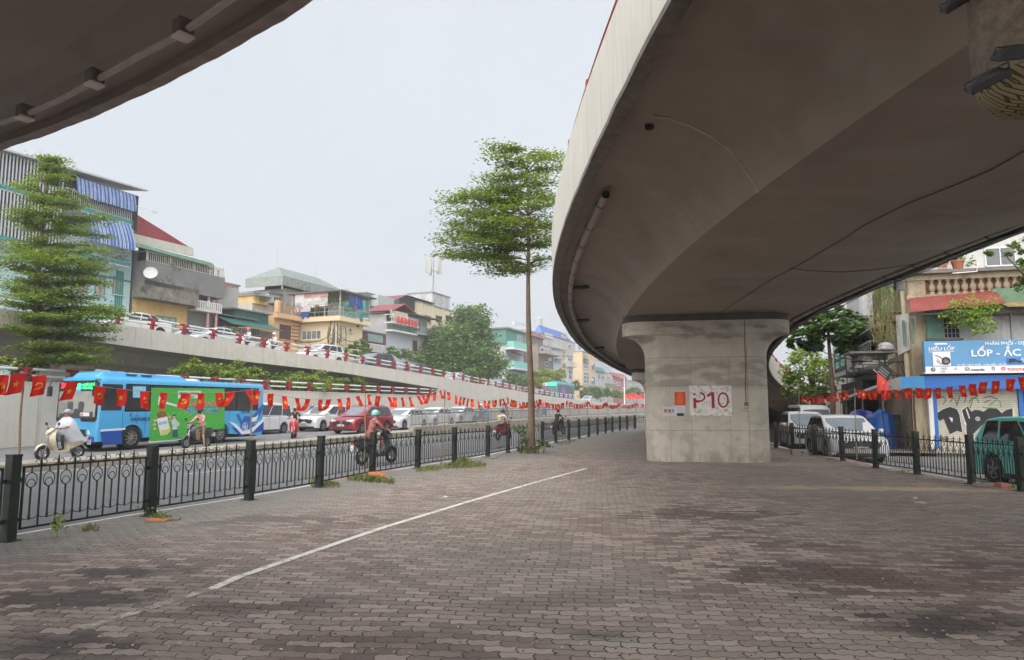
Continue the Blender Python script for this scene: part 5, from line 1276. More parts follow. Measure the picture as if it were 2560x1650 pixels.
def person(pose, mats, helmet, label, loc, rz, mask=None, cape=None, pack=None, scale=1, hair=True):
    if pose not in _poses:
        _poses[pose] = {'sit': lambda: seated(.0), 'lean': lambda: seated(.05, sleeve='shirt'), 'down': lambda: seated(.02, legdown=True, leg='skin'), 'bare': lambda: seated(.02, leg='skin')}[pose]()
        hx_ = {'sit': 0, 'lean': .05, 'down': .02, 'bare': .02}[pose]; _poses[pose+'x'] = hx_
    me = _poses[pose].copy(); lx = _poses[pose+'x']
    for i, m_ in enumerate([SKINM]+list(mats)): me.materials[i] = m_
    t = thing('person', label, 'person', loc, rz, 'people riding motorbikes'); t.scale = (scale,)*3
    o = bpy.data.objects.new('body', me); COL.objects.link(o); o.parent = t
    hxp = -.135+lx*1.3
    if helmet:
        hm = MB(); secs = []
        for a in [R(90-k*15) for k in range(8)]:
            rr = .128*math.cos(a); zz = .125*math.sin(a); secs.append([(hxp+rr*1.08*math.cos(b)+.0, rr*math.sin(b), 1.575+zz+(.02*math.cos(b) if a < 0 else 0)) for b in [2*math.pi*k/16 for k in range(16)]])
        hm.loft(secs); hm.add([(hxp+.13*math.cos(b)+dx, .12*math.sin(b), 1.605-dz) for dx, dz in ((0,0),(.07,.025)) for b in [R(-60+20*k) for k in range(7)]], [(k, k+1, k+8, k+7) for k in range(6)])
        hm.build('helmet', helmet, t, smooth=True)
        MB().tube([(hxp+.03,.1,1.55),(hxp+.06,.06,1.46),(hxp+.07,0,1.43),(hxp+.06,-.06,1.46),(hxp+.03,-.1,1.55)], .006, 4).build('chin_strap', PLASB, t)
    else:
        hm = MB(); hm.lathe([(0,.115),(.06,.1),(.098,.04),(.105,-.03),(.08,-.09)], (hxp-.012, 0, 1.575), 14); hm.build('hair', M('black_hair', (.012,.01,.009), .6), t, smooth=True)
    for sg in (-1, 1): MB().lathe([(0,.008),(.01,.004),(.012,0)], (0,0,0), 8).build('eye', M('eye_dark', (.03,.02,.02), .3), t).matrix_basis = Matrix.Translation((hxp+.098, sg*.03, 1.545)) @ Matrix.Rotation(R(90), 4, 'Y')
    if mask:
        mk = MB(); mk.loft([[(hxp+r_*math.cos(b)+.01, r_*.85*math.sin(b), z) for b in [R(-75+25*k) for k in range(7)]]+[(hxp+(r_-.012)*math.cos(b)+.01, (r_-.012)*.85*math.sin(b), z) for b in [R(75-25*k) for k in range(7)]] for z, r_ in ((1.44,.085),(1.48,.105),(1.53,.112))]); mk.build('face_mask', mask, t, smooth=True)
    if cape:
        cp_ = MB(); secs = []; n = 26
        for z, xr, yr, cx in ((1.43,.08,.1,-.12),(1.36,.16,.21,-.13),(1.22,.26,.3,-.12),(1.05,.36,.31,-.14),(.9,.4,.32,-.2),(.74,.42,.33,-.3),(.6,.38,.36,-.42)):
            secs.append([(cx+lx+xr*math.cos(b)*(1+.05*math.sin(b*7+z*5)), yr*math.sin(b)*(1+.07*math.sin(b*9+z*6)), z+.03*math.sin(b*5)*(z < 1.1)) for b in [2*math.pi*k/n for k in range(n)]])
        cp_.loft(secs, caps=False); cp_.build('raincoat', cape, t, smooth=True)
    if pack: MB().loft([[(x, -w_, z0), (x, -w_, z1), (x, w_, z1), (x, w_, z0)] for x, w_, z0, z1 in ((-.3,.14,1.0,1.38),(-.4,.15,.98,1.36),(-.5,.11,1.03,1.28))]).build('backpack', pack, t, bevel=.03)
    return t
def cloth(nm, rgb, **k): return M('cloth_'+nm, rgb, .85, **k)
DKC = cloth('dark', (.03,.032,.04)); NVC = cloth('navy', (.03,.04,.09)); KHK = cloth('khaki', (.16,.13,.08)); PNK = cloth('pink', (.62,.3,.28)); BLK = cloth('black', (.015,.015,.017)); WHC = cloth('white', (.6,.62,.66)); BLU = cloth('blue_raincoat', (.04,.3,.58))
FLO = M('cloth_floral', (.34,.12,.11), .85, .75, 16, spots=.9, dirt=(.03,.02,.02)); SHOE = cloth('shoe', (.05,.045,.04)); HG = M('helmet_mint', (.22,.5,.47), .3, .05, coat=.4); HGR = M('helmet_grey', (.25,.29,.31), .35, .05, coat=.3); HBK = M('helmet_black', (.02,.02,.022), .3, .05, coat=.3); HPK = M('helmet_pink', (.55,.12,.2), .3, coat=.3); HWH = M('helmet_white', (.6,.62,.64), .3, coat=.3)
RAINW = M('raincoat_clear_white', (.72,.74,.8), .35, .1, 3, alpha=.68)
CREAM = M('scooter_cream', (.62,.56,.42), .3, .04, coat=.5); SBLK = M('scooter_black', (.03,.035,.045), .3, .1, coat=.4); SRED = M('scooter_red', (.55,.02,.03), .3, coat=.5); SBLU = M('scooter_blue', (.03,.06,.2), .3, coat=.4); SGRY = M('scooter_grey', (.15,.16,.17), .35, coat=.3)
def ride(px_, py_, zf, yaw, col, bl, pose, mats, helmet, plabel, **k):
    p = onroad(px_, py_, zf); loc = (p.x, p.y, p.z)
    b = scooter(col, bl, loc, yaw); r_ = person(pose, mats, helmet, plabel, loc, yaw, **k); return b, r_
zn = lambda x, y: 0.0
ride(152, 1149, busz, YAWB, CREAM, 'cream scooter in front of the large blue bus', 'sit', (WHC, DKC, SHOE), HGR, 'person in a clear white raincoat and grey helmet riding in front of the blue bus', cape=RAINW)
ride(492, 1120, busz, YAWB+R(6), SBLK, 'black and white scooter beside the green bus advert', 'down', (PNK, KHK, SKINM), HBK, 'person in a pink shirt, dark mask and helmet, one leg down beside the bus advert', mask=BLK)
bx = onroad(495, 1119); 
cbx = MB(); cbx.box(-.17,.17,-.2,.2,.33,.78); o = tag(cbx.build('cardboard_box', M('cardboard', (.36,.24,.15), .9, .15, 5), None, bevel=.01), 'tall cardboard box carried between the legs of the rider in pink', 'box'); o.location = (bx.x-HEAD.x*.18, bx.y-HEAD.y*.18, bx.z); o.rotation_euler = (0,0,YAWB)
ride(735, 1095.5, busz, R(-80), SRED, 'red motorbike coming towards us behind the blue bus', 'bare', (BLK, cloth('shorts_grey', (.3,.3,.31)), SHOE), HGR, 'person in a black shirt and shorts on the red motorbike', mask=DKC)
ride(778, 1074, busz, YAWB-R(10), SBLU, 'dark scooter with its front against the white crossover', 'lean', (BLU, DKC, SHOE), HGR, 'person in a bright blue raincoat left of the white crossover', cape=BLU)
ride(940, 1160, zn, math.atan2(HEAD.y, HEAD.x)-R(14), SBLK, 'black motorbike on the near road behind the iron fence', 'lean', (FLO, FLO, SHOE), HG, 'person in a floral jacket and mint green helmet riding away on the near road')
ride(1258, 1100, zn, math.atan2(HEAD.y, HEAD.x)-R(6), SRED, 'red motorbike on the near road left of the tree trunk', 'lean', (WHC, DKC, SHOE), HBK, 'person in a white shirt with a tan backpack on the near road', pack=cloth('pack_tan', (.4,.33,.2)))
ride(1397, 1087, zn, math.atan2(HEAD.y, HEAD.x)-R(10), SBLK, 'dark scooter loaded with bags on the near road right of the tree trunk', 'lean', (BLK, DKC, SHOE), None, 'person in a black shirt on the near road right of the tree trunk')
for i, (x, y, col, c1, hm, l1, l2, cp_) in enumerate([(1165,1056,SRED,NVC,HPK,'red scooter behind the railing, nearest the white sedan','person with a pink helmet behind the steel railing',None),(1178,1054,SGRY,PNK,HWH,'grey scooter behind the railing beside the pink-helmeted rider','person with a white helmet behind the steel railing',None),
      (1200,1056,SBLU,NVC,HWH,'blue scooter behind the railing left of the blue raincoat','person in navy with a pale helmet left of the blue raincoat rider',None),(1211,1053,SGRY,BLU,HGR,'grey scooter under a rider in blue raincoat behind the railing','person in a blue raincoat behind the steel railing left of the trunk',BLU),
      (1256,1050,SBLU,BLU,HBK,'blue scooter behind the railing nearest the tree trunk','person in blue behind the railing nearest the tree trunk',None),(1265,1048,SBLK,NVC,HBK,'black scooter behind the railing touching the tree trunk','person in navy clothes behind the railing touching the trunk',None),
      (1345,1042,SBLK,BLK,HBK,'black scooter behind the railing right of the trunk','person in black behind the railing right of the tree trunk',None),(1360,1041,SBLU,BLU,HPK,'blue scooter behind the railing right of the rider in black','person in blue raincoat right of the rider in black',BLU)]):
    ride(x, y, busz, YAWB+R(random.uniform(-8, 8)), col, l1, 'sit', (c1, DKC, SHOE), hm, l2, cape=cp_)
p = ondeck(1012, 1.2); scooter(SGRY, 'grey scooter on the viaduct in front of the dark off-roader', p, YV); person('sit', (BLK, DKC, SHOE), HBK, 'person in black with a black helmet riding on the viaduct', p, YV)
for px_, l in ((612, 'white and red scooter on the viaduct before the timber-windowed house'), (678, 'white scooter on the viaduct in front of the orange house')):
    p = ondeck(px_, 1.3); scooter(HWH, l, p, YV)
    person('sit', (WHC, NVC, SHOE), HPK if px_ == 612 else HWH, 'person in white with a '+('pink' if px_ == 612 else 'white')+' helmet on the viaduct'+(' before the timber-windowed house' if px_ == 612 else ' before the orange house'), p, YV)
# ------------------------------------------------------------------ houses behind the viaduct
HRZ = math.atan2(HEAD.y, HEAD.x)
def z3(x, y): return (x*.3571, 350+y*.3571)
def z4(x, y): return (560+x*.2845, 640+y*.2845)
def z5(x, y): return (1040+x*.2597, 640+y*.2597)
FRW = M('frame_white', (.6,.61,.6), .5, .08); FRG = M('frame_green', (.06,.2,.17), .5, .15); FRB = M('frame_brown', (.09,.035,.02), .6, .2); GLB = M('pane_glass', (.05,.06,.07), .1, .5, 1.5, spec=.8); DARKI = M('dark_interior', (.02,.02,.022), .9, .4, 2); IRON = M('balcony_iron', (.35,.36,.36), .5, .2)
ROOFM = M('roof_slab_grey', (.22,.22,.22), .8, .2, 2)
class House:
    def __init__(s, name, label, cat, xL, xR, ytop, wall, off=20, depth=9, yref=None, group='houses behind the viaduct', line=None, roof=True, zfloor=-.05, xB=None):
        s.L = line or Line((WL.O.x+NL.x*off, WL.O.y+NL.y*off), HEAD)
        s.u0 = s.L.u(xL); s.u1 = s.L.u(xR); o = s.L.at(s.u0)
        s.t = thing(name, label, cat, (o.x, o.y, 0), math.atan2(s.L.d.y, s.L.d.x), group)
        s.u00 = s.u0; s.L00 = s.L
        if xB is not None:
            n_ = Vector((-s.L.d.y, s.L.d.x)); depth = max(1.5, Line(tuple(o), tuple(n_)).u(xB))
        s.W = s.u1-s.u0; s.H = s.L.z(yref if yref is not None else (xL+xR)/2, ytop); s.D = depth; s.wall = wall
        MB().box(0, s.W, 0, depth, zfloor, s.H).build('wall', wall, s.t)
        if roof: MB().box(-.1, s.W+.1, -.15, depth+.1, s.H+.002, s.H+.16).build('roof', ROOFM, s.t)
    def c(s, px, py=900, y=0):
        L = s.L
        if y: L = Line((L.O.x-L.d.y*y, L.O.y+L.d.x*y), L.d)
        u, z = L.uz(px, py); return u-s.u0, z
    def rect(s, x0, y0, x1, y1, y=0):
        m = (x0+x1)/2; return s.c(x0, y=y)[0], s.c(x1, y=y)[0], s.c(m, y1, y)[1], s.c(m, y0, y)[1]
    def front(s):
        """for a house whose drawn face is its side: work on the face round the right-hand corner"""
        d = s.L00.d; nd = Vector((-d.y, d.x)); o = s.L00.at(s.u00+s.W); s.old = set(s.t.children); s.L = Line(tuple(o), tuple(nd)); s.u0 = 0
    def endfront(s):
        T = Matrix.Translation((s.W, 0, 0)) @ Matrix.Rotation(R(90), 4, 'Z')
        for o in s.t.children:
            if o not in s.old: o.matrix_basis = T @ o.matrix_basis
        s.L = s.L00; s.u0 = s.u00
    def b(s, nm, r, y0, y1, mat, par=None, bevel=0):
        x0, x1, z0, z1 = r; return MB().box(x0, x1, y0, y1, z0, z1).build(nm, mat, par or s.t, bevel=bevel)
    def win(s, x0, y0, x1, y1, nx=2, nz=1, fr=FRW, pane=GLB, sill=True, y=0, w=.05, nm='window'):
        x0, x1, z0, z1 = s.rect(x0, y0, x1, y1); mb = MB(); w = max(w, (x1-x0)*.04)
        for a, b_, c_, d in ((x0,x1,z0,z0+w),(x0,x1,z1-w,z1),(x0,x0+w,z0,z1),(x1-w,x1,z0,z1)): mb.box(a, b_, y-.05, y, c_, d)
        for k in range(1, nx): xx = x0+(x1-x0)*k/nx; mb.box(xx-w*.4, xx+w*.4, y-.045, y, z0, z1)
        for k in range(1, nz): zz = z0+(z1-z0)*k/nz; mb.box(x0, x1, y-.04, y, zz-w*.35, zz+w*.35)
        o = mb.build(nm, fr, s.t); MB().box(x0+w*.5, x1-w*.5, y-.02, y-.003, z0+w*.5, z1-w*.5).build('pane', pane, o)
        if sill: MB().box(x0-.08, x1+.08, y-.14, y, z0-.09, z0-.002).build('sill', s.wall, o)
        return o
    def rail(s, x0, x1, zb, h, y, mat, step=.14, t=.025, top=.05, nm='railing', ends=True):
        mb = MB(); mb.box(x0, x1, y-.03, y+.03, zb+h-top, zb+h); mb.box(x0, x1, y-.02, y+.02, zb+.04, zb+.08); n = max(2, int((x1-x0)/step))
        for k in range(n+1): xx = x0+(x1-x0)*k/n; mb.box(xx-t/2, xx+t/2, y-t/2, y+t/2, zb, zb+h-top)
        if ends and y < -.2:
            for xx in (x0, x1): mb.box(xx-.02, xx+.02, y, 0, zb+h-top, zb+h)
        return mb.build(nm, mat, s.t)
    def balcony(s, x0, x1, zs, pr=1.1, th=.18, mat=None, rm=IRON, h=.95, step=.14, solid=None):
        MB().box(x0, x1, -pr, -.002, zs-th, zs).build('balcony_slab', mat or s.wall, s.t)
        if solid:
            MB().box(x0, x1, -pr, -pr+.1, zs, zs+h).build('balcony_parapet', solid, s.t)
        else: s.rail(x0+.04, x1-.04, zs, h, -pr+.06, rm, step)
    def slope(s, nm, x0, x1, zf, zb, y0, y1, mat, th=.05):
        return MB().add([(x0,y0,zf),(x1,y0,zf),(x1,y1,zb),(x0,y1,zb),(x0,y0,zf+th),(x1,y0,zf+th),(x1,y1,zb+th),(x0,y1,zb+th)], [(3,2,1,0),(4,5,6,7),(0,1,5,4),(1,2,6,5),(2,3,7,6),(3,0,4,7)]).build(nm, mat, s.t)
def plants(parent, P, n, r, mat, nm='balcony_plant', seed=1, sz=.13):
    """clump of small leaves in local space round points P, one part per clump"""
    rg = random.Random(seed)
    for (x, y, z) in P:
        mb = MB()
        for k in range(n):
            c = Vector((x+rg.gauss(0, r[0]), y+rg.gauss(0, r[1]), z+abs(rg.gauss(0, r[2])))); a = Vector((rg.uniform(-1,1), rg.uniform(-1,1), rg.uniform(-.6,1))).normalized(); b = a.cross(Vector((rg.uniform(-1,1), rg.uniform(-1,1), rg.uniform(-1,1)))).normalized()
            s_ = sz*rg.uniform(.6, 1.3); mb.add([c, c+a*s_+b*s_*.4, c+a*s_*2, c+a*s_-b*s_*.4], [(0,1,2,3)])
        mb.build(nm, mat, parent)
LEAFP = M('leaf_pot_plant', (.07,.13,.035), .6, .5, 3); TERR = M('terracotta', (.32,.11,.06), .8, .2, 5)
# 1. blue curtain house
CYAN = M('wall_pale_cyan', (.42,.6,.6), .8, .1, 1.5, streak=.3); TEAL = M('trim_teal', (.03,.22,.22), .5, .15)
CURT = stripes('curtain_blue_white', [(0,(.035,.1,.32)),(.42,(.4,.45,.54)),(.62,(.08,.17,.42)),(.78,(.43,.48,.55)),(.92,(.035,.1,.32))], .33, 'x', .8)
h = House('blue_curtain_house', 'tall cyan house with blue striped balcony curtains and a tin roof, beside the large tree', 'house', -150, 309, 545, CYAN, depth=12, yref=309, roof=False)
x1, zt_ = h.c(309, 462); xr = h.W; xb0 = h.c(165)[0]
zroof = h.c(371, 478.5, -1.9)[1]; xrr = h.c(371, 478, -1.9)[0]; xe = h.c(334, 500, -1.5)[0]; xb0 = h.c(165, 500, -1.5)[0]
print('house1', h.W, h.H, 'roof', h.c(0, 373), h.c(371, 478))
r0 = h.c(0, 374, -1.9); MB().add([(0,-1.9,r0[1]),(xrr,-1.9,zroof),(xrr-1,6,zroof+.9),(0,6,r0[1]+.9),(0,-1.9,r0[1]+.12),(xrr,-1.9,zroof+.12),(xrr-1,6,zroof+1.0),(0,6,r0[1]+1.05)], [(3,2,1,0),(4,5,6,7),(0,1,5,4),(1,2,6,5),(2,3,7,6),(3,0,4,7)]).build('roof', M('roof_tin_pale', (.4,.41,.42), .5, .1), h.t)
zs1 = h.c(334, 561, -1.5)[1]; zs2 = h.c(334, 668, -1.5)[1]
for zs in (zs1, zs2):
    MB().box(0, xe, -1.5, -.002, zs-.1, zs+.12).build('balcony_slab', WHITEP, h.t); MB().box(0, xe+.02, -1.54, -1.5, zs-.02, zs+.26).build('slab_trim', TEAL, h.t)
    h.rail(xb0, xe-.04, zs+.26, 1.15, -1.42, M('railing_silver', (.42,.45,.47), .4, .1), .17, .045, .07)
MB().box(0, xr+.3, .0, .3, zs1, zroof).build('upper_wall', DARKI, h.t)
sc_ = MB(); n = int((xb0)/.24)
for k in range(n): x = k*.24; sc_.box(x, x+.09, -1.5, -1.44, zs2-.2, r0[1]+(zroof-r0[1])*x/xrr-.05)
sc_.build('slatted_screen', M('slat_white', (.45,.47,.5), .5, .1), h.t)
MB().box(0, xb0-.1, -1.36, -1.3, zs2, r0[1]-.6).build('screen_backing', M('screen_dark_blue', (.03,.045,.08), .7, .3, 1.5), h.t)
def curtain(x0, x1, zt, zb, bulge, nm='curtain'):
    mb = MB(); nu, nv = 40, 8; V = []
    for j in range(nv+1):
        v = j/nv
        for i in range(nu+1): u = i/nu; V.append((x0+(x1-x0)*u, -1.55-bulge*math.sin(v*1.5)-.04*math.sin(u*60)*(.3+v), zt+(zb-zt)*v))
    mb.add(V, [(j*(nu+1)+i, j*(nu+1)+i+1, (j+1)*(nu+1)+i+1, (j+1)*(nu+1)+i) for j in range(nv) for i in range(nu)]); return mb.build(nm, CURT, h.t, smooth=True)
xc = h.c(187, 500, -1.6)[0]; curtain(xc, xe+.1, h.c(260, 463, -1.6)[1], h.c(260, 506, -1.8)[1], .25); curtain(h.c(213, 560, -1.6)[0], xe-.2, zs1-.1, h.c(280, 616, -2.1)[1], .8)
for a in (22, 60, 100, 140, 180, 225, 270): h.win(a, 690, a+26, 735, 2, 1, TEAL, M('pane_tan', (.4,.33,.27), .5, .2))
for k in range(4): x_ = h.c(277+k*5.2)[0]; MB().box(x_, x_+.11, -.05, 0, 0, zs2-.2).build('teal_stripe', TEAL, h.t)
MB().box(0, xr, -.03, 0, zs2-1.0, zs2-.85).build('teal_band', TEAL, h.t)
plants(h.t, [(xe-.8, -1.3, zs2+.3), (xe-1.9, -1.3, zs2+.3)], 90, (.35,.15,.4), LEAFP)
ar_ = MB(); ar_.tube([(xe,-1.4,zs1+1.6),(xe+2.2,-1.4,zs1+1.6)], .02, 5); ar_.box(xe+2.1,xe+2.35,-1.5,-1.3,zs1+1.5,zs1+1.7); ar_.build('camera_arm', WHITEP, h.t)
# 2. grey house with red gable and green awning
GRYP = M('wall_grey_plaster', (.2,.2,.2), .9, .15, 1.2, streak=.4); YELW = M('wall_yellow', (.62,.42,.17), .9, .15, 1.2, spots=.5, dirt=(.42,.28,.13)); REDT = corr('tin_red', (.3,.035,.045), .25)
h = House('yellow_and_grey_house', 'grey and yellow house with red tin gable, green awning and mossy balcony', 'house', 316, 520, 640, GRYP, depth=10, yref=400, roof=False)
c = h.c
g = [c(331, 529, .8), c(484, 624, .8), c(484, 640, .8), c(331, 600, .8)]
MB().prism(g, lambda p, q, d: (p, d, q), .8, 1.0).build('gable_wall', REDT, h.t)
MB().prism([c(331, 583, .7), c(484, 620, .7), c(484, 640, .7), c(331, 604, .7)], lambda p, q, d: (p, d, q), .7, .8).build('cement_band', CONC, h.t)
A = c(331, 604, -1.7); B = c(532, 658, -1.7)
MB().add([(A[0],-1.7,A[1]-.3),(B[0],-1.7,B[1]-.3),(B[0]-.6,.6,B[1]+.25),(A[0],.6,A[1]+.25),(A[0],-1.7,A[1]-.0),(B[0],-1.7,B[1]-.0),(B[0]-.6,.6,B[1]+.35),(A[0],.6,A[1]+.35)], [(3,2,1,0),(4,5,6,7),(0,1,5,4),(1,2,6,5),(2,3,7,6),(3,0,4,7)]).build('awning', corr('tin_green_pale', (.2,.34,.25), .3), h.t)
zb = c(430, 690)[1]; z_r = c(430, 666, -1.2)[1]
MB().box(.3, h.W-.05, -.02, .02, z_r, B[1]+.3).build('dark_opening', DARKI, h.t)
MB().box(0, h.W+.1, -1.3, -.002, z_r-2.0, z_r).build('balcony_parapet', GRYP, h.t)
h.rail(.1, h.W, z_r, .85, -1.22, M('railing_cream', (.5,.48,.42), .6), .2, .05, .07)
for x_ in (.2, 2.6, 5.2, h.W-.1): MB().box(x_-.05, x_+.05, -1.2, -1.1, z_r, B[1]+.2).build('awning_post', WHITEP, h.t)
# lower floor
yb = c(390, 752)[1]; yt = c(390, 712)[1]
MB().box(0, c(461)[0], -.06, 0, 0, yb).build('yellow_wall', YELW, h.t)
MB().box(-.1, c(461)[0]+.05, -1.3, -.002, yb-.1, yt).build('mossy_parapet', M('concrete_mossy', (.2,.185,.16), .95, .4, 1.6, .5, spots=.9, dirt=(.03,.03,.025)), h.t)
h.win(382, 791, 434, 821, 3, 2, FRG, M('pane_pale', (.3,.36,.33), .4, .2), y=-.06)
x0, x1, z0, z1 = h.rect(411, 694, 493, 724); MB().box(x0, x1, -.08, -.002, z0, z1).build('green_shutter', stripes('shutter_green', [(0,(.3,.42,.2)),(.5,(.2,.3,.14))], .25, 'x'), h.t)
h.win(462, 722, 490, 752, 4, 3, PLASB)
for px_ in (496, 517):
    x_ = c(px_)[0]; MB().lathe([(.16,0),(.13,.1),(.12,3.2),(.17,3.35),(0,3.35)], (x_, -.9, c(px_, 765)[1]), 12).build('column', WHITEP if px_ == 496 else M('column_pinkish', (.4,.22,.2), .7), h.t, smooth=True)
    MB().lathe([(.16,0),(.13,.1),(.12,2.6),(.17,2.7),(0,2.7)], (x_, -.9, c(px_, 821)[1]), 12).build('column', M('column_pinkish', (.4,.22,.2), .7), h.t, smooth=True)
x0 = c(462)[0]; zz = c(490, 776)[1]; MB().box(x0, h.W+.1, -1.1, -.002, zz-.15, zz).build('balcony_slab', CONC, h.t); h.rail(x0, h.W+.1, zz, .8, -1.0, WHITEP, .24, .1, .08, nm='balustrade')
plants(h.t, [(c(375)[0], -1.0, yt), (c(345)[0], -1.0, yt), (c(440)[0], -1, yt-.1), (c(395)[0], -1.1, z_r-.3)], 110, (.5,.2,.35), M('leaf_dry', (.16,.17,.06), .7, .5, 3))
tr = MB(); 
for k in range(5): tr.tube([(.4+1.6*k/1.0, -1.3, yt+.1), (.6+1.5*k, -1.1, yt+2.3), (1.2+1.4*k, -.1, yt+2.9)], .018, 4)
for zq in (1.4, 2.4): tr.tube([(.2,-1.2,yt+zq),(7,-1.2,yt+zq)], .016, 4)
tr.build('trellis', IRON, h.t)
d_ = c(339, 687); DS = MB(); DS.lathe([(0,0),(.3,.03),(.52,.13),(.54,.13),(.3,.0),(0,-.04)], (0,0,0), 20); ds = DS.build('satellite_dish', M('dish_white', (.6,.6,.58), .5), None)
tag(ds, 'white satellite dish on the mossy balcony beside the cyan house', 'satellite dish'); _w = h.t.matrix_basis @ Vector((d_[0], -1.7, d_[1])); ds.location = _w; ds.rotation_euler = (R(70), 0, R(20))
# 3. plain concrete house
h = House('plain_concrete_house', 'plain pale concrete house with red awning corner, right of the yellow house', 'house', 519, 585, 707, M('wall_concrete_grey', (.4,.4,.38), .9, .1, 1, streak=.4), off=21.5, depth=8)
x0, x1, z0, z1 = h.rect(521, 704, 553, 716); h.slope('awning', x0, x1, z0, z1, -1.1, 0, REDT); h.win(522, 716, 541, 732, 3, 3, IRON, FRB)
MB().box(h.W*.4, h.W*.75, 1, 3, h.H+.16, h.H+.9).build('water_tank_base', CONC, h.t)
x0, x1, z0, z1 = h.rect(519, 784, 590, 796); h.slope('lean_to_roof', x0-.3, x1+.5, z0, z1, -2.2, 0, ROOFM)
# 4. green tin shed
TIN = corr('tin_dark_green', (.025,.13,.11), .28)
h = House('green_tin_house', 'low house with dark green corrugated tin walls and roof', 'house', 556, 679, 822, M('wall_block', (.3,.27,.23), .95, .3, 2, spots=.6), off=19, depth=8, roof=False)
x0, x1, z0, z1 = h.rect(556, 801, 679, 821); h.slope('lower_roof', x0-.3, x1, z0, z1, -1.4, .6, TIN); 
x0, x1, z0, z1 = h.rect(594, 779, 679, 801); MB().box(x0, x1, .6, 5, z0-.2, z1).build('upper_wall', TIN, h.t); MB().box(x0-.6, x1+.2, .2, 5.3, z1, z1+.12).build('roof', ROOFM, h.t)
h.win(600, 823, 622, 838, 6, 4, FRW, DARKI); h.win(624, 822, 646, 838, 5, 4, IRON, DARKI)
# 5. orange house
ORG = M('wall_orange', (.62,.4,.22), .9, .08, 1.2, streak=.3)
h = House('orange_house', 'narrow orange house with a brown lattice window and ornate roof parapet', 'house', 678, 742, 786, ORG, off=20, depth=9, roof=False)
h.win(696, 812, 724, 849, 4, 4, FRB, M('pane_violet', (.1,.06,.08), .3, .2), w=.09)
MB().box(-.15, h.W, -.6, -.002, h.H-.55, h.H-.3).build('cornice', ORG, h.t); MB().box(-.1, h.W, -.5, -.002, h.H-.3, h.H).build('frieze', ORG, h.t)
o_ = MB(); z_ = h.H; o_.box(-.1, h.W, -.5, -.42, z_+1.0, z_+1.08)
for k in range(7): x_ = h.W*(k+.5)/7; o_.ring((x_, -.46, z_+.5), .34, .04, n=12, m=5, sx=.75, sz=1.3); o_.bar((x_-.3,-.46,z_+.1),(x_+.3,-.46,z_+.9), .05)
o_.build('ornate_grille', M('iron_orange', (.3,.18,.08), .7), h.t); MB().box(-.15, .2, -.6, -.1, z_, z_+1.3).build('parapet_pillar', ORG, h.t)
for k in range(6): z_ = h.c(700, 800+k*9)[1]; MB().box(h.c(727)[0], h.W, -.06, 0, z_-.03, z_+.04).build('string_course', FRB, h.t)
h = House('rooftop_rooms', 'jumble of pale rooftop rooms behind the orange house', 'house', 621, 735, 762, M('wall_cream_grey', (.42,.4,.34), .9, .15, 1, streak=.4), off=26, depth=7, roof=False)
for (a, b, c_, d, m_) in ((626,741,661,760,YELW),(661,735,702,760,M('wall_white_grey', (.5,.52,.54), .8, .1)),(704,733,735,775,M('wall_olive', (.2,.24,.12), .8, .3))):
    r_ = h.rect(a, b, c_, d); MB().box(r_[0], r_[1], -.3, 4, r_[2], r_[3]).build('room', m_, h.t); MB().box(r_[0]-.2, r_[1]+.2, -.6, 4.2, r_[3], r_[3]+.12).build('roof', ROOFM, h.t)
h.win(672, 741, 692, 757, 3, 1, FRW, y=-.3); h.rail(0, h.W*.3, h.H, 1.0, -.2, PLASB, .2)
plants(h.t, [(h.c(635)[0], -.6, h.H+.1), (h.c(648)[0], -.6, h.H+.1)], 70, (.5,.2,.3), LEAFP)
# 6. rooftop pavilion
h = House('rooftop_pavilion', 'tall house topped by an open pavilion with a grey green hipped tin roof', 'house', 706, 850, 735, M('wall_dim', (.3,.29,.27), .9, .2), off=25, depth=9, roof=False)
HIP = corr('tin_grey_green', (.2,.24,.22), .3); a_ = h.c(697, 703); b_ = h.c(854, 719); ap1 = h.c(749, 680); ap2 = h.c(826, 698)
ze = (a_[1]+b_[1])/2; y0_, y1_ = -.6, 5; xm = h.c(775)[0]
P = [(a_[0],y0_,ze),(b_[0],y0_,ze),(b_[0],y1_,ze),(a_[0],y1_,ze),(a_[0]+2.5,2.2,ze+1.7),(b_[0]-2.3,2.2,ze+1.7)]
MB().add(P, [(0,1,5,4),(1,2,5),(2,3,4,5),(3,0,4),(3,2,1,0)]).build('roof', HIP, h.t)
MB().add([(a_[0],y0_+.02,ze-1.1),(b_[0],y0_+.02,ze-1.1),(b_[0],y0_+.02,ze-.02),(a_[0],y0_+.02,ze-.02),(a_[0],y0_+.1,ze-1.1),(b_[0],y0_+.1,ze-1.1),(b_[0],y0_+.1,ze-.02),(a_[0],y0_+.1,ze-.02)], [(3,2,1,0),(4,5,6,7),(0,1,5,4),(1,2,6,5),(2,3,7,6),(3,0,4,7)]).build('fascia', corr('tin_pale_green', (.27,.31,.28), .4), h.t)
MB().box(a_[0], a_[0]+.1, y0_+.1, y1_, ze-1.1, ze-.02).build('fascia', corr('tin_pale_green', (.27,.31,.28), .4), h.t)
for f in (0, .33, .66, 1): 
    x_ = a_[0]+.2+(b_[0]-a_[0]-.4)*f; MB().box(x_-.07, x_+.07, y0_+.15, y0_+.3, h.H-.3, ze-.1).build('column', IRON, h.t)
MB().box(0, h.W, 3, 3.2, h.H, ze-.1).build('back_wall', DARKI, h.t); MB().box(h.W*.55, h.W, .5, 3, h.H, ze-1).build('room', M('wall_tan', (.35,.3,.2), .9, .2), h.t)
for x_ in (ap1[0], ap2[0]+1.5): MB().tube([(x_,3.5,ze+2.2),(x_,3.5,ze+4.4)], .03, 4).build('lightning_rod', IRON, h.t)
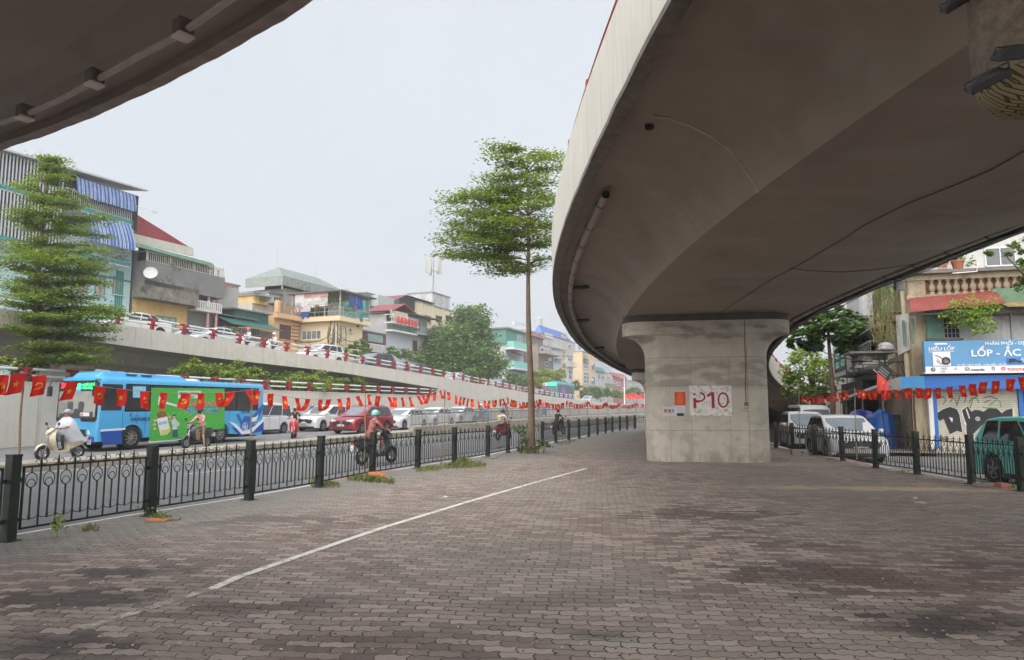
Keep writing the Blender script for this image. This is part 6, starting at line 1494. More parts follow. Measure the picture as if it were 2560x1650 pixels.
plants(h.t, [(h.c(745)[0], -.2, h.H), (h.c(765)[0], -.2, h.H), (h.c(728)[0], -.2, h.H)], 90, (.6,.3,.5), LEAFP)
# 7. cream house: the wall facing us is its side wall
CRM = M('wall_cream', (.66,.55,.36), .9, .06, 1.2, streak=.25)
_l = Line((WL.O.x+NL.x*15.5, WL.O.y+NL.y*15.5), HEAD); _p = _l.hit(838, 850)
h = House('cream_house', 'cream house with a faded phone-shop billboard, blue tarpaulins and a leafy roof terrace', 'house', 729, 838, 805, CRM, depth=_l.u(902)-_l.u(838), yref=800, roof=False, line=Line((_p.x, _p.y), (-NL.x, -NL.y)))
MB().box(-.1, h.W+.8, -.7, h.D+.4, h.H-.02, h.H+.5).build('balcony_slab', CRM, h.t)
zb = h.H+.5; ztp = h.c(790, 731, -1)[1]
MB().box(-.4, h.W+1.2, -1.0, h.D+1, ztp, ztp+.15).build('roof', M('roof_edge_dark', (.12,.11,.1), .7), h.t)
MB().box(0, h.W-4, 3.5, 3.7, zb, ztp).build('terrace_back_wall', DARKI, h.t); MB().box(0, .2, 0, 3.5, zb, ztp).build('terrace_back_wall', DARKI, h.t)
for x_, y_ in ((.1,-.6),(h.W*.78,-.6),(h.W+.7,-.6),(h.W+.7,h.D*.5),(h.W+.7,h.D+.2)): MB().box(x_-.05, x_+.05, y_, y_+.1, zb, ztp).build('terrace_post', IRON, h.t)
h.rail(0, h.W+.7, zb, 1.0, -.6, IRON, 2.2, .04, .05); h.rail(0, h.W+.7, zb, .55, -.6, IRON, .5, .02, .05)
r_ = h.rect(733, 733, 815, 768, -.7); bb = MB().box(r_[0], r_[1], -.72, -.66, r_[2], r_[3]).build('billboard', M('billboard_faded', (.52,.5,.5), .6, .06, .6), h.t)
MB().box(r_[0]+(r_[1]-r_[0])*.28, r_[1], -.735, -.72, r_[3]-(r_[3]-r_[2])*.36, r_[3]-.02).build('billboard_red', M('billboard_red_fade', (.5,.27,.26), .6, .3, .5), h.t)
bh = r_[3]-r_[2]; bw = r_[1]-r_[0]
text('viettel', bh*.3, M('letter_pale', (.68,.66,.66), .6), h.t, Matrix.Translation((r_[0]+bw*.36, -.745, r_[2]+bh*.4)) @ Matrix.Rotation(R(90), 4, 'X'), .02, .004, sx=bw*.5/(bh*1.35))
for k, s_ in enumerate(['ĐT: 04. 3828 1123', 'DĐ: 091. 3377 678']): text(s_, bh*.075, BLUV, h.t, Matrix.Translation((r_[0]+bw*.02, -.745, r_[2]+bh*(.24-.12*k))) @ Matrix.Rotation(R(90), 4, 'X'), .012, .004, sx=.62)
r_ = h.rect(733, 768, 772, 780, -.7); MB().box(r_[0], r_[1], -.72, -.66, r_[2], r_[3]).build('lower_panel', M('billboard_faded', (.52,.5,.5)), h.t)
TARP = M('tarpaulin_blue', (.015,.06,.3), .45, .3, 2)
def hang(px0, py0, px1, py1, y, nm='tarpaulin', mat=TARP):
    x0, x1, z0, z1 = h.rect(px0, py0, px1, py1, y); mb = MB(); nu, nv = 14, 8
    V = [(x0+(x1-x0)*i/nu, y-.12*math.sin(i*1.3+j*.5)*(j/nv), z1+(z0-z1)*j/nv+.15*math.sin(i*.7)*(j == nv)) for j in range(nv+1) for i in range(nu+1)]
    mb.add(V, [(j*(nu+1)+i, j*(nu+1)+i+1, (j+1)*(nu+1)+i+1, (j+1)*(nu+1)+i) for j in range(nv) for i in range(nu)]); mb.build(nm, mat, h.t, smooth=True)
hang(735, 780, 769, 797, -.7); h.win(753, 826, 802, 850, 4, 1, FRW, M('pane_pale2', (.2,.22,.2), .2, .5, 1))
plants(h.t, [(h.c(x_)[0], -.3, zb+dz) for x_, dz in ((778,.8),(786,.2),(795,.9),(803,.5),(812,1.2),(822,1.8),(828,1.0),(834,.6))], 150, (.4,.4,.7), LEAFP, sz=.1)
for x_ in (790, 800, 830): MB().lathe([(0,0),(.16,0),(.22,.3),(0,.3)], (h.c(x_)[0], -.75, zb+1.0), 10).build('plant_pot', TERR if x_ != 790 else WHITEP, h.t)
MB().box(h.W-.5, h.W-.25, -.12, 0, .2, h.H).build('drain_pipe', CRM, h.t)
h.front(); hang(868, 739, 903, 773, -.75); h.win(870, 820, 877, 831, 1, 1, FRW); h.win(889, 813, 895, 818, 1, 1, FRB)
h.rail(0, h.D+.3, zb, 1.0, -.75, IRON, 2.2, .04, .05, ends=False); h.rail(0, h.D+.3, zb, .55, -.75, IRON, .4, .02, .05, ends=False)
plants(h.t, [(h.c(x_)[0], -.5, zb+dz) for x_, dz in ((845,1.6),(852,.8),(860,.3),(893,.4))], 150, (.5,.4,.7), LEAFP, sz=.11, seed=4)
MB().lathe([(0,0),(.16,0),(.22,.3),(0,.3)], (h.c(868)[0], -.85, zb+1.0), 10).build('plant_pot', TERR, h.t)
r_ = h.rect(895, 786, 903, 805, -.7); MB().box(r_[0], r_[1], -.8, -.75, r_[2], r_[3]).build('green_screen', FRG, h.t); h.endfront()
# 8. dark shop shed, 9. red roofed house, 10. white house
h = House('dark_shed_house', 'small dark house with a panelled window strip between the cream and white houses', 'house', 900, 962, 832, M('wall_dark_red', (.12,.06,.055), .9, .3, 2), off=17, depth=8)
r_ = h.rect(918, 836, 955, 855); MB().box(r_[0], r_[1], -.08, 0, r_[2], r_[3]).build('panel_window', M('panel_greenish', (.25,.33,.31), .4, .3, 2), h.t); h.rail(r_[0], r_[1], r_[2]-1.3, 1.0, -.4, WHITEP, .3, .1, .1, nm='balustrade')
REDR = corr('tin_red_pink', (.24,.05,.06), .3)
h = House('red_roofed_house', 'grey and white house with a red tin roof and red flags on its balcony', 'house', 964, 1022, 790, M('wall_light_grey', (.42,.41,.41), .9, .1, 1.2, spots=.3), off=17.5, xB=921, roof=False)
a_ = h.c(964, 779); a_ = (-.6, a_[1]); b_ = h.c(1026, 787); c_ = h.c(998, 764)
MB().add([(a_[0],-1.2,a_[1]),(c_[0]-.5,-1.2,c_[1]),(b_[0],-1.2,b_[1]-.2),(b_[0],h.D+.5,b_[1]-.2),(c_[0]-.5,h.D+.5,c_[1]),(a_[0],h.D+.5,a_[1]),(a_[0],-1.2,a_[1]+.12),(c_[0]-.5,-1.2,c_[1]+.15),(b_[0],-1.2,b_[1]-.05),(b_[0],h.D+.5,b_[1]-.05),(c_[0]-.5,h.D+.5,c_[1]+.15),(a_[0],h.D+.5,a_[1]+.12)], [(0,1,4,5),(1,2,3,4),(6,11,10,7),(7,10,9,8),(0,6,7,1),(1,7,8,2)]).build('roof', REDR, h.t)
xw0 = h.c(964)[0]; MB().box(xw0, h.W, -.03, 0, 0, h.c(990, 829)[1]).build('white_wall', M('wall_white_blue', (.5,.54,.6), .8, .06), h.t)
zb = h.c(990, 829)[1]; MB().box(xw0-.2, h.W+.2, -1.1, -.002, zb-.2, zb).build('balcony_slab', WHITEP, h.t); h.rail(xw0, h.W+.1, zb, 1.2, -1.0, FRG, .3, .04, .06)
zb2 = h.c(990, 811)[1]; MB().box(xw0-.6, h.W+.3, -1.2, -.002, zb2-.15, zb2).build('balcony_slab', WHITEP, h.t); h.rail(xw0-.5, h.W+.2, zb2, 1.0, -1.1, WHITEP, .35, .06, .08)
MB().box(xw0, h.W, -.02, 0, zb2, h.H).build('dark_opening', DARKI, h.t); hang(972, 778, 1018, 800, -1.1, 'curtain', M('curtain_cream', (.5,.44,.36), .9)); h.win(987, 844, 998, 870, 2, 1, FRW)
for k in range(6): 
    x_, z_ = h.c(972+k*9, 790+k*2.4); q = MB(); q.add([(x_,-1.35,z_),(x_+.5,-1.35,z_-.15),(x_+.45,-1.3,z_-1.0),(x_-.1,-1.32,z_-.9)], [(0,1,2,3)]); q.build('red_cloth', FRED, h.t)
h = House('white_grey_house', 'white and grey house with a metal canopy beside the big bushy tree', 'house', 1019, 1066, 793, M('wall_white_grey2', (.48,.5,.53), .85, .08, 1, streak=.3), off=17.5, depth=9, roof=False)
x0, x1, z0, z1 = h.rect(1018, 785, 1080, 795); h.slope('roof', x0-1.2, x1, z0, z1, -1.6, 6, ROOFM); h.win(1030, 802, 1050, 829, 3, 2, FRW); h.win(1031, 851, 1042, 881, 2, 1, FRB, FRB); h.win(1018.5, 850, 1024, 875, 1, 1, FRW)
zb = h.c(1035, 833)[1]; h.balcony(.2, h.W-.2, zb, .9, .15)
# 11. roofs behind
h = House('green_roofed_house', 'house behind with teal tin walls on its top floor', 'house', 908, 992, 742, corr('tin_teal', (.05,.2,.17), .3), off=26, depth=8); h.win(912, 735, 922, 750, 2, 3, FRW)
x0, x1, z0, z1 = h.rect(924, 742, 965, 753); MB().box(x0, x1, -1.2, -.002, z0-1, z1).build('lower_room', M('wall_grey3', (.4,.42,.43)), h.t)
h = House('dark_red_roofed_house', 'open roof terrace under a dark red gabled tin roof, left of the antenna block', 'house', 985, 1078, 778, M('wall_grey3', (.4,.42,.43), .9, .1), off=27, depth=9, roof=False)
a_, b_, c_ = h.c(971, 753), h.c(1078, 760), h.c(1003, 738)
MB().add([(a_[0],-1,a_[1]),(c_[0],-1,c_[1]),(b_[0],-1,b_[1]),(b_[0],7,b_[1]),(c_[0],7,c_[1]),(a_[0],7,a_[1])], [(0,1,4,5),(1,2,3,4)]).build('roof', corr('tin_maroon', (.2,.04,.05), .3), h.t)
MB().add([(a_[0]+1,-.5,h.H),(b_[0],-.5,h.H),(b_[0],-.5,b_[1]-.1),(c_[0],-.5,c_[1]-.2),(a_[0]+1,-.5,a_[1])], [(0,1,2,3,4)]).build('dark_opening', DARKI, h.t)
# 12. long cream building with pediment, antenna block
h = House('long_cream_building', 'long pale cream building with a small pediment behind the big bushy tree', 'building', 1040, 1209, 776, M('wall_pale_cream', (.6,.53,.38), .9, .06, .8, streak=.3), off=26, depth=14, yref=1120)
for a in (1060, 1088, 1113, 1138, 1162): h.win(a, 789, a+15, 806, 2, 1, FRB, DARKI, w=.15)
a_, b_, c_ = h.c(1171, 777), h.c(1208, 777), h.c(1190, 757); MB().prism([(a_[0],h.H),(b_[0],h.H),((a_[0]+b_[0])/2,h.H+2.6)], lambda p, q, d: (p, d, q), -.4, 1.5).build('pediment', M('wall_pale_cream'  , (0,0,0)), h.t)
for k in range(7): x_ = h.W*(k+.3)/7; MB().box(x_-.12, x_+.12, -.2, 0, 0, h.H).build('pilaster', h.wall, h.t)
h = House('antenna_block', 'grey speckled lift block carrying a telephone antenna mast', 'building', 1078, 1122, 737, M('wall_speckled', (.42,.43,.44), .9, .35, .8), off=27.5, depth=5)
am = thing('antenna_mast', 'steel mast with white phone antennas on the speckled lift block', 'antenna', h.t.matrix_basis @ Vector((h.W*.6, 2, h.H+.16)))
AW = M('antenna_white', (.4,.42,.4), .6); t_ = MB()
hm_ = h.c(1108, 690)[1]-h.H
for k in range(3): a = k*2.1; t_.bar((.6*math.cos(a), .6*math.sin(a), 0), (.12*math.cos(a), .12*math.sin(a), hm_), .1)
t_.build('tripod', IRON, am); MB().tube([(0,0,0),(0,0,hm_+3.4)], .1, 8).build('mast', IRON, am)
for k in range(6): a = k*1.05; x_, y_ = 1.3*math.cos(a), 1.3*math.sin(a); MB().box(x_-.25, x_+.25, y_-.12, y_+.12, hm_+.3+.3*(k % 2), hm_+3.3+.4*(k % 2)).build('antenna_panel', AW, am); MB().bar((0,0,hm_+1), (x_,y_,hm_+1), .08).build('bracket', IRON, am)
# 13+. houses right of the bushy tree
def simple(nm, lab, xL, xR, yt, rgb, off=20, wins=(), roofc=None, depth=9, xB=None):
    h = House(nm, lab, 'house', xL, xR, yt, M('wall_'+nm, rgb, .9, .1, .8, streak=.35), off=off, depth=depth, xB=xB, roof=roofc is None)
    for w_ in wins: h.win(*w_, fr=PLASB if w_[-1] == 9 else FRW) if len(w_) < 6 else h.win(*w_[:4], w_[4], w_[5], FRG if len(w_) > 6 else FRW, w=.1)
    if roofc: x0, x1, z0, z1 = 0, h.W, h.H, h.H+.1; MB().add([(-.3,-.5,h.H),(h.W+.3,-.5,h.H),(h.W+.3,h.D,h.H),(-.3,h.D,h.H),(-.3,h.D/2,h.H+1.4),(h.W+.3,h.D/2,h.H+1.4)], [(0,1,5,4),(2,3,4,5),(1,2,5),(3,0,4)]).build('roof', corr('tin_'+nm, roofc, .35), h.t)
    return h
h = simple('green_topped_house', 'white house with a green tin top floor and turquoise balconies, right of the bushy tree', 1263, 1310, 866, (.55,.56,.6), 18, [(1277,873,1290,884,2,2),(1275,905,1300,914,2,1)], xB=1228)
r_ = (-.3,)+h.rect(1266, 829, 1312, 867)[1:]; MB().box(r_[0], r_[1], -.2, h.D+.5, h.H+.16, r_[3]).build('top_floor', corr('tin_sea_green', (.1,.27,.22), .35), h.t); h.win(1290, 838, 1303, 858, 3, 6, FRW, y=-.2); MB().box(r_[0]-.5, r_[1]+.6, -.8, h.D+1, r_[3], r_[3]+.25).build('roof', ROOFM, h.t)
TQB = M('balcony_turquoise', (.25,.55,.5), .7, .1)
for ya, yb_ in ((858, 874), (906, 922)): r_ = h.rect(1264, ya, 1309, yb_); MB().box(r_[0], r_[1], -1.6, -.002, r_[2], r_[3]).build('balcony', TQB, h.t); MB().box(r_[0]-.1, r_[1]+.1, -1.7, -.002, r_[2]-.3, r_[2]-.002).build('balcony_slab', WHITEP, h.t)
r_ = h.rect(1275, 922, 1307, 934); MB().box(r_[0], r_[1], -.5, -.1, r_[2], r_[3]).build('blue_panel', BLUV, h.t); r_ = h.rect(1264, 881, 1296, 890); h.slope('awning', r_[0], r_[1], r_[2], r_[3], -1.8, 0, REDR)
for i, (nm, lab, a, b, y, rgb, off, wn, rc) in enumerate([
 ('grey_back_house','grey house glimpsed just right of the tree trunk',1300,1352,850,(.4,.42,.44),24,[(1322,862,1332,874,2,2),(1322,890,1334,905,2,2)],None),
 ('pagoda_roofed_house','dark old house with an upturned red roof right of the trunk',1330,1358,845,(.22,.19,.17),22,[(1340,860,1350,872,2,2)],(.2,.08,.07)),
 ('stained_old_house','old brown stained house with a glazed top room',1346,1384,867,(.27,.22,.18),19,[(1350,868,1378,884,3,1),(1362,905,1372,915,2,1)],None),
 ('blue_roofed_building','large pale building under a bright blue mansard roof',1352,1440,846,(.5,.48,.46),30,[(1420,862,1428,870,1,1),(1445,865,1452,875,2,1)],None),
 ('pale_blue_house','narrow pale blue house with a grey gable',1383,1402,872,(.4,.5,.58),19.5,[(1386,890,1394,905,2,2)],(.3,.32,.34)),
 ('beige_narrow_house','narrow beige house with tall windows',1402,1416,876,(.55,.42,.27),19.5,[(1406,878,1412,893,2,2),(1405,910,1413,932,2,2),(1407,948,1413,958,2,1)],None),
 ('white_ornate_house','narrow white house with ornate window surrounds',1416,1433,892,(.58,.57,.55),19.5,[(1419,894,1430,904,3,1),(1421,925,1429,948,2,2)],None),
  ('peach_building','peach building with tall barred windows in two columns',1457,1490,884,(.6,.46,.32),19.5,[(1458,894,1472,923,4,3),(1458,929,1472,959,4,3),(1478,907,1487,927,2,1),(1478,941,1487,961,2,1)],None),
 ('grey_low_house','grey house with green canopy beyond the peach building',1490,1512,930,(.45,.46,.5),20,[(1494,935,1500,947,2,1),(1503,938,1510,950,2,1)],(.06,.2,.17)),
 ('cluttered_white_house','cluttered white house with plants beyond the peach building',1512,1534,934,(.5,.48,.42),20,[(1516,940,1524,950,2,2),(1527,955,1533,965,2,2)],None),
 ('red_shop_house','reddish house with blue band under the overpass edge',1533,1566,944,(.4,.16,.15),20,[(1540,955,1550,965,3,1),(1553,968,1562,978,2,1)],(.35,.1,.1)),
 ('farthest_grey_house','small grey house seen just left of the second pillar',1566,1618,955,(.4,.39,.38),20,[(1572,962,1580,972,2,2),(1588,962,1596,974,2,2)],None),
 ('tall_back_block','plain white block standing behind the peach building',1490,1530,905,(.55,.56,.6),34,[],None)]):
    h = simple(nm, lab, a, b, y, rgb, off, wn, rc, xB={'peach_building': 1434, 'pale_blue_house': 1370, 'stained_old_house': 1338, 'blue_roofed_building': 1330}.get(nm, a-13))
    if nm == 'blue_roofed_building':
        r_ = h.rect(1355, 821, 1420, 845); MB().add([(r_[0],-.2,h.H+.2),(r_[1]+3,-.2,h.H+.2),(r_[1]+3,h.D,h.H+.2),(r_[0],h.D,h.H+.2),(r_[0]+1.2,1.5,r_[3]),(r_[1]+1.6,1.5,r_[3]),(r_[1]+1.6,h.D-1,r_[3]),(r_[0]+1.2,h.D-1,r_[3])], [(0,1,5,4),(1,2,6,5),(2,3,7,6),(3,0,4,7),(4,5,6,7)]).build('roof', corr('tin_bright_blue', (.07,.16,.5), .5), h.t)
        h.win(1360, 834, 1382, 845, 4, 3, FRW, y=-.15, w=.12); h.win(1402, 832, 1416, 845, 3, 3, FRW, y=-.15, w=.12)
    if nm in ('stained_old_house', 'beige_narrow_house', 'white_ornate_house', 'grey_back_house', 'peach_building'):
        for k in range(2): z_ = h.H-3-4.2*k; MB().box(h.W*.62, h.W*.62+1.0, -.45, -.05, z_, z_+.7).build('air_conditioner', FRW, h.t)
    if nm == 'stained_old_house': h.balcony(-.3, h.W+.5, h.c(1364, 886)[1], 1.4, .2); MB().box(0, h.W, -.02, 0, 0, h.c(1364, 888)[1]).build('stained_wall', M('wall_stained_dark', (.2,.17,.14), .95, .3, 1.5, streak=.8, dirt=(.05,.04,.03)), h.t)
    if nm in ('white_ornate_house', 'pale_blue_house', 'cluttered_white_house'): h.balcony(.2, h.W-.2, h.c((a+b)/2, y+24)[1], 1.0, .2, step=.3)
    if nm == 'peach_building': MB().box(-.3, h.W+.3, -2.0, -.002, h.c(1474, 966)[1]-.4, h.c(1474, 966)[1]).build('canopy', ROOFM, h.t); plants(h.t, [(.6, -.3, h.H-3)], 90, (.4,.3,1.6), LEAFP, sz=.3)
h = simple('water_tank_house', 'pale rooftop with a steel water tank above the old houses', 1318, 1362, 832, (.42,.4,.38), 33)
wt = thing('water_tank', 'steel water tank on the skyline right of the tree trunk', 'water tank', h.t.matrix_basis @ Vector((h.c(1356)[0], 1, h.H+.16))); MB().lathe([(0,1.4),(1.0,1.4),(1.0,4.4),(.3,4.8),(0,4.8)], (0,0,0), 14).build('tank', AW, wt)
for a in range(4): MB().bar((.7*math.cos(a*1.57), .7*math.sin(a*1.57), 0), (.7*math.cos(a*1.57), .7*math.sin(a*1.57), 1.4), .1).build('leg', IRON, wt)
q_ = WL.at(150)+NL*40; P1 = Line((q_.x, q_.y), HEAD); a_ = P1.hit(1284, 807); b_ = P1.hit(1322, 812); cj = thing('tower_crane', 'thin grey crane jib poking out left of the tree trunk', 'crane', (b_.x, b_.y, 0)); MB().box(-.6,.6,-.6,.6,0,b_.z+1).build('tower', IRON, cj)
MB().bar((0,0,b_.z), tuple(Vector((a_.x-b_.x, a_.y-b_.y, a_.z))), .5, .7).build('jib', WHITEP, cj)
# utility pole with a tangle of wires in front of the cream house
l_ = Line((WL.O.x+NL.x*14.5, WL.O.y+NL.y*14.5), HEAD); pb = l_.hit(838, 860); zt_ = l_.z(838, 815)
up = thing('utility_pole', 'concrete utility pole with a tangle of black cables before the cream house', 'utility pole', (pb.x, pb.y, 0)); MB().tube([(0,0,0),(0,0,zt_)], [.2,.14], 10).build('pole', CONC, up); wr = MB(); rg = random.Random(4)
for k in range(16):
    z0 = l_.z(838, rg.uniform(828, 862)); a = rg.uniform(0, 6.28); r_ = rg.uniform(.4, 1.5); wr.tube([(r_*math.cos(a)*t*(2-t)*.9, r_*math.sin(a)*t*(2-t)*.4, z0-rg.uniform(.5,1.5)*math.sin(t*3.1)) for t in [k2/6*1.6 for k2 in range(7)]], .03, 4)
for zz, e, s_ in ((829, 735, .6), (833, 735, 1.2), (836, 770, 1.5), (828, 905, .7)):
    P0 = Vector((0,0,l_.z(838, zz))); q_ = l_.hit(e, 852 if e < 800 else 846); P1_ = Vector((q_.x-pb.x, q_.y-pb.y, q_.z)); wr.tube([P0.lerp(P1_, t)-Vector((0,0,s_*4*t*(1-t))) for t in [k/10 for k in range(11)]], .035, 4)
wr.build('cables', BLACKP, up)
# ------------------------------------------------------------------ trees and plants
def leafy(m):
    t = m.node_tree; p = t.nodes['Principled BSDF']; o = t.nodes['Material Output']; tr = t.nodes.new('ShaderNodeBsdfTranslucent'); mx_ = t.nodes.new('ShaderNodeMixShader'); mx_.inputs[0].default_value = .3
    src = p.inputs['Base Color'].links[0].from_socket; hv = t.nodes.new('ShaderNodeHueSaturation'); hv.inputs['Value'].default_value = 1.25; hv.inputs['Hue'].default_value = .485; t.links.new(src, hv.inputs['Color']); t.links.new(hv.outputs['Color'], tr.inputs['Color'])
    t.links.new(p.outputs[0], mx_.inputs[1]); t.links.new(tr.outputs[0], mx_.inputs[2]); t.links.new(mx_.outputs[0], o.inputs['Surface']); return m
def leafmats(nm, rgb):
    rgb = (rgb[0]*1.5, rgb[1]*1.4, rgb[2]*1.3)
    return [leafy(q) for q in _leafmats(nm, rgb)]
def _leafmats(nm, rgb):
    return [M('leaf_'+nm+'_a', rgb, .55, .25, 1.5), M('leaf_'+nm+'_b', tuple(c*.78 for c in rgb), .55, .25, 1.5), M('leaf_'+nm+'_c', (min(1, rgb[0]*1.28), rgb[1]*1.18, rgb[2]*1.05), .55, .2, 1.5)]
BARK = M('bark_grey_brown', (.17,.125,.09), .9, .25, 4, .5, spots=.4)
def leaf(mb, c, s_, rg, flat=.5, mi=None):
    n = Vector((rg.gauss(0, flat), rg.gauss(0, flat), 1)).normalized(); a = Vector((rg.uniform(-1,1), rg.uniform(-1,1), 0)); a = (a-n*a.dot(n)).normalized(); b = n.cross(a)
    s_ *= rg.uniform(.65, 1.35); w_ = s_*.32
    mb.add([c-a*s_*.5, c+b*w_, c+a*s_*.5, c-b*w_], [(0,1,2,3)], rg.choice([0,0,1,1,2]) if mi is None else mi)
def layered_tree(name, label, loc, trunk, tr, layers, ls, mats, seed=1, per=60, nb=9, lean=(0,0), cl=.45, flatz=.12):
    per = int(per*2.1)
    """layers: (z, radius, x shift) ; horizontal tiers of twigs"""
    rg = random.Random(seed); t = thing(name, label, 'tree', loc); tk = MB(); cr_ = MB()
    n = 10; ax_ = [(lean[0]*k/n+.03*math.sin(k*.9), lean[1]*k/n+.03*math.cos(k*1.3)-.03, trunk*k/n) for k in range(n+1)]
    tk.tube(ax_, [tr*(1.25 if k == 0 else 1)*(1-.72*k/n) for k in range(n+1)], 12)
    def axis(z): f = max(0, min(1, z/trunk)); return Vector((lean[0]*f, lean[1]*f, z))
    for z, rad, sx_ in layers:
        base = axis(z-.25*rad**.5*.6); m = max(4, int(nb*(rad/3+.35))); a0 = rg.uniform(0, 6)
        for k in range(m):
            a = a0+k*2*math.pi/m+rg.uniform(-.3, .3); rr = rad*rg.uniform(.6, 1.12); tip = Vector((base.x+sx_+rr*math.cos(a), base.y+rr*math.sin(a), z+rg.uniform(-.2, .16)))
            mid = base.lerp(tip, .5)+Vector((0, 0, .12*rr*.5)); pts = [base, base.lerp(mid, .5)+Vector((0,0,.04)), mid, mid.lerp(tip, .6), tip]
            tk.tube(pts, [tr*.36*max(.35, rad/3.5), tr*.2, tr*.1, tr*.06, tr*.03], 5)
            L_ = (tip-base).length; nc = max(2, int(L_/.42))
            for q in range(nc):
                f = .22+.78*(q+.7)/nc; c = base.lerp(tip, f)+Vector((0,0,.1*math.sin(f*3)*rr*.3)); spread = cl*(.5+.6*f)
                perp = Vector((-math.sin(a), math.cos(a), 0)); 
                for w_ in (-1, 0, 1):
                    cc = c+perp*w_*spread*.9*f+Vector((rg.uniform(-.1,.1), rg.uniform(-.1,.1), rg.uniform(-.08,.06)))
                    if rg.random() < .25: continue
                    up_ = .0
                    for _ in range(int(per/3*rg.uniform(.6, 1.3))):
                        d = Vector((rg.gauss(0, spread*.55), rg.gauss(0, spread*.55), rg.gauss(0, flatz))); leaf(cr_, cc+d, ls, rg, .32)
    tk.build('trunk', BARK, t, smooth=True); cr_.build('crown', mats, t); return t
def bushy(name, label, loc, clumps, ls, mats, seed=1, dens=60, trunk=None, cat='tree', flat=.9, nbr=True, parent_t=None, grp=None):
    """clumps: (x,y,z,rx,ry,rz) shells of leaves"""
    rg = random.Random(seed); t = parent_t or thing(name, label, cat, loc, 0, grp); cr_ = MB(); tk = MB()
    for (x, y, z, rx, ry, rz) in clumps:
        area = (rx*ry+rx*rz+ry*rz)*4.2; sub = max(4, int(area*1.6/max(.3, min(rx, ry, rz))**.5))
        for _ in range(sub):
            d = Vector((rg.gauss(0,1), rg.gauss(0,1), rg.gauss(0,1))).normalized(); f = rg.uniform(.62, 1.08); c = Vector((x+d.x*rx*f, y+d.y*ry*f, z+d.z*rz*f)); sp = min(rx, ry, rz)*.3
            for _ in range(int(dens*rg.uniform(.5, 1.4))):
                e = Vector((rg.gauss(0, sp), rg.gauss(0, sp), rg.gauss(0, sp*.6))); leaf(cr_, c+e, ls, rg, flat)
        if nbr and trunk: 
            b0 = Vector((0, 0, trunk[0]*.55)); tk.tube([b0, b0.lerp(Vector((x,y,z)), .5)+Vector((0,0,-.1*rz)), (x,y,z)], [trunk[1]*.42, trunk[1]*.22, trunk[1]*.08], 6)
    if trunk: tk.tube([(0,0,-.1),(.02*trunk[0],0,trunk[0]*.4),(0,0,trunk[0])], [trunk[1]*1.2, trunk[1], trunk[1]*.5], 10)
    if not tk.v: 
        for (x, y, z, rx, ry, rz) in clumps[:14]:
            for k in range(3): a = rg.uniform(0, 6.28); tk.tube([(x*.8, y*.8, 0), (x+rx*.5*math.cos(a), y+ry*.5*math.sin(a), z+rz*.4)], [.03*rz+.01, .008], 4)
    tk.build('trunk' if trunk else 'stem', BARK, t, smooth=True); cr_.build('crown' if cat == 'tree' else 'foliage', mats, t); return t
LG = leafmats('fresh', (.14,.225,.032)); LD = leafmats('deep', (.055,.115,.03)); LY = leafmats('yellow_green', (.17,.22,.045)); LM = leafmats('mid', (.08,.15,.04))
# left tiered tree
_l = Line((WL.O.x+NL.x*1.5, WL.O.y+NL.y*1.5), HEAD); p = _l.hit(84, 880); zof = lambda y: _l.z(88, y); m_ = p.y/1780
lay = []
for y, xl, xr_ in [(392,88,125),(412,66,150),(436,55,158),(470,12,178),(498,40,190),(535,-15,238),(562,-10,225),(600,5,200),(632,-20,250),(668,-20,290),(700,0,262),(735,5,270),(765,0,290),(800,30,306),(832,45,300),(868,50,280),(892,100,280)]:
    lay.append((zof(y), (xr_-xl)/2*m_*1.02, ((xr_+xl)/2-90)*m_))
layered_tree('tiered_tree', 'tall bright green tree with tiered branches in front of the cyan house', (p.x, p.y, 0), zof(385), .17, lay, .13, LG, 3, per=66, nb=9, cl=.42, flatz=.065)
# central tree
p = atz(1328, 1133, .15); m_ = p.y/1780; L3 = Line((p.x, p.y), (1, 0)); zof = lambda y: L3.z(1322, y)
lay = [(zof(y), (b-a)/2*m_, ((a+b)/2-1322)*m_) for y, a, b in [(y_+13, a_+5, b_-2) for y_, a_, b_ in [(366,1225,1262),(378,1335,1425),(394,1205,1292),(416,1300,1445),(432,1190,1280),(452,1230,1420),(470,1150,1240),(484,1250,1430),(498,1085,1230),(520,1180,1440),(536,1075,1240),(562,1150,1440),(578,1090,1250),(600,1230,1420),(612,1085,1280),(636,1090,1200),(646,1200,1400),(666,1195,1320)]]]
ct = layered_tree('roadside_tree', 'slender tree with a spreading layered crown beside the left edge of the curved overpass', (p.x, p.y, .12), zof(470), .135, lay, .108, LG, 8, per=66, nb=9, lean=(-.12, 0), cl=.4, flatz=.055)
bushy('bush', 'leafy weeds sprouting round the foot of the slender tree', (p.x, p.y, .15), [(-.45,.1,.3,.25,.25,.28),(-.25,-.1,.65,.2,.2,.3),(-.5,.05,.75,.12,.15,.15),(.3,-.1,.35,.18,.2,.2),(.55,.05,.3,.16,.16,.14),(.1,-.2,.15,.3,.15,.1)], .13, LM, 4, 14, cat='bush')
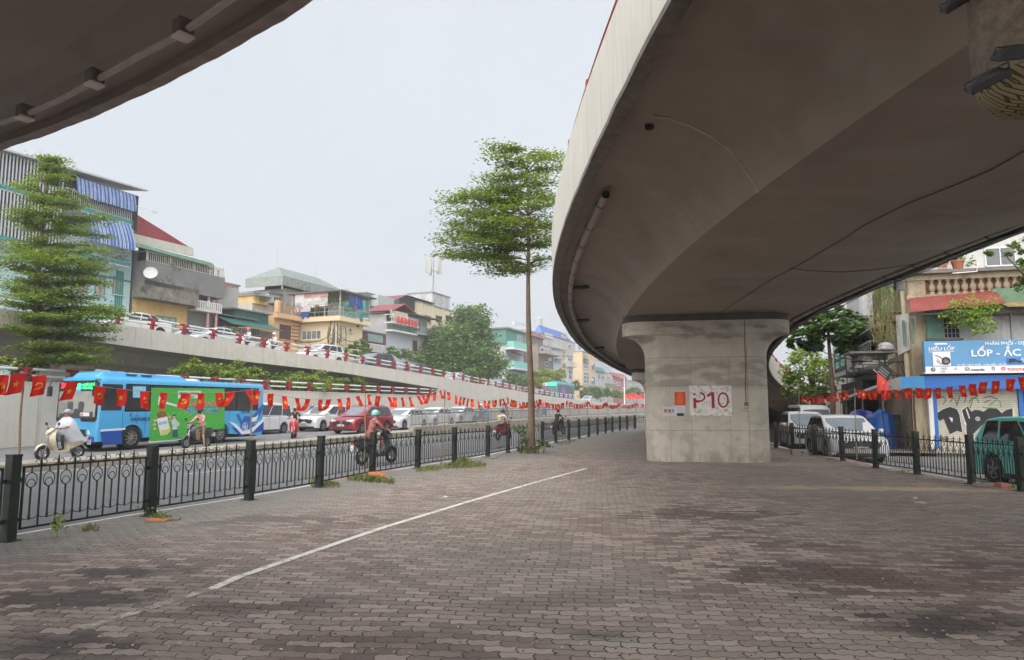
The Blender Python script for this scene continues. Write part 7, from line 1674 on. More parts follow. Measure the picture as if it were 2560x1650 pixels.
# big bushy tree behind the ramp
_l = Line((WL.O.x+NL.x*14, WL.O.y+NL.y*14), HEAD)
def onL(L_, x, y): P = L_.hit(x, y); return P
c0 = _l.hit(1130, 950); m_ = c0.y/1780
cl_ = [((x-1130)*m_, dy, _l.z(x, y), rx*m_, rx*m_, rz*m_) for x, y, rx, rz, dy in [(1175,805,42,32,0),(1150,850,50,40,-1),(1095,845,40,35,1),(1075,885,35,40,0),(1115,900,55,45,-2),(1170,900,55,45,-2),(1210,880,30,45,0),(1215,920,45,30,-3),(1160,945,60,25,-4),(1100,945,45,25,-3),(1240,935,25,22,-3),(1190,830,25,25,-1)]]
bushy('bushy_tree', 'large dense bushy tree behind the ramp, in front of the long cream building', (c0.x, c0.y, 0), cl_, .42, LM, 5, 34, trunk=(_l.z(1130, 850), .35), flat=.8)
def bush_px(L_, items, lab, ls=.16, mats=LM, seed=1, dens=30, nm='bush', cat='bush', zb=None, trunk=None, grp=None):
    x0 = sum(i[0] for i in items)/len(items); P = L_.hit(x0, 950); mm = P.length and (Vector((P.x, P.y)).length)/1780*.98
    cl = []
    for (x, y, rx, rz) in items: q = L_.hit(x, y); cl.append((q.x-P.x, q.y-P.y, q.z, rx*mm, rx*mm*.8, rz*mm))
    return bushy(nm, lab, (P.x, P.y, 0), cl, ls, mats, seed, dens, trunk=trunk, cat=cat, grp=grp)
_s = Line((WL.O.x+NL.x*1.3, WL.O.y+NL.y*1.3), HEAD)
bush_px(_s, [(10,915,30,14),(45,910,30,18),(85,918,25,14),(70,935,30,12)], 'yellow-green bush above the retaining wall at the left photo edge', .2, LY, 2, 30, grp='shrubs behind the retaining wall')
bush_px(_s, [(455,925,24,16),(490,917,28,18),(520,925,26,16),(560,930,26,14),(600,922,28,20),(630,932,24,18),(658,946,18,16),(540,940,70,12)], 'shrub above the roof of the blue bus', .17, LG, 3, 75, grp='shrubs behind the retaining wall')
bush_px(_s, [(705,962,28,22),(735,950,30,22),(770,956,30,20),(800,950,28,20),(820,966,22,18),(760,972,65,14)], 'shrub above the railing between the bus and the red car', .17, LG, 5, 75, grp='shrubs behind the retaining wall')
bush_px(_s, [(848,955,18,18),(842,967,22,12)], 'small shrub behind the railing, second from the abutment', .17, LG, 6, 70, grp='shrubs behind the retaining wall')
bush_px(_s, [(888,960,20,18),(902,970,22,14),(925,975,16,10)], 'small shrub behind the railing nearest the abutment', .17, LG, 7, 70, grp='shrubs behind the retaining wall')
_v = Line((WL.O.x+NL.x*13.2, WL.O.y+NL.y*13.2), HEAD)
bush_px(_v, [(590,825,10,10)], 'small green tree top above the viaduct beside the green tin house', .25, LM, 8, 24, nm='small_tree', cat='tree', trunk=(4, .1), grp='small trees behind the viaduct')
bush_px(_v, [(880,875,16,12),(900,862,18,12),(915,880,14,10),(890,885,30,8)], 'pale leafy tree above the viaduct before the cream house', .3, LM, 9, 26, nm='small_tree', cat='tree', trunk=(5, .12), grp='small trees behind the viaduct')
bush_px(_v, [(980,880,16,12),(1005,885,18,12),(1030,892,18,12),(1050,900,14,8)], 'low tree above the viaduct in front of the red roofed house', .3, LM, 10, 26, nm='small_tree', cat='tree', trunk=(4, .12), grp='small trees behind the viaduct')
_r = Line((WL.O.x+NL.x*13, WL.O.y+NL.y*13), HEAD)
bush_px(_r, [(1285,950,20,18),(1310,955,18,16)], 'green tree directly left of the trunk above the ramp', .45, LM, 11, 26, nm='small_tree', cat='tree', trunk=(5, .2), grp='trees along the far road')
bush_px(_r, [(1340,945,18,16),(1365,938,18,14),(1390,945,18,18),(1405,935,10,12),(1355,958,30,12)], 'yellow-green tree between the trunk and the far bus', .45, LY, 12, 26, nm='small_tree', cat='tree', trunk=(5, .2), grp='trees along the far road')
bush_px(_r, [(1440,965,10,10),(1465,985,14,12),(1490,982,16,14),(1515,980,14,12),(1540,985,14,10),(1560,988,12,8)], 'row of low roadside trees beyond the far bus', .6, LM, 13, 24, nm='small_tree', cat='tree', trunk=(4, .2), grp='trees along the far road')
bush_px(_r, [(1575,982,10,8),(1590,976,10,8),(1605,984,10,8)], 'low tree just left of the second pillar', .6, LM, 14, 24, nm='small_tree', cat='tree', trunk=(4, .2), grp='trees along the far road')
# far flags banner and lamp post
for k in range(26):
    q = Line((WL.O.x+NL.x*3, WL.O.y+NL.y*3), HEAD).hit(1560+2.0*k, 992+random.uniform(-7, 5)); 
    o = MB().add([(-.2,0,.3),(.2,0,.24),(.17,.15,-.3),(-.17,.15,-.24)], [(0,1,2,3)]).build('flag', FRED); o.location = q; tag(o, 'tiny red flag in the distant cluster left of the second pillar', 'flag', 'distant cluster of red flags')
for x, yt, lab in ((1560.5, 945, 'thin pale lamp post in the distance beneath the overpass edge'), (1612, 978, 'short pale post in the distance against the second pillar')):
    q = Line((WL.O.x+NL.x*2.4, WL.O.y+NL.y*2.4), HEAD).hit(x, yt); lp_ = thing('lamp_post', lab, 'lamp post', (q.x, q.y, .5)); MB().tube([(0,0,0),(0,0,q.z-.5)], [.16,.1], 8).build('pole', WHITEP, lp_); MB().box(-.9,.1,-.12,.12,q.z-.55,q.z-.4).build('lamp_head', IRON, lp_)
# grass and weeds on the pavement edge
GR = M('grass_green', (.13,.19,.045), .7, .4, 3); GRD = M('grass_dry', (.28,.22,.1), .8, .4, 3)
gm = MB(); rg = random.Random(9)
for x0, y0, x1, y1, n, hh in [(868,1196,985,1206,900,.12),(800,1212,850,1214,260,.08),(1040,1176,1100,1172,420,.09),(1100,1168,1215,1163,1000,.12),(1140,1160,1180,1158,200,.2),(1390,1108,1440,1103,300,.08),(372,1292,430,1300,160,.08),(205,1326,250,1322,90,.07),(775,1210,800,1214,60,.14),(2240,1183,2275,1180,50,.1),(2520,1218,2560,1222,120,.1)]:
    for _ in range(n):
        f = rg.random(); p = atz(x0+(x1-x0)*f, y0+(y1-y0)*f+rg.gauss(0, 3.2), .15); h_ = hh*rg.uniform(.4, 1.3)*(1-abs(f-.5)); a = rg.uniform(0, 6.28); w_ = .006; b = Vector((math.cos(a), math.sin(a), 0)); l = Vector((rg.gauss(0,.4), rg.gauss(0,.4), 1))*h_
        gm.add([p-b*w_, p+b*w_, p+l*.6+b*w_*.7, p+l+Vector((rg.gauss(0,.3), rg.gauss(0,.3), 0))*h_], [(0,1,2,3)], 0 if rg.random() < .7 else 1)
gs = gm.build('grass_tufts', [GR, GRD]); gs['kind'] = 'stuff'; gs['label'] = 'tufts of grass along the foot of the iron fences'
def weed(px_, py_, h_, lab, seed):
    p = atz(px_, py_, .15); t = thing('weed', lab, 'plant', p); rg = random.Random(seed); s_ = MB(); f_ = MB(); s_.tube([(0,0,0),(.01,0,h_*.5),(0,.01,h_)], .005, 4); s_.build('stem', GR, t)
    for _ in range(70): z = h_*rg.uniform(.2, 1.05); leaf(f_, Vector((rg.gauss(0,.05), rg.gauss(0,.05), z)), .05, rg, .8, 0)
    f_.build('foliage', LG, t)
weed(142, 1345, .26, 'single tall weed growing between pavers near the first bamboo pole', 3); weed(372, 1290, .14, 'weed at the foot of the second fence post', 4); weed(784, 1214, .2, 'weed beside the fourth fence post', 5)
# fallen leaves / grit (uncountable)
dl = MB()
for _ in range(2600):
    f = rg.random(); 
    if f < .42: x_, y_ = rg.gauss(1150, 130), rg.gauss(1185, 22)
    elif f < .55: x_, y_ = rg.gauss(1330, 60), rg.gauss(1140, 14)
    else: x_, y_ = rg.uniform(100, 2500), rg.uniform(1180, 1640)
    if y_ < 1115: continue
    p = atz(x_, y_, .156); s_ = rg.uniform(.008, .022); a = rg.uniform(0, 6.28); c_, s2 = math.cos(a)*s_, math.sin(a)*s_
    dl.add([p+Vector((c_, s2, 0)), p+Vector((-s2*.5, c_*.5, .004)), p-Vector((c_, s2, 0)), p+Vector((s2*.5, -c_*.5, .006))], [(0,1,2,3)], 0 if rg.random() < .6 else 1)
o = dl.build('fallen_leaves', [M('leaf_litter_pale', (.5,.43,.28), .8, .3, 9), M('leaf_litter_dark', (.05,.035,.025), .9, .3, 9)]); o['kind'] = 'stuff'; o['label'] = 'pale fallen leaves and grit scattered on the brick pavement'
# ------------------------------------------------------------------ right-hand side street
def z7(x, y): return (1900+x*.2792, 850+y*.2792)
def z9(x, y): return (2240+x*.1339, 860+y*.1339)
FL_ = Line((15.6, 27.5), (.966, -.26))
STU = M('stucco_yellow_old', (.33,.275,.19), .95, .3, 2, .3, streak=.9, spots=.85, dirt=(.14,.115,.085)); STW = M('stucco_whitish', (.48,.47,.46), .95, .15, 1.5, .2, streak=.6, spots=.4, dirt=(.2,.19,.17)); BRK = M('old_brick', (.22,.09,.06), .95, .4, 6, .5)
h = House('tyre_shop_building', 'old yellow stucco corner building with balustrade, red tin awning and blue tyre shop sign', 'building', 2287, 2900, 745, STU, line=FL_, depth=3.8, yref=2400, group='', roof=False)
c = h.c; R_ = h.rect; XE = h.W
# parapet with balusters
r_ = R_(2270, 733, 2560, 745); x0 = 0; zt = c(2400, 699)[1]; zb = c(2400, 738)[1]
MB().box(0, XE, -.02, .5, h.H, zt).build('brick_recess', BRK, h.t); MB().box(-.1, XE, -.25, .55, zt, zt+.22).build('coping', STU, h.t); MB().box(-.1, XE, -.22, -.021, zb-.15, zb+.05).build('ledge', STU, h.t)
MB().box(-.05, .55, -.2, .5, zb, zt).build('corner_pier', STU, h.t)
bal = MB().lathe([(0,0),(.1,0),(.1,.05),(.06,.08),(.125,.2),(.11,.28),(.05,.38),(.06,.44),(.1,.46),(.1,.5),(0,.5)], (0,0,0), 10).mesh('baluster', STU, True)
sb = (zt-zb-.05)/.5; x_ = .8
while x_ < XE-.3:
    o = bpy.data.objects.new('baluster', bal); COL.objects.link(o); o.parent = h.t; o.location = (x_, -.12, zb+.05); o.scale = (1, 1, sb); x_ += .28
# upper storey set back
zt2 = zt+.22; MB().box(-.4, XE, -.5, 1.5, zt2+.0, zt2+.12).build('terrace_slab', CONCD, h.t); MB().box(1.2, XE, 1.4, 3.7, zt2+.12, zt2+5).build('upper_wall', STW, h.t)
L2 = c(2462, 660, 1.4); L3_ = c(2541, 660, 1.4); za, zb_ = c(2500, 666, 1.4)[1], c(2500, 618, 1.4)[1]
def win2(x0, x1, z0, z1, y, nx, nz=1, fr=FRW, pane=GLB, w=.05, nm='window'):
    mb = MB()
    for a, b_, c_, d in ((x0,x1,z0,z0+w),(x0,x1,z1-w,z1),(x0,x0+w,z0,z1),(x1-w,x1,z0,z1)): mb.box(a, b_, y-.05, y, c_, d)
    for k in range(1, nx): xx = x0+(x1-x0)*k/nx; mb.box(xx-w*.4, xx+w*.4, y-.045, y, z0, z1)
    for k in range(1, nz): zz = z0+(z1-z0)*k/nz; mb.box(x0, x1, y-.04, y, zz-w*.35, zz+w*.35)
    o = mb.build(nm, fr, h.t); MB().box(x0+w*.5, x1-w*.5, y-.02, y-.003, z0+w*.5, z1-w*.5).build('pane', pane, o)
win2(L2[0], L3_[0], za, zb_, 1.4, 2)
h.rail(c(2335, y=-.4)[0], c(2392, y=-.4)[0], zt2+.12, .75, -.4, IRON, .1, .015, .03)
for px_ in (2372, 2412):
    x_ = c(px_, y=-.3)[0]; MB().lathe([(0,0),(.16,0),(.22,.28),(.24,.28),(.24,.34),(0,.34)], (x_, -.25, zt2+.13), 12).build('plant_pot', TERR, h.t)
    plants(h.t, [(x_, -.25, zt2+.5)], 130, (.16,.16,.22), LM[0], sz=.09, seed=px_)
plants(h.t, [(c(2440, y=-.3)[0], -.25, zt2+.25)], 40, (.12,.1,.15), LM[0], sz=.07)
MB().tube([(c(2395,y=-.5)[0],-.52,zt2-.05),(c(2458,y=-.5)[0],-.52,zt2-.02),(c(2460,y=-.5)[0],-.52,zt2+.35)], .02, 6).build('water_pipe', WHITEP, h.t)
# red awning
a0, a1 = c(2272, 741, -.05), c(2486, 723, -.05); b0, b1 = c(2275, 781, -1.1), c(2515, 765, -1.1)
MB().add([(b0[0],-1.1,b0[1]),(b1[0],-1.1,b1[1]+.1),(a1[0],-.05,a1[1]),(a0[0],-.05,a0[1]),(b0[0],-1.1,b0[1]+.03),(b1[0],-1.1,b1[1]+.13),(a1[0],-.05,a1[1]+.03),(a0[0],-.05,a0[1]+.03)], [(3,2,1,0),(4,5,6,7),(0,1,5,4),(1,2,6,5),(2,3,7,6),(3,0,4,7)]).build('awning', stripes('tin_awning_red', [(0,(.22,.045,.035)),(.4,(.27,.07,.055)),(.55,(.09,.015,.012)),(.7,(.22,.045,.035))], .085, 'x', .6, sharp=False, bump=.9), h.t)
MB().box(b0[0], b1[0]+1.5, -1.0, -.94, b0[1]-.1, b0[1]-.03).build('awning_beam', PLASB, h.t)
r_ = R_(2486, 722, 2600, 762); MB().box(r_[0], XE, -.3, -.021, r_[2], r_[3]).build('green_panel', M('panel_dull_green', (.12,.2,.13), .8, .3, 2), h.t)
MB().add([(b1[0],-1.3,b1[1]-.05),(XE,-1.3,b1[1]-.15),(XE,-.3,b1[1]+.2),(b1[0],-.3,b1[1]+.25)], [(0,1,2,3)]).build('awning', M('roof_leafy', (.2,.13,.07), .9, .6, 9), h.t)
# first floor windows and walls
r_ = R_(2404, 786, 2900, 852); MB().box(r_[0], XE, -.05, 0, r_[2]-.3, r_[3]).build('white_wall', STW, h.t)
r_ = R_(2321, 783, 2363, 846); MB().box(r_[0], r_[1], -.09, 0, r_[2], r_[3]).build('shutter', M('shutter_blue_green', (.13,.25,.2), .7, .15, 2), h.t)
r_ = R_(2363, 783, 2403, 846); win2(r_[0], r_[1], r_[2], r_[3], -.01, 4, 5, IRON, DARKI, .022)
r_ = R_(2318, 847, 2408, 852); MB().box(r_[0], r_[1], -.2, 0, r_[2], r_[3]).build('sill', CONCD, h.t)
r_ = R_(2275, 782, 2302, 872); MB().add([(-.35,.6,r_[2]-.2),(r_[1]-.1,-.02,r_[2]+.1),(r_[1]-.1,-.02,r_[3]),(-.35,.6,r_[3])], [(0,1,2,3)]).build('chamfer_wall', STW, h.t)
for k in range(2): x_ = -.2+.22*k; MB().box(x_, x_+.05, .28-.28*k-.06, .34-.28*k, r_[2]+.2, r_[3]-.25).build('window_strip', M('shutter_blue_green', (0,0,0)), h.t)
MB().box(c(2531)[0], c(2531)[0]+.07, -.12, -.05, 3.2, b0[1]).build('drain_pipe', IRON, h.t)
plants(h.t, [(c(x_, y=-.9)[0], -.9, c(x_, y_, -.9)[1]) for x_, y_ in ((2376,795),(2392,782),(2408,778),(2425,770),(2440,778),(2458,790),(2455,812),(2462,832),(2475,775),(2492,776),(2405,815),(2440,800),(2430,790))], 90, (.22,.2,.16), LG[0], 'climbing_plant', 3, .09)
# sign
sy = -.75; r_ = R_(2312, 853, 2900, 931, sy); SX0, SX1, SZ0, SZ1 = c(2312, y=sy)[0], XE, c(2330, 931, sy)[1], c(2330, 853, sy)[1]
sg_ = thing('shop_sign', 'sky blue tyre shop signboard with white letters above the blue fascia', 'sign', h.t.matrix_basis @ Vector((SX0, sy, 0)), h.t.rotation_euler.z)
SIGNB = M('sign_sky_blue', (.1,.28,.5), .5, .05, .6); SW_ = SX1-SX0
MB().box(0, SW_, 0, .25, SZ0, SZ1).build('board', SIGNB, sg_); MB().box(0, SW_, -.012, -.001, SZ0, SZ0+(SZ1-SZ0)*.185).build('logo_band', WHT, sg_); MB().box(-.04, SW_, -.04, .26, SZ0-.05, SZ0-.001).build('frame', WHITEP, sg_)
def sp(px_, py_): x_, z_ = c(px_, py_, sy); return x_-SX0, z_
def st(s, px_, py_, hpx, mat, bold=.01, wpx=None, ext=.004, nm='lettering'):
    x_, z_ = sp(px_, py_); hh = sp(px_, py_-hpx)[1]-z_; o = text(s, hh, mat, sg_, Matrix.Translation((x_, -.02, z_)) @ Matrix.Rotation(R(90), 4, 'X'), bold, ext, name=nm)
    if wpx:
        w0 = max(v.co.x for v in o.data.vertices); w1 = sp(px_+wpx, py_)[0]-x_
        for v in o.data.vertices: v.co.x *= w1/w0
    return o
st('HIẾU LỐP', 2321, 877, 8.5, WHT, .014, 65); x_, z_ = sp(2321, 879.5); MB().box(x_, sp(2386,880)[0], -.02, -.002, z_-.02, z_).build('underline', WHT, sg_)
x_, z_ = sp(2336, 862); MB().box(x_, sp(2368,862)[0], -.012, -.001, z_, z_+.06).build('small_label', WHT, sg_)
st('PHÂN PHỐI - DỊCH VỤ', 2462, 863, 7.2, WHT, .01, 140); st('LỐP - ẮC QUY', 2427, 891, 16, WHT, .05, 205); st('ĐC: SỐ 3 HÀNG MUỐI - HOÀN KIẾM - HÀ NỘI', 2393, 915.5, 4.6, WHT, .008, 123)
r1, r2 = sp(2333, 915), sp(2375, 880); MB().box(r1[0], r2[0], -.02, -.002, r1[1], r2[1]).build('picture_panel', WHT, sg_)
x_, z_ = sp(2364.5, 902); q = MB(); q.ring((x_, -.03, z_), .115, .032, n=20, m=6); q.ring((x_, -.03, z_), .06, .008, n=16, m=4); 
for k in range(5): q.bar((x_,-.03,z_), (x_+.07*math.cos(k*1.256), -.03, z_+.07*math.sin(k*1.256)), .012)
x2, z2 = sp(2338, 889); q.tube([(x2,-.03,z2),(x2+.12,-.03,z2-.03),(x2+.26,-.03,z2-.16)], .012, 4); q.tube([(x2+.03,-.03,z2-.2),(x2+.15,-.03,z2-.3),(x_-.04,-.03,z_-.12)], .01, 4); q.tube([(x2+.05,-.03,z2-.1),(x2+.12,-.03,z2-.22)], .008, 4); q.build('tyre_picture', PLASB, sg_)
r1, r2 = sp(2517, 909), sp(2600, 894); MB().box(r1[0], r2[0], -.02, -.002, r1[1], r2[1]).build('picture_panel', BLUV, sg_)
q = MB(); x_, z_ = sp(2522, 905); 
for dx in (0, .3): q.tube([(x_+.05+dx,-.03,z_),(x_+.05+dx,-.024,z_)], .04, 10)
q.prism([(x_-.03,z_),(x_+.42,z_),(x_+.4,z_+.05),(x_+.25,z_+.06),(x_+.2,z_+.12),(x_+.02,z_+.12)], lambda p, q2, d: (p, d, q2), -.028, -.021); q.build('car_picture', PLASB, sg_); st('ÔTÔ', 2551, 904, 7, WHT, .01)
LW = SZ0+(SZ1-SZ0)*.09
q = MB(); x_ = sp(2332.5, 925)[0]; q.ring((x_,-.02,LW), .068, .012, n=16, m=4); q.box(x_-.04,x_,-.024,-.014,LW,LW+.04); q.box(x_,x_+.04,-.024,-.014,LW-.04,LW); q.build('logo', PLASB, sg_)
q = MB(); x_ = sp(2353, 925)[0]; [q.ring((x_+.055*k,-.02,LW+.03), .038, .005, n=12, m=4) for k in range(4)]; q.build('logo', M('logo_grey', (.35,.35,.36)), sg_); st('Audi', 2353, 930, 3, REDV, .003)
q = MB(); x_ = sp(2389.5, 925)[0]; q.ring((x_,-.02,LW+.02), .045, .005, n=14, m=4); [q.bar((x_,-.02,LW+.02),(x_+.042*math.sin(k*2.094),-.02,LW+.02+.042*math.cos(k*2.094)), .008) for k in range(3)]; q.build('logo', M('logo_grey', (.35,.35,.36)), sg_)
q = MB(); x_ = sp(2418, 925)[0]; q.ring((x_,-.02,LW), .06, .008, n=14, m=4, sx=1.2); q.tube([(x_-.06,-.02,LW+.02),(x_,-.02,LW-.02),(x_+.06,-.02,LW+.02)], .007, 4); q.build('logo', PLASB, sg_); st('mazda', 2427.5, 926.8, 5.2, NAVY, .008, 34)
q = MB(); x_ = sp(2483, 925)[0]; q.box(x_-.05,x_+.05,-.014,-.003,LW-.06,LW+.07); q.build('logo', NAVY, sg_); q = MB(); q.tube([(x_-.03,-.02,LW-.05),(x_,-.02,LW),(x_+.03,-.02,LW+.05)], .012, 4); q.tube([(x_-.03,-.02,LW+.04),(x_,-.02,LW),(x_+.03,-.02,LW-.05)], .009, 4); q.build('logo_lion', WHT, sg_)
q = MB(); x_ = sp(2508.5, 925)[0]; q.ring((x_,-.02,LW), .06, .007, n=16, m=4, sx=1.35); q.ring((x_,-.02,LW), .055, .006, n=12, m=4, sx=.5); q.ring((x_,-.02,LW+.025), .03, .006, n=12, m=4, sx=1.6); q.build('logo', REDV, sg_); st('TOYOTA', 2518.5, 927.5, 6.8, REDV, .008, 44)
# fascia, shutter, posts
FB = M('fascia_blue', (.012,.13,.46), .45, .08, .8); fy = -.6
z0, z1 = c(2400, 973, fy)[1], c(2400, 938.5, fy)[1]; x0 = c(2308, y=fy)[0]; MB().box(x0, XE, fy, -.002, z0, z1).build('fascia', FB, h.t); MB().box(x0, XE, -.55, -.002, z1, SZ0-.06).build('sign_gap', DARKI, h.t)
mb = MB(); mb.add([(x0,fy,z0),(x0,fy,z1),(x0-.75,fy+.35,z1-.02),(x0-.75,fy+.35,z0)], [(0,1,2,3)]); mb.build('fascia_return', M('fascia_blue_faded', (.06,.27,.55), .5, .1), h.t)
MB().add([(x0-.75,fy+.35,z0),(x0-.75,fy+.35,z1-.02),(x0-1.1,fy+1.3,z1-.15),(x0-1.1,fy+1.3,z0-.15),(x0-.6,fy+.35,z0),(x0-.6,fy+.35,z1-.02),(x0-.9,fy+1.3,z1-.15),(x0-.9,fy+1.3,z0-.15)], [(0,1,2,3),(4,7,6,5),(1,5,6,2),(0,3,7,4)]).build('fascia_end', M('panel_pale_grey', (.45,.45,.44), .7), h.t)
SHUT = stripes('shutter_slats_cream', [(0,(.5,.47,.38)),(.8,(.5,.47,.38)),(.86,(.2,.19,.15))], .085, 'z', .6, bump=.5)
xs0, xs1 = c(2325)[0], c(2533)[0]; MB().box(xs0, xs1, -.12, -.05, .22, z0+.02).build('roller_shutter', SHUT, h.t); MB().box(xs0-.2, xs1+.5, -.8, 0, -.05, .22).build('step', M('step_tile', (.4,.38,.33), .8, .2, 3), h.t)
xp = c(2311)[0]; MB().box(xp, xp+.16, -.18, -.002, -.05, z0).build('door_post', WHITEP, h.t); MB().box(xp+.165, xp+.28, -.2, -.002, -.05, z0).build('door_post', FB, h.t); MB().box(xs1+.01, xs1+.16, -.2, -.002, -.05, z0).build('door_post', FB, h.t); MB().box(xs1+.2, xs1+.34, -.16, -.002, -.05, z0).build('door_post', FB, h.t)
MB().box(xs1+.36, XE-.3, -.1, -.03, .2, z0).build('roller_shutter', M('shutter_grey', (.35,.36,.35), .6, .15, 3), h.t)
def graf(pts, mat, y, nm='graffiti'): P = [c(*z7(*p), y=-.12) for p in pts]; MB().prism(P, lambda p, q2, d: (p, d, q2), y, y+.006).build(nm, mat, h.t)
BKP = M('spray_black', (.018,.018,.02), .7, .3, 4); WHP = M('spray_white', (.6,.6,.6), .7)
s1 = [(1560,668),(1640,618),(1700,598),(1760,618),(1785,665),(1792,715),(1812,830),(1765,812),(1700,845),(1672,775),(1645,705),(1610,722)]
s2 = [(1808,628),(1858,595),(1890,640),(1920,625),(1960,628),(2000,640),(2060,602),(2120,610),(2165,655),(2200,628),(2260,612),(2262,700),(2240,760),(2100,740),(1990,760),(1900,850),(1850,865),(1845,760)]
def grow(P, k): cx = sum(p[0] for p in P)/len(P); cy_ = sum(p[1] for p in P)/len(P); return [(cx+(p[0]-cx)*k, cy_+(p[1]-cy_)*k) for p in P]
for s_ in (s1, s2): graf(grow(s_, 1.045), WHP, -.128); graf(s_, BKP, -.136)
for s_ in ([(1690,690),(1725,700),(1720,740)], [(1825,700),(1850,760),(1822,755)], [(1840,620),(1850,612),(1880,700),(1870,705)]): graf(s_, WHP, -.142)
q = MB(); 
for p_, r__ in ((z7(1948,706), .07), (z7(1948,706), .03)): x_, z_ = c(*p_, y=-.12); q.ring((x_, -.14, z_), r__, .012, n=12, m=4)
q.build('graffiti_ring', WHP, h.t)
def scribble(P, r, mat, y=-.128, nm='graffiti_line'): MB().tube([(*c(*z7(*p), y=-.12)[:1], y, c(*z7(*p), y=-.12)[1]) for p in P], r, 4).build(nm, mat, h.t)
for P in ([(1610,515),(1640,505),(1665,540),(1640,575)], [(1700,560),(1720,530),(1750,520),(1755,570)], [(1760,590),(1790,500),(1850,500),(1830,560)], [(1870,560),(1900,520),(1950,505)], [(1990,520),(2060,505),(2130,530)], [(2000,560),(2060,540)]): scribble(P, .013, BKP)
for P in ([(1880,610),(1905,530),(1940,520),(1960,560)], [(2050,590),(2110,540),(2150,550),(2155,600)], [(1990,600),(2040,610),(2120,615)]): scribble(P, .018, M('spray_green', (.12,.35,.13), .7))
for P in ([(1540,790),(1550,775),(1575,790),(1570,830),(1545,835),(1535,810),(1560,800),(1580,845)], [(1580,845),(1600,870),(1620,850),(1640,880),(1670,860),(1690,890),(1650,890),(1600,885)]): scribble(P, .012, BKP)
# left return of the corner: street line
SL = Line((15.6, 27.5), (-.30, -.954))
class _H2: pass
def street(nm, lab, xL, xR, yt, mat, depth=6, off=0, **k): 
    l = Line((SL.O.x+off*.954, SL.O.y-off*.30), (SL.d.x, SL.d.y)); return House(nm, lab, 'building', xL, xR, yt, mat, line=l, depth=depth, group='buildings along the side street', **k)
g = street('yellow_column_house', 'old yellow house with pale columns and roots hanging beside the tyre shop', 2243, 2286, 700, STU, off=-.08)
for px_ in (2249, 2262, 2275): 
    x_ = g.c(px_)[0]; MB().tube([(x_, -.1, 2.6), (x_, -.1, g.H)], .11, 10).build('column', M('column_cream', (.55,.46,.33), .9, .15, 3, streak=.5), g.t)
r_ = g.rect(2252, 680, 2262, 740); g.win(2252, 700, 2262, 745, 1, 2, FRG)
MB().box(0, g.W, -.25, 0, 2.5, 2.9).build('ledge', CONCD, g.t)
MB().box(0, g.W, -.05, 0, 0, 2.5).build('gate', M('gate_brown', (.13,.1,.085), .8, .4, 4, streak=.6), g.t)
rt = MB(); rg = random.Random(5)
for k in range(9): x_ = g.W*rg.uniform(.2, .8); rt.tube([(x_+rg.uniform(-.3,.3), -.3, 6.5), (x_, -.28, 5), (x_+rg.uniform(-.2,.2), -.3, 3.6), (x_+rg.uniform(-.3,.3), -.25, 2.9)], .014, 4)
rt.build('aerial_roots', M('root_pale', (.4,.35,.28), .9), g.t)
p = g.L.hit(2262, 775); pl = thing('hanging_plant', 'big tangled green and straw coloured plant hanging on the yellow wall', 'plant', (p.x-.75, p.y+.2, p.z)); rg = random.Random(6); f_ = MB()
for _ in range(2200):
    a = rg.uniform(0, 6.28); zz = rg.uniform(-1.5, 1.3); rr = .75*math.sqrt(max(.05, 1-(zz/1.6)**2))*rg.uniform(.2, 1); b = Vector((rr*math.cos(a)*.8, rr*math.sin(a), zz)); d = Vector((rg.gauss(0,.25), rg.gauss(0,.25), -.8 if zz < .3 else rg.gauss(.3,.5))).normalized()*rg.uniform(.15,.4); w_ = Vector((-d.y, d.x, .1)).normalized()*.012
    f_.add([b-w_, b+w_, b+d*.7+w_*.6, b+d], [(0,1,2,3)], 1 if (zz < 0 and rg.random() < .6) else 0)
f_.build('foliage', [leafy(M('fern_green', (.14,.21,.05), .7, .3, 3)), leafy(M('fern_straw', (.36,.3,.15), .8, .3, 3))], pl); MB().lathe([(0,-.3),(.3,-.3),(.4,.1),(0,.1)], (.35,0,-.2), 10).build('root_ball', BARK, pl)
g = street('green_door_house', 'narrow house with green doors on a balcony and brown louvred shutters above', 2196, 2243, 660, STU, off=.1)
r_ = g.rect(2198, 830, 2244, 905); MB().box(r_[0], r_[1], -.06, 0, r_[2], r_[3]).build('green_doors', M('door_green', (.06,.17,.08), .5, .3, 3), g.t); g.win(2219, 845, 2236, 900, 2, 3, FRG, GLB, y=-.06); MB().box(0, g.W, -1.0, -.002, r_[2]-.2, r_[2]).build('balcony_slab', CONC, g.t); g.rail(0, g.W, r_[2], .9, -.95, IRON, .5, .02, .04)
r_ = g.rect(2193, 722, 2211, 795); MB().box(r_[0], r_[1], -.08, 0, r_[2], r_[3]).build('louvred_shutter', stripes('louvre_brown', [(0,(.14,.06,.04)),(.5,(.07,.03,.02))], .08, 'z'), g.t)
r_ = g.rect(2196, 822, 2244, 830); g.slope('canopy', r_[0]-.2, r_[1], r_[2], r_[3]+.1, -1.0, 0, CONCD)
GM = M('cladding_grey_modern', (.3,.29,.3), .5, .05, 1)
g = street('grey_modern_house', 'modern grey clad house with a projecting glazed bay', 2128, 2198, 690, GM, off=.15)
r_ = g.rect(2132, 850, 2188, 938); MB().box(r_[0], r_[1], -1.1, -.002, r_[2], r_[3]).build('projecting_bay', GM, g.t); g.win(2138, 868, 2172, 926, 2, 2, PLASB, M('pane_sky', (.12,.3,.38), .08, .4, .8, spec=.9), y=-1.1, w=.09, sill=False)
MB().box(r_[1], r_[1]+.9, -.6, -.002, r_[2]+.2, g.H-.5).build('pale_cladding', M('cladding_pale', (.5,.5,.53), .5), g.t); g.win(2160, 750, 2172, 800, 1, 2, PLASB, M('pane_sky', (0,0,0)), w=.08)
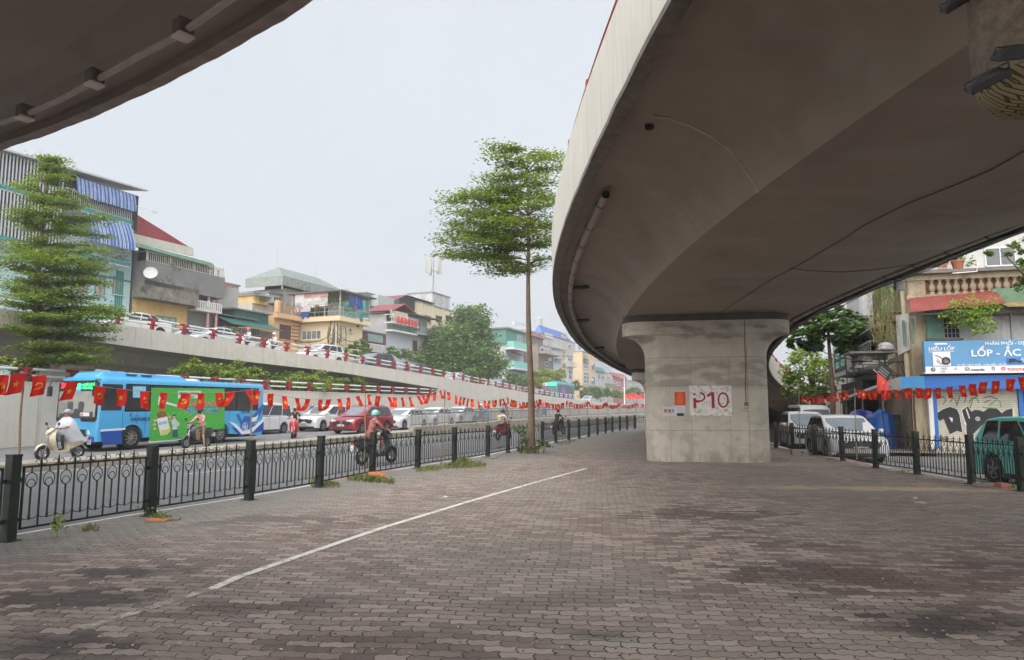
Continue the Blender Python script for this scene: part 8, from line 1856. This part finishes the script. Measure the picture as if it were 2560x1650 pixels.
MB().box(r_[0]-.1, g.W, -.7, -.002, 0, r_[2]-.4).build('shopfront', DARKI, g.t)
g = street('white_grille_house', 'small white house with diagonal grille beside the grey modern house', 2098, 2130, 885, M('wall_chalk', (.5,.5,.48), .9, .1), off=.3); g.win(2104, 895, 2118, 935, 3, 6, IRON, DARKI); g.slope('awning', -.3, g.W+.2, g.H-.1, g.H+.5, -1, 0, M('awning_teal_grey', (.08,.25,.24), .7, .4, 3))
g = street('far_pink_house', 'pale pink house at the end of the side street behind the trees', 2060, 2098, 900, M('wall_pinkish', (.5,.38,.32), .9, .1), off=.3, depth=5); g.win(2068, 915, 2080, 935, 2, 2)
g = street('far_low_shops', 'low shops at the far end of the side street', 1990, 2060, 985, M('wall_mixed', (.3,.28,.26), .9, .5, .6), off=.3, depth=5)
for k, cl in enumerate([(.05,.15,.5),(.5,.5,.5),(.4,.05,.05)]): r_ = g.rect(2010+14*k, 1002, 2022+14*k, 1018); MB().box(r_[0], r_[1], -.1, -.002, r_[2], r_[3]).build('shop_board', M(f'board_{k}', cl, .6), g.t)
# canopies over the pavement
P0 = SL.hit(2240, 950)
cn = thing('metal_canopy', 'rusty tangled black metal canopy beside the blue fascia', 'canopy', (14.9, 28.6, 0), math.atan2(-.26, .966)); rg = random.Random(8); q = MB()
q.box(-1.3, .4, -.6, .8, 3.92, 4.0); q.build('roof_sheet', CONCD, cn); q = MB()
for _ in range(34): 
    a = Vector((rg.uniform(-1.3,.4), rg.uniform(-.6,.7), rg.uniform(3.0,3.9))); d = rg.choice([Vector((1,0,0)), Vector((0,0,-1)), Vector((.7,0,.6)), Vector((0,1,0))]); q.bar(a, a+d*rg.uniform(.3,.8), .035)
q.build('tangled_bars', M('rusty_black', (.03,.022,.018), .8, .4, 6), cn)
p = Vector((14.85, 28.2, 4.02)); o = MB().lathe([(0,0),(.32,0),(.36,.06),(.28,.1),(.26,.22),(.18,.3),(0,.34)], (0,0,0), 16).build('bundle', M('patterned_grey', (.3,.3,.32), .8, .8, 14), None, smooth=True, loc=p); tag(o, 'round bundle in patterned grey cloth on top of the metal canopy', 'bundle')
p = aty(2187, 975, 30.5); wa = thing('white_awning', 'long sloping white awning edge running down the side street', 'awning', (0,0,0)); a_ = aty(2195, 968, 30.5); b_ = aty(2098, 1003, 40); e = Vector((1.6, -.2, .15))
MB().add([a_, a_+e, b_+e*1.2, b_, a_+Vector((0,0,.12)), a_+e+Vector((0,0,.12)), b_+e*1.2+Vector((0,0,.12)), b_+Vector((0,0,.12))], [(0,1,2,3),(4,5,6,7),(0,1,5,4),(1,2,6,5),(2,3,7,6),(3,0,4,7)]).build('awning_sheet', WHITEP, wa)
for f in (0.05, .5, .95): q = a_.lerp(b_, f); MB().tube([(q.x+.3, q.y, 0), (q.x+.3, q.y, q.z)], .04, 6).build('post', IRON, wa)
# big red flag on a slanting pole, black lozenge sign
fp = aty(2193, 960, 27.8); o = thing('large_red_flag', 'large red flag with faded yellow star hanging from a slanted pole', 'flag', (fp.x, fp.y, 0)); f0 = Vector((0,0,aty(2192,930,27.8).z)); 
V = []; nu, nv = 10, 12; W1 = aty(2222, 957, 27.8)-fp; 
for j in range(nv+1):
    v = j/nv
    for i in range(nu+1):
        u = i/nu; top = f0.lerp(Vector((W1.x, 0, aty(2222,957,27.8).z)), u); bx_ = Vector((-.03+.33*u*(1-v*.2), 0, 0)); V.append((top.x*(1-v*.45)+.02, .06*math.sin(u*9+v*2)*(.4+v), top.z-v*(.78-.1*u)))
MB().add(V, [(j*(nu+1)+i, j*(nu+1)+i+1, (j+1)*(nu+1)+i+1, (j+1)*(nu+1)+i) for j in range(nv) for i in range(nu)]).build('cloth', M('flag_red_faded', (.62,.06,.05), .7, .1, 3), o, smooth=True)
MB().tube([tuple(f0+Vector((-.12,0,.1))), tuple(Vector((W1.x+.5,.3,aty(2222,957,27.8).z-.35)))], .014, 5).build('flag_pole', WHITEP, o)
q = MB(); x_, z_ = .2, f0.z-.42; q.add([(x_, -.07, z_)]+[(x_+(.07 if k % 2 == 0 else .03)*math.cos(R(90+36*k)), -.07, z_+(.07 if k % 2 == 0 else .03)*math.sin(R(90+36*k))) for k in range(10)], [(0, k+1, (k+1) % 10+1) for k in range(10)]); q.build('star', M('star_orange', (.7,.25,.05), .6), o)
p = aty(2208, 930, 28.2); o = MB().box(-.3,.3,-.03,.03,-.24,.24); o = o.build('black_sign', PLASB, None, loc=p); o.rotation_euler = (0, R(40), 0); tag(o, 'tilted black signboard above the large red flag', 'sign')
for k in range(3): MB().box(-.2,.2,-.036,-.031,-.12+.1*k,-.09+.1*k).build('sign_line', M('sign_grey_text', (.35,.35,.35)), o)
# things on the far pavement
struct(MB().add([(13.9,26.9,.1),(30,22.5,.1),(30,60,.1),(26.5,60,.1)], [(0,1,2,3)]).build('far_pavement', M('far_pavement', (.22,.2,.18), .9, .2, 2)))
p = atz(2256, 1120, .1); cab = thing('utility_cabinet', 'dark grey utility cabinet with purple and yellow graffiti beside the shutter', 'cabinet', p, R(-14)); q = MB(); q.box(-.42,.42,-.22,.22,.05,1.32); q.build('box', M('cabinet_grey', (.09,.09,.1), .6, .2, 2), cab, bevel=.015); MB().box(-.45,.45,-.25,.25,1.322,1.37).build('lid', M('cabinet_grey', (0,0,0)), cab); MB().box(-.44,.44,-.24,.24,-.02,.048).build('base', CONCD, cab)
q = MB(); q.prism([(-.3,.35),(-.1,.3),(.15,.4),(.25,.6),(.05,.68),(-.2,.6),(-.35,.5)], lambda p, q2, d: (p, d, q2), -.226, -.221); q.build('graffiti', M('spray_purple', (.2,.08,.32), .7, .3, 6), cab); q = MB(); q.tube([(-.3,-.226,1.1),(-.2,-.226,1.0),(-.1,-.226,1.12),(0,-.226,.98),(.1,-.226,1.1),(.2,-.226,.9),(.05,-.226,.85)], .012, 4); q.build('graffiti', M('spray_yellow', (.4,.35,.1), .7), cab)
def tarp(px_, py_, Y, w_, h_, d_, lab, mat, seed):
    p = aty(px_, py_, Y); rg = random.Random(seed); n, m = 48, 8; secs = []
    for j in range(m+1):
        f = j/m; rr = [1.0,.98,.95,.92,.9,.86,.62,.3,.02][j]; fo = .13*(1-f*.6); secs.append([(w_/2*rr*math.cos(a)*(1+fo*math.sin(a*7+seed+f*2)+.5*fo*math.sin(a*13)), d_/2*rr*math.sin(a)*(1+fo*math.sin(a*9+f*3)), h_*[0,.2,.4,.6,.78,.9,.95,.97,.98][j]+(.09*math.sin(a*2+seed)+.04*math.sin(a*5))*(f > .5)) for a in [2*math.pi*k/n for k in range(n)]])
    o = MB().loft(secs).build('tarpaulin', mat, None, smooth=True, loc=(p.x, p.y, -.02)); return tag(o, lab, 'tarpaulin', 'blue tarpaulins over parked goods')
tarp(2160, 1060, 30.5, 1.35, 1.62, .9, 'dark blue tarpaulin draped over goods behind the white crossover', M('tarp_dark_blue', (.015,.03,.22), .4, .3, 2), 2)
tarp(2205, 1060, 29.5, .95, 1.66, .8, 'brighter blue tarpaulin draped over goods, nearer the grey cabinet', M('tarp_bright_blue', (.02,.11,.42), .4, .3, 2), 5)
p = atz(2212, 1110, 0); sc2 = scooter(M('scooter_cover_grey', (.05,.05,.055), .6, .4, 3), 'dark scooter under a grey rain cover in front of the blue tarpaulins', (p.x, p.y, 0), R(170))
cv = MB().loft([[(x, -w_, z0), (x, -w_*.7, z1), (x, 0, z1+.05), (x, w_*.7, z1), (x, w_, z0)] for x, w_, z0, z1 in ((.5,.1,.7,1.0),(.3,.36,.6,1.14),(0,.3,.5,.95),(-.4,.28,.45,.95),(-.9,.15,.5,.85))]); o = cv.build('rain_cover', M('cover_silver_grey', (.12,.12,.12), .45, .5, 4), sc2, smooth=True)
# side street trees
p = atz(2077, 1105, 0); _x = Line((p.x*.98, 36), (1, 0)); q = _x.hit(2078, 1020)
mm = 36/1780
cl_ = [((x-2078)*mm, dy, _x.z(x, y), rx*mm, rx*mm, rz*mm) for x, y, rx, rz, dy in [(2110,790,45,22,0),(2050,810,40,24,0),(2090,830,60,30,-.5),(2150,815,45,30,0),(2170,850,35,24,.5),(2010,840,36,18,0),(2130,870,45,18,-.5),(2050,865,35,14,0),(1990,860,16,10,0),(2165,880,18,12,0)]]
bushy('broad_leaf_tree', 'tree with large glossy leaves over the side street, right of the P10 pillar', (q.x, 36, 0), cl_, .3, LD, 12, 46, trunk=(_x.z(2078, 800), .12), flat=.5, nbr=False)
_y = Line((0, 46), (1, 0)); mm = 46/1780; q = _y.hit(2035, 1030)
cl_ = [((x-2035)*mm, dy, _y.z(x, y), rx*mm, rx*mm, rz*mm) for x, y, rx, rz, dy in [(2020,895,35,25,0),(1990,920,30,28,0),(2045,930,45,30,-1),(2000,960,40,25,0),(2070,960,30,25,0),(2030,985,45,16,0),(1985,985,20,18,0)]]
bushy('light_green_tree', 'lighter green tree behind the broad-leaved one', (q.x, 46, 0), cl_, .22, LG, 14, 34, trunk=(_y.z(2035, 930), .25), flat=.8)
_z = Line((0, 41), (1, 0)); mm = 41/1780; q = _z.hit(2060, 1030)
bushy('low_foliage', 'dark drooping foliage low beside the overpass ramp', (q.x, 41, 0), [((x-2060)*mm, 0, _z.z(x, y), rx*mm, rx*mm, rz*mm) for x, y, rx, rz in [(2030,985,30,10),(2070,980,34,14),(2010,1020,16,14),(2110,1000,16,14),(2062,1015,16,16)]], .26, LD, 15, 20, cat='bush', flat=.5)
_w = Line((0, 19), (1, 0)); q = _w.hit(2590, 640); mm = 19/1780
bushy('street_tree', 'feathery tree reaching in from the right photo edge above the shop', (q.x+1.4, 19, 0), [((x-2590)*mm-1.4, 0, _w.z(x, y), rx*mm, rx*mm, rz*mm) for x, y, rx, rz in [(2500,625,36,14),(2545,608,35,22),(2560,640,30,20),(2555,670,28,22),(2580,700,30,30),(2548,715,18,12),(2620,640,50,60)]], .12, LM, 16, 34, trunk=(6.0, .14), flat=.6)
# overhead cables on the right
for i, (A, B, sag, lab) in enumerate([((1990,850,34),(2230,905,29),.3,'thin cable crossing in front of the broad-leaved tree'),((2060,882,34),(2240,905,29),.15,'cable running to the metal canopy'),((2130,880,33),(2290,985,27.4),-.4,'thick black cable looping down across the blue fascia'),((2238,880,29),(2286,985,27.3),.1,'thin black cable left of the blue sign')]):
    a_ = aty(*A); b_ = aty(*B); tag(MB().tube([a_.lerp(b_, t)-Vector((0,0,sag*4*t*(1-t))) for t in [k/12 for k in range(13)]], .012+.008*(i == 2), 5).build('overhead_cable', BLACKP), lab, 'cable')
# ------------------------------------------------------------------ signs and box on the pillar
PY = -.722
def on_p10(px_, py_):
    o = Vector(P10.location); d = Vector((math.cos(P10.rotation_euler.z), math.sin(P10.rotation_euler.z))); n_ = Vector((-d.y, d.x)); l = Line((o.x+n_.x*PY, o.y+n_.y*PY), d); u, z = l.uz(px_, py_); return u, z
ps_ = thing('pillar_number_sign', 'peeling white painted rectangle with red number P10 on the pillar', 'sign', P10.location, P10.rotation_euler.z)
a_ = on_p10(1724, 1040); b_ = on_p10(1829, 963)
def worn2(nm, rgb, th): 
    m = worn_paint(nm, rgb, th, 7); return m
MB().box(a_[0], b_[0], PY-.006, PY-.002, a_[1], b_[1]).build('painted_ground', M('sign_undercoat', (.36,.355,.34), .9, .1, 4), ps_)
MB().add([(a_[0]+.01,PY-.009,a_[1]+.01),(b_[0]-.01,PY-.009,a_[1]+.01),(b_[0]-.01,PY-.009,b_[1]-.01),(a_[0]+.01,PY-.009,b_[1]-.01)], [(0,1,2,3)]).build('white_paint', worn2('peeling_white', (.7,.68,.64), .62), ps_)
t0 = on_p10(1732, 1020); t1 = on_p10(1822, 980); hh = t1[1]-t0[1]
RN = M('red_paint_number', (.33,.015,.035), .7, .15, 6); X0, Z0, TW = t0[0], t0[1], t1[0]-t0[0]; yy = PY-.006
q = MB(); q.box(X0+.02, X0+.1, yy-.008, yy, Z0, Z0+hh*.62); q.box(X0+.02, X0+.09, yy-.008, yy, Z0+hh*.8, Z0+hh*.93); q.ring((X0+TW*.17, yy+.022, Z0+hh*.69), hh*.27, .036, n=12, m=8, a0=-90, a1=80, sx=1.35); q.bar((X0+.06,yy-.004,Z0+hh*.42),(X0+TW*.18,yy-.004,Z0+hh*.42),.008,.072); q.build('letter_p', RN, ps_)
q = MB(); q.box(X0+TW*.52, X0+TW*.52+.085, yy-.008, yy, Z0, Z0+hh); q.bar((X0+TW*.4,yy-.003,Z0+hh*.74),(X0+TW*.55,yy-.003,Z0+hh*.95),.008,.07); q.build('digit_one', RN, ps_)
q = MB(); q.ring((X0+TW*.84, yy+.022, Z0+hh*.5), hh*.44, .036, n=20, m=8, sx=.66); q.build('digit_zero', RN, ps_)
def sheet(px0, py0, px1, py1, rgb, nm, lab, cat='notice', dy=.004, lines=None):
    a_ = on_p10(px0, py1); b_ = on_p10(px1, py0); o = thing(nm, lab, cat, P10.location, P10.rotation_euler.z); MB().box(a_[0], b_[0], PY-dy-.003, PY-.001, a_[1], b_[1]).build('sheet', M('sheet_'+nm, rgb, .6, .1, 6), o)
    if lines:
        n, col = lines
        for k in range(n): z_ = b_[1]-(b_[1]-a_[1])*(k+1.2)/(n+1.6); w_ = (b_[0]-a_[0])*.36*random.uniform(.6, 1); MB().box((a_[0]+b_[0])/2-w_, (a_[0]+b_[0])/2+w_, PY-dy-.005, PY-dy-.003, z_-.006, z_+.006).build('text_line', col, o)
    return o, a_, b_
sheet(1687, 980, 1713, 1013, (.68,.035,.012), 'red_poster', 'bright red poster with faint yellow lines on the pillar', 'poster', lines=(10, M('poster_yellow', (.75,.3,.05))))
sheet(1663, 980, 1686, 1014, (.43,.41,.36), 'old_paper_patch', 'faint pale patch of torn paper left of the red poster')
o_, a_, b_ = sheet(1656, 1016, 1692, 1041, (.55,.54,.52), 'printed_notice', 'white notice with small coloured pictures below the red poster', lines=(2, NAVY))
for k, m_ in enumerate((REDV, TERR, BLUV)): x_ = a_[0]+(b_[0]-a_[0])*(.12+.28*k); MB().box(x_, x_+.08, PY-.011, PY-.007, a_[1]+.14, a_[1]+.21).build('picture', m_, o_)
sheet(1685, 1014, 1713, 1032, (.6,.59,.62), 'white_paper', 'plain white sheet overlapping the notice under the red poster', dy=.012, lines=(3, M('text_grey', (.35,.35,.36))))
sheet(1692, 1033, 1709, 1040, (.03,.03,.03), 'black_label', 'small black label under the white sheet on the pillar')
a_ = on_p10(1858, 1027); b_ = on_p10(1873, 1015); eb = thing('switch_box', 'small cream electric switch box at the end of the cable on the pillar', 'switch', P10.location, P10.rotation_euler.z); MB().box(a_[0], b_[0], PY-.06, PY, a_[1], b_[1]).build('box', M('switch_cream', (.5,.44,.26), .5), eb, bevel=.008)
for k in range(2): x_ = a_[0]+(b_[0]-a_[0])*(.3+.35*k); MB().box(x_-.012, x_+.012, PY-.068, PY-.06, a_[1]+.04, a_[1]+.1).build('rocker', PLASB, eb)
MB().ring(((a_[0]+b_[0])/2, PY-.03, b_[1]+.05), .05, .01, n=12, m=4).build('coiled_wire', M('wire_brown', (.1,.07,.05)), eb)
wp = [on_p10(x, y) for x, y in [(1861,800),(1861,830),(1862,870),(1864,920),(1863,960),(1865,1000),(1866,1015)]]
o = MB().tube([(p_[0], PY-(.06 if i < 2 else .015), p_[1]) for i, p_ in enumerate(wp)], .009, 5).build('cable', M('wire_brown', (.1,.07,.05))); o.location = P10.location; o.rotation_euler = P10.rotation_euler; tag(o, 'brown electric cable running down the front of the pillar to the switch', 'cable')
# dark sooty bands on the pillar face
# ------------------------------------------------------------------ hanging net-wrapped basket and floodlights, top right
D0 = Vector((4.62, 5.6)); tp = sm_tab(ZS, -11.5)
r0_ = ray(2560, 120); bk = thing('hanging_basket', 'large hanging bundle wrapped in netting with a woven straw bottom, top right corner', 'basket', (0,0,0))
bc = aty(2571, 150, 4.3); zb0 = aty(2545, 290, 4.3).z; rad = .30
bk.location = (bc.x, bc.y, 0)
prof = [(.02, zb0),(.1, zb0+.015),(.2, zb0+.06),(.27, zb0+.14),(.30, zb0+.24)]
WOV = bpy.data.materials.new('woven_straw'); WOV.use_nodes = True; t_ = WOV.node_tree; p_ = t_.nodes['Principled BSDF']; br = t_.nodes.new('ShaderNodeTexBrick'); tcn = t_.nodes.new('ShaderNodeTexCoord'); mp = t_.nodes.new('ShaderNodeMapping'); mp.inputs['Rotation'].default_value = (.5,.6,.4); t_.links.new(tcn.outputs['Object'], mp.inputs[0]); t_.links.new(mp.outputs[0], br.inputs['Vector'])
br.inputs['Scale'].default_value = 1; br.inputs['Brick Width'].default_value = .05; br.inputs['Row Height'].default_value = .03; br.inputs['Mortar Size'].default_value = .004; br.inputs['Color1'].default_value = (.3,.25,.13,1); br.inputs['Color2'].default_value = (.2,.165,.09,1); br.inputs['Mortar'].default_value = (.05,.035,.015,1); t_.links.new(br.outputs['Color'], p_.inputs['Base Color']); p_.inputs['Roughness'].default_value = .6
MB().lathe(prof, (0,0,0), 28).build('woven_bottom', WOV, bk, smooth=True); MB().lathe([(.3, zb0+.242),(.315, zb0+.5),(.3, zb0+.9),(.33, zb0+1.3),(.34, tp+.02)], (0,0,0), 28).build('netted_side', M('netted_sacking', (.15,.12,.09), .9, .4, 14, .6), bk, smooth=True)
MB().tube([(-.34,.0,tp),(-.335,-.02,zb0+1.0),(-.325,-.05,zb0+.75)], .008, 5).build('rope', M('rope_pale', (.3,.26,.22)), bk)
def flood(px_, py_, Y, rz, ry, lab, sc=1):
    p = aty(px_, py_, Y); o = thing('floodlight', lab, 'floodlight', p, rz, 'floodlights on the hanging bundle'); o.scale = (sc,)*3; o.rotation_euler = (R(35), ry, rz)
    MB().loft([[(-.2,-.06,-.02),(.2,-.06,-.02),(.2,.06,-.02),(-.2,.06,-.02)],[(-.17,-.05,.05),(.17,-.05,.05),(.17,.05,.05),(-.17,.05,.05)],[(-.09,-.03,.1),(.09,-.03,.1),(.09,.03,.1),(-.09,.03,.1)]]).build('housing', PLASB, o, bevel=.006)
    MB().box(-.185,.185,-.05,.05,-.03,-.021).build('glass', GLASSD, o); MB().tube([(-.21,0,.02),(-.215,0,.09),(.215,0,.09),(.21,0,.02)], .008, 5).build('bracket', PLASB, o); return o
flood(2470, 205, 4.05, R(-14), R(-25), 'black floodlight tilted down on the front of the hanging bundle', .62)
flood(2530, 140, 3.9, R(10), R(-10), 'black floodlight higher up, nearest the right photo edge', .6)
flood(2395, 8, 4.4, R(-10), R(-30), 'floodlight cut by the top photo edge left of the hanging bundle', .55)
# ------------------------------------------------------------------ loose things on the ground
def block(px_, py_, sx, sy, sz, rz, mat, nm, lab, cat, grp=None, hole=False):
    p = atz(px_, py_, .15); mb = MB(); mb.box(-sx/2, sx/2, -sy/2, sy/2, 0, sz); o = mb.build(nm, mat, None, bevel=.01, loc=p); o.rotation_euler = (0, 0, rz); tag(o, lab, cat, grp)
    if hole: MB().tube([(.06,-sy/2-.002,sz*.5),(.06,-sy/2+.02,sz*.5)], .035, 10).build('hole', DARKI, o)
    return o
BRG = M('block_grey_brown', (.26,.23,.2), .9, .2, 5, .5, spots=.5)
block(1999, 1138, .52, .26, .2, R(-8), BRG, 'concrete_block', 'concrete block with a hole lying against the right fence', 'block', hole=True)
block(2468, 1216, .5, .16, .07, R(-4), BRG, 'kerb_stone', 'flat stone lying just right of the post near the teal car', 'stone'); block(2508, 1218, .28, .18, .09, R(12), M('brick_red_piece', (.35,.13,.09), .9, .2, 5), 'brick', 'reddish brick piece at the foot of the right fence', 'brick')
for i, (x, y, w_, lab) in enumerate([(2040,1150,.5,'flat broken slab of rubble below the concrete block'),(2080,1148,.3,'broken tile right of the concrete block'),(1985,1152,.4,'dark plank shaped debris below the concrete block'),(1215,1143,.3,'loose paver at the foot of the iron fence left of the tree'),(1230,1146,.35,'second loose paver leaning by the fence left of the tree'),(395,1303,.3,'orange broken tile beside the second fence post'),(425,1300,.26,'grey broken paver beside the second fence post')]):
    block(x, y, w_, .16, .035, random.uniform(-.5, .5), BRG if i not in (5,) else M('tile_orange', (.5,.2,.09), .9, .2, 5), 'broken_paver', lab, 'rubble')
p = atz(935, 1192, .15); o = MB().lathe([(0,.12),(.12,.11),(.24,.07),(.3,.0),(0,0)], (0,0,0), 16).build('orange_mound', M('net_orange', (.6,.18,.06), .8, .3, 14, .6), None, smooth=True, loc=p); tag(o, 'small orange bag heaped at the foot of the third bamboo pole', 'bag')
def crumple(px_, py_, s_, rgb, lab, seed, nm='litter'):
    rg = random.Random(seed); p = atz(px_, py_, .156); mb = MB(); n = 9; secs = []
    for j in range(4): rr = [1,.9,.6,.1][j]; secs.append([(s_*rr*math.cos(a)*rg.uniform(.6,1.2), s_*.6*rr*math.sin(a)*rg.uniform(.6,1.2), s_*.25*j*rg.uniform(.6,1.1)*.6) for a in [2*math.pi*k/n for k in range(n)]])
    o = mb.loft(secs).build(nm, M('paper_'+nm+str(rgb[0]), rgb, .8), None, loc=p); tag(o, lab, 'litter')
crumple(1114, 1243, .07, (.6,.62,.64), 'crumpled white paper between the fence and the white line', 1, 'crumpled_paper'); crumple(2300, 1258, .1, (.34,.3,.25), 'crumpled brown bag lying on the pavement near the sand strip', 2, 'crumpled_bag'); crumple(2288, 1246, .05, (.5,.47,.42), 'small pale scrap behind the crumpled brown bag', 3, 'paper_scrap')
for i, (x, y) in enumerate([(212,1417),(1990,1495),(722,1457),(2275,1500),(1322,1400)]): crumple(x, y, .022, (.04,.035,.03), ['dark pebble left of the white line start','dark clod right of the dark oval stain','pebble on the near end of the white line','dark clod toward the lower right corner','pebble in the middle of the pavement'][i], 10+i, 'pebble')
# ------------------------------------------------------------------ haze
hz_ = MB().box(-420, 420, -60, 420, -1.1, 70).build('haze', None); hz_['kind'] = 'stuff'; hz_['label'] = 'thin pale haze in the air'
hm_ = bpy.data.materials.new('haze_air'); hm_.use_nodes = True; t_ = hm_.node_tree; t_.nodes.clear(); ho = t_.nodes.new('ShaderNodeOutputMaterial'); pv_ = t_.nodes.new('ShaderNodeVolumePrincipled'); pv_.inputs['Color'].default_value = (.93,.95,.98,1); pv_.inputs['Density'].default_value = .0012; pv_.inputs['Anisotropy'].default_value = .2
t_.links.new(pv_.outputs[0], ho.inputs['Volume']); hz_.data.materials.clear(); hz_.data.materials.append(hm_)
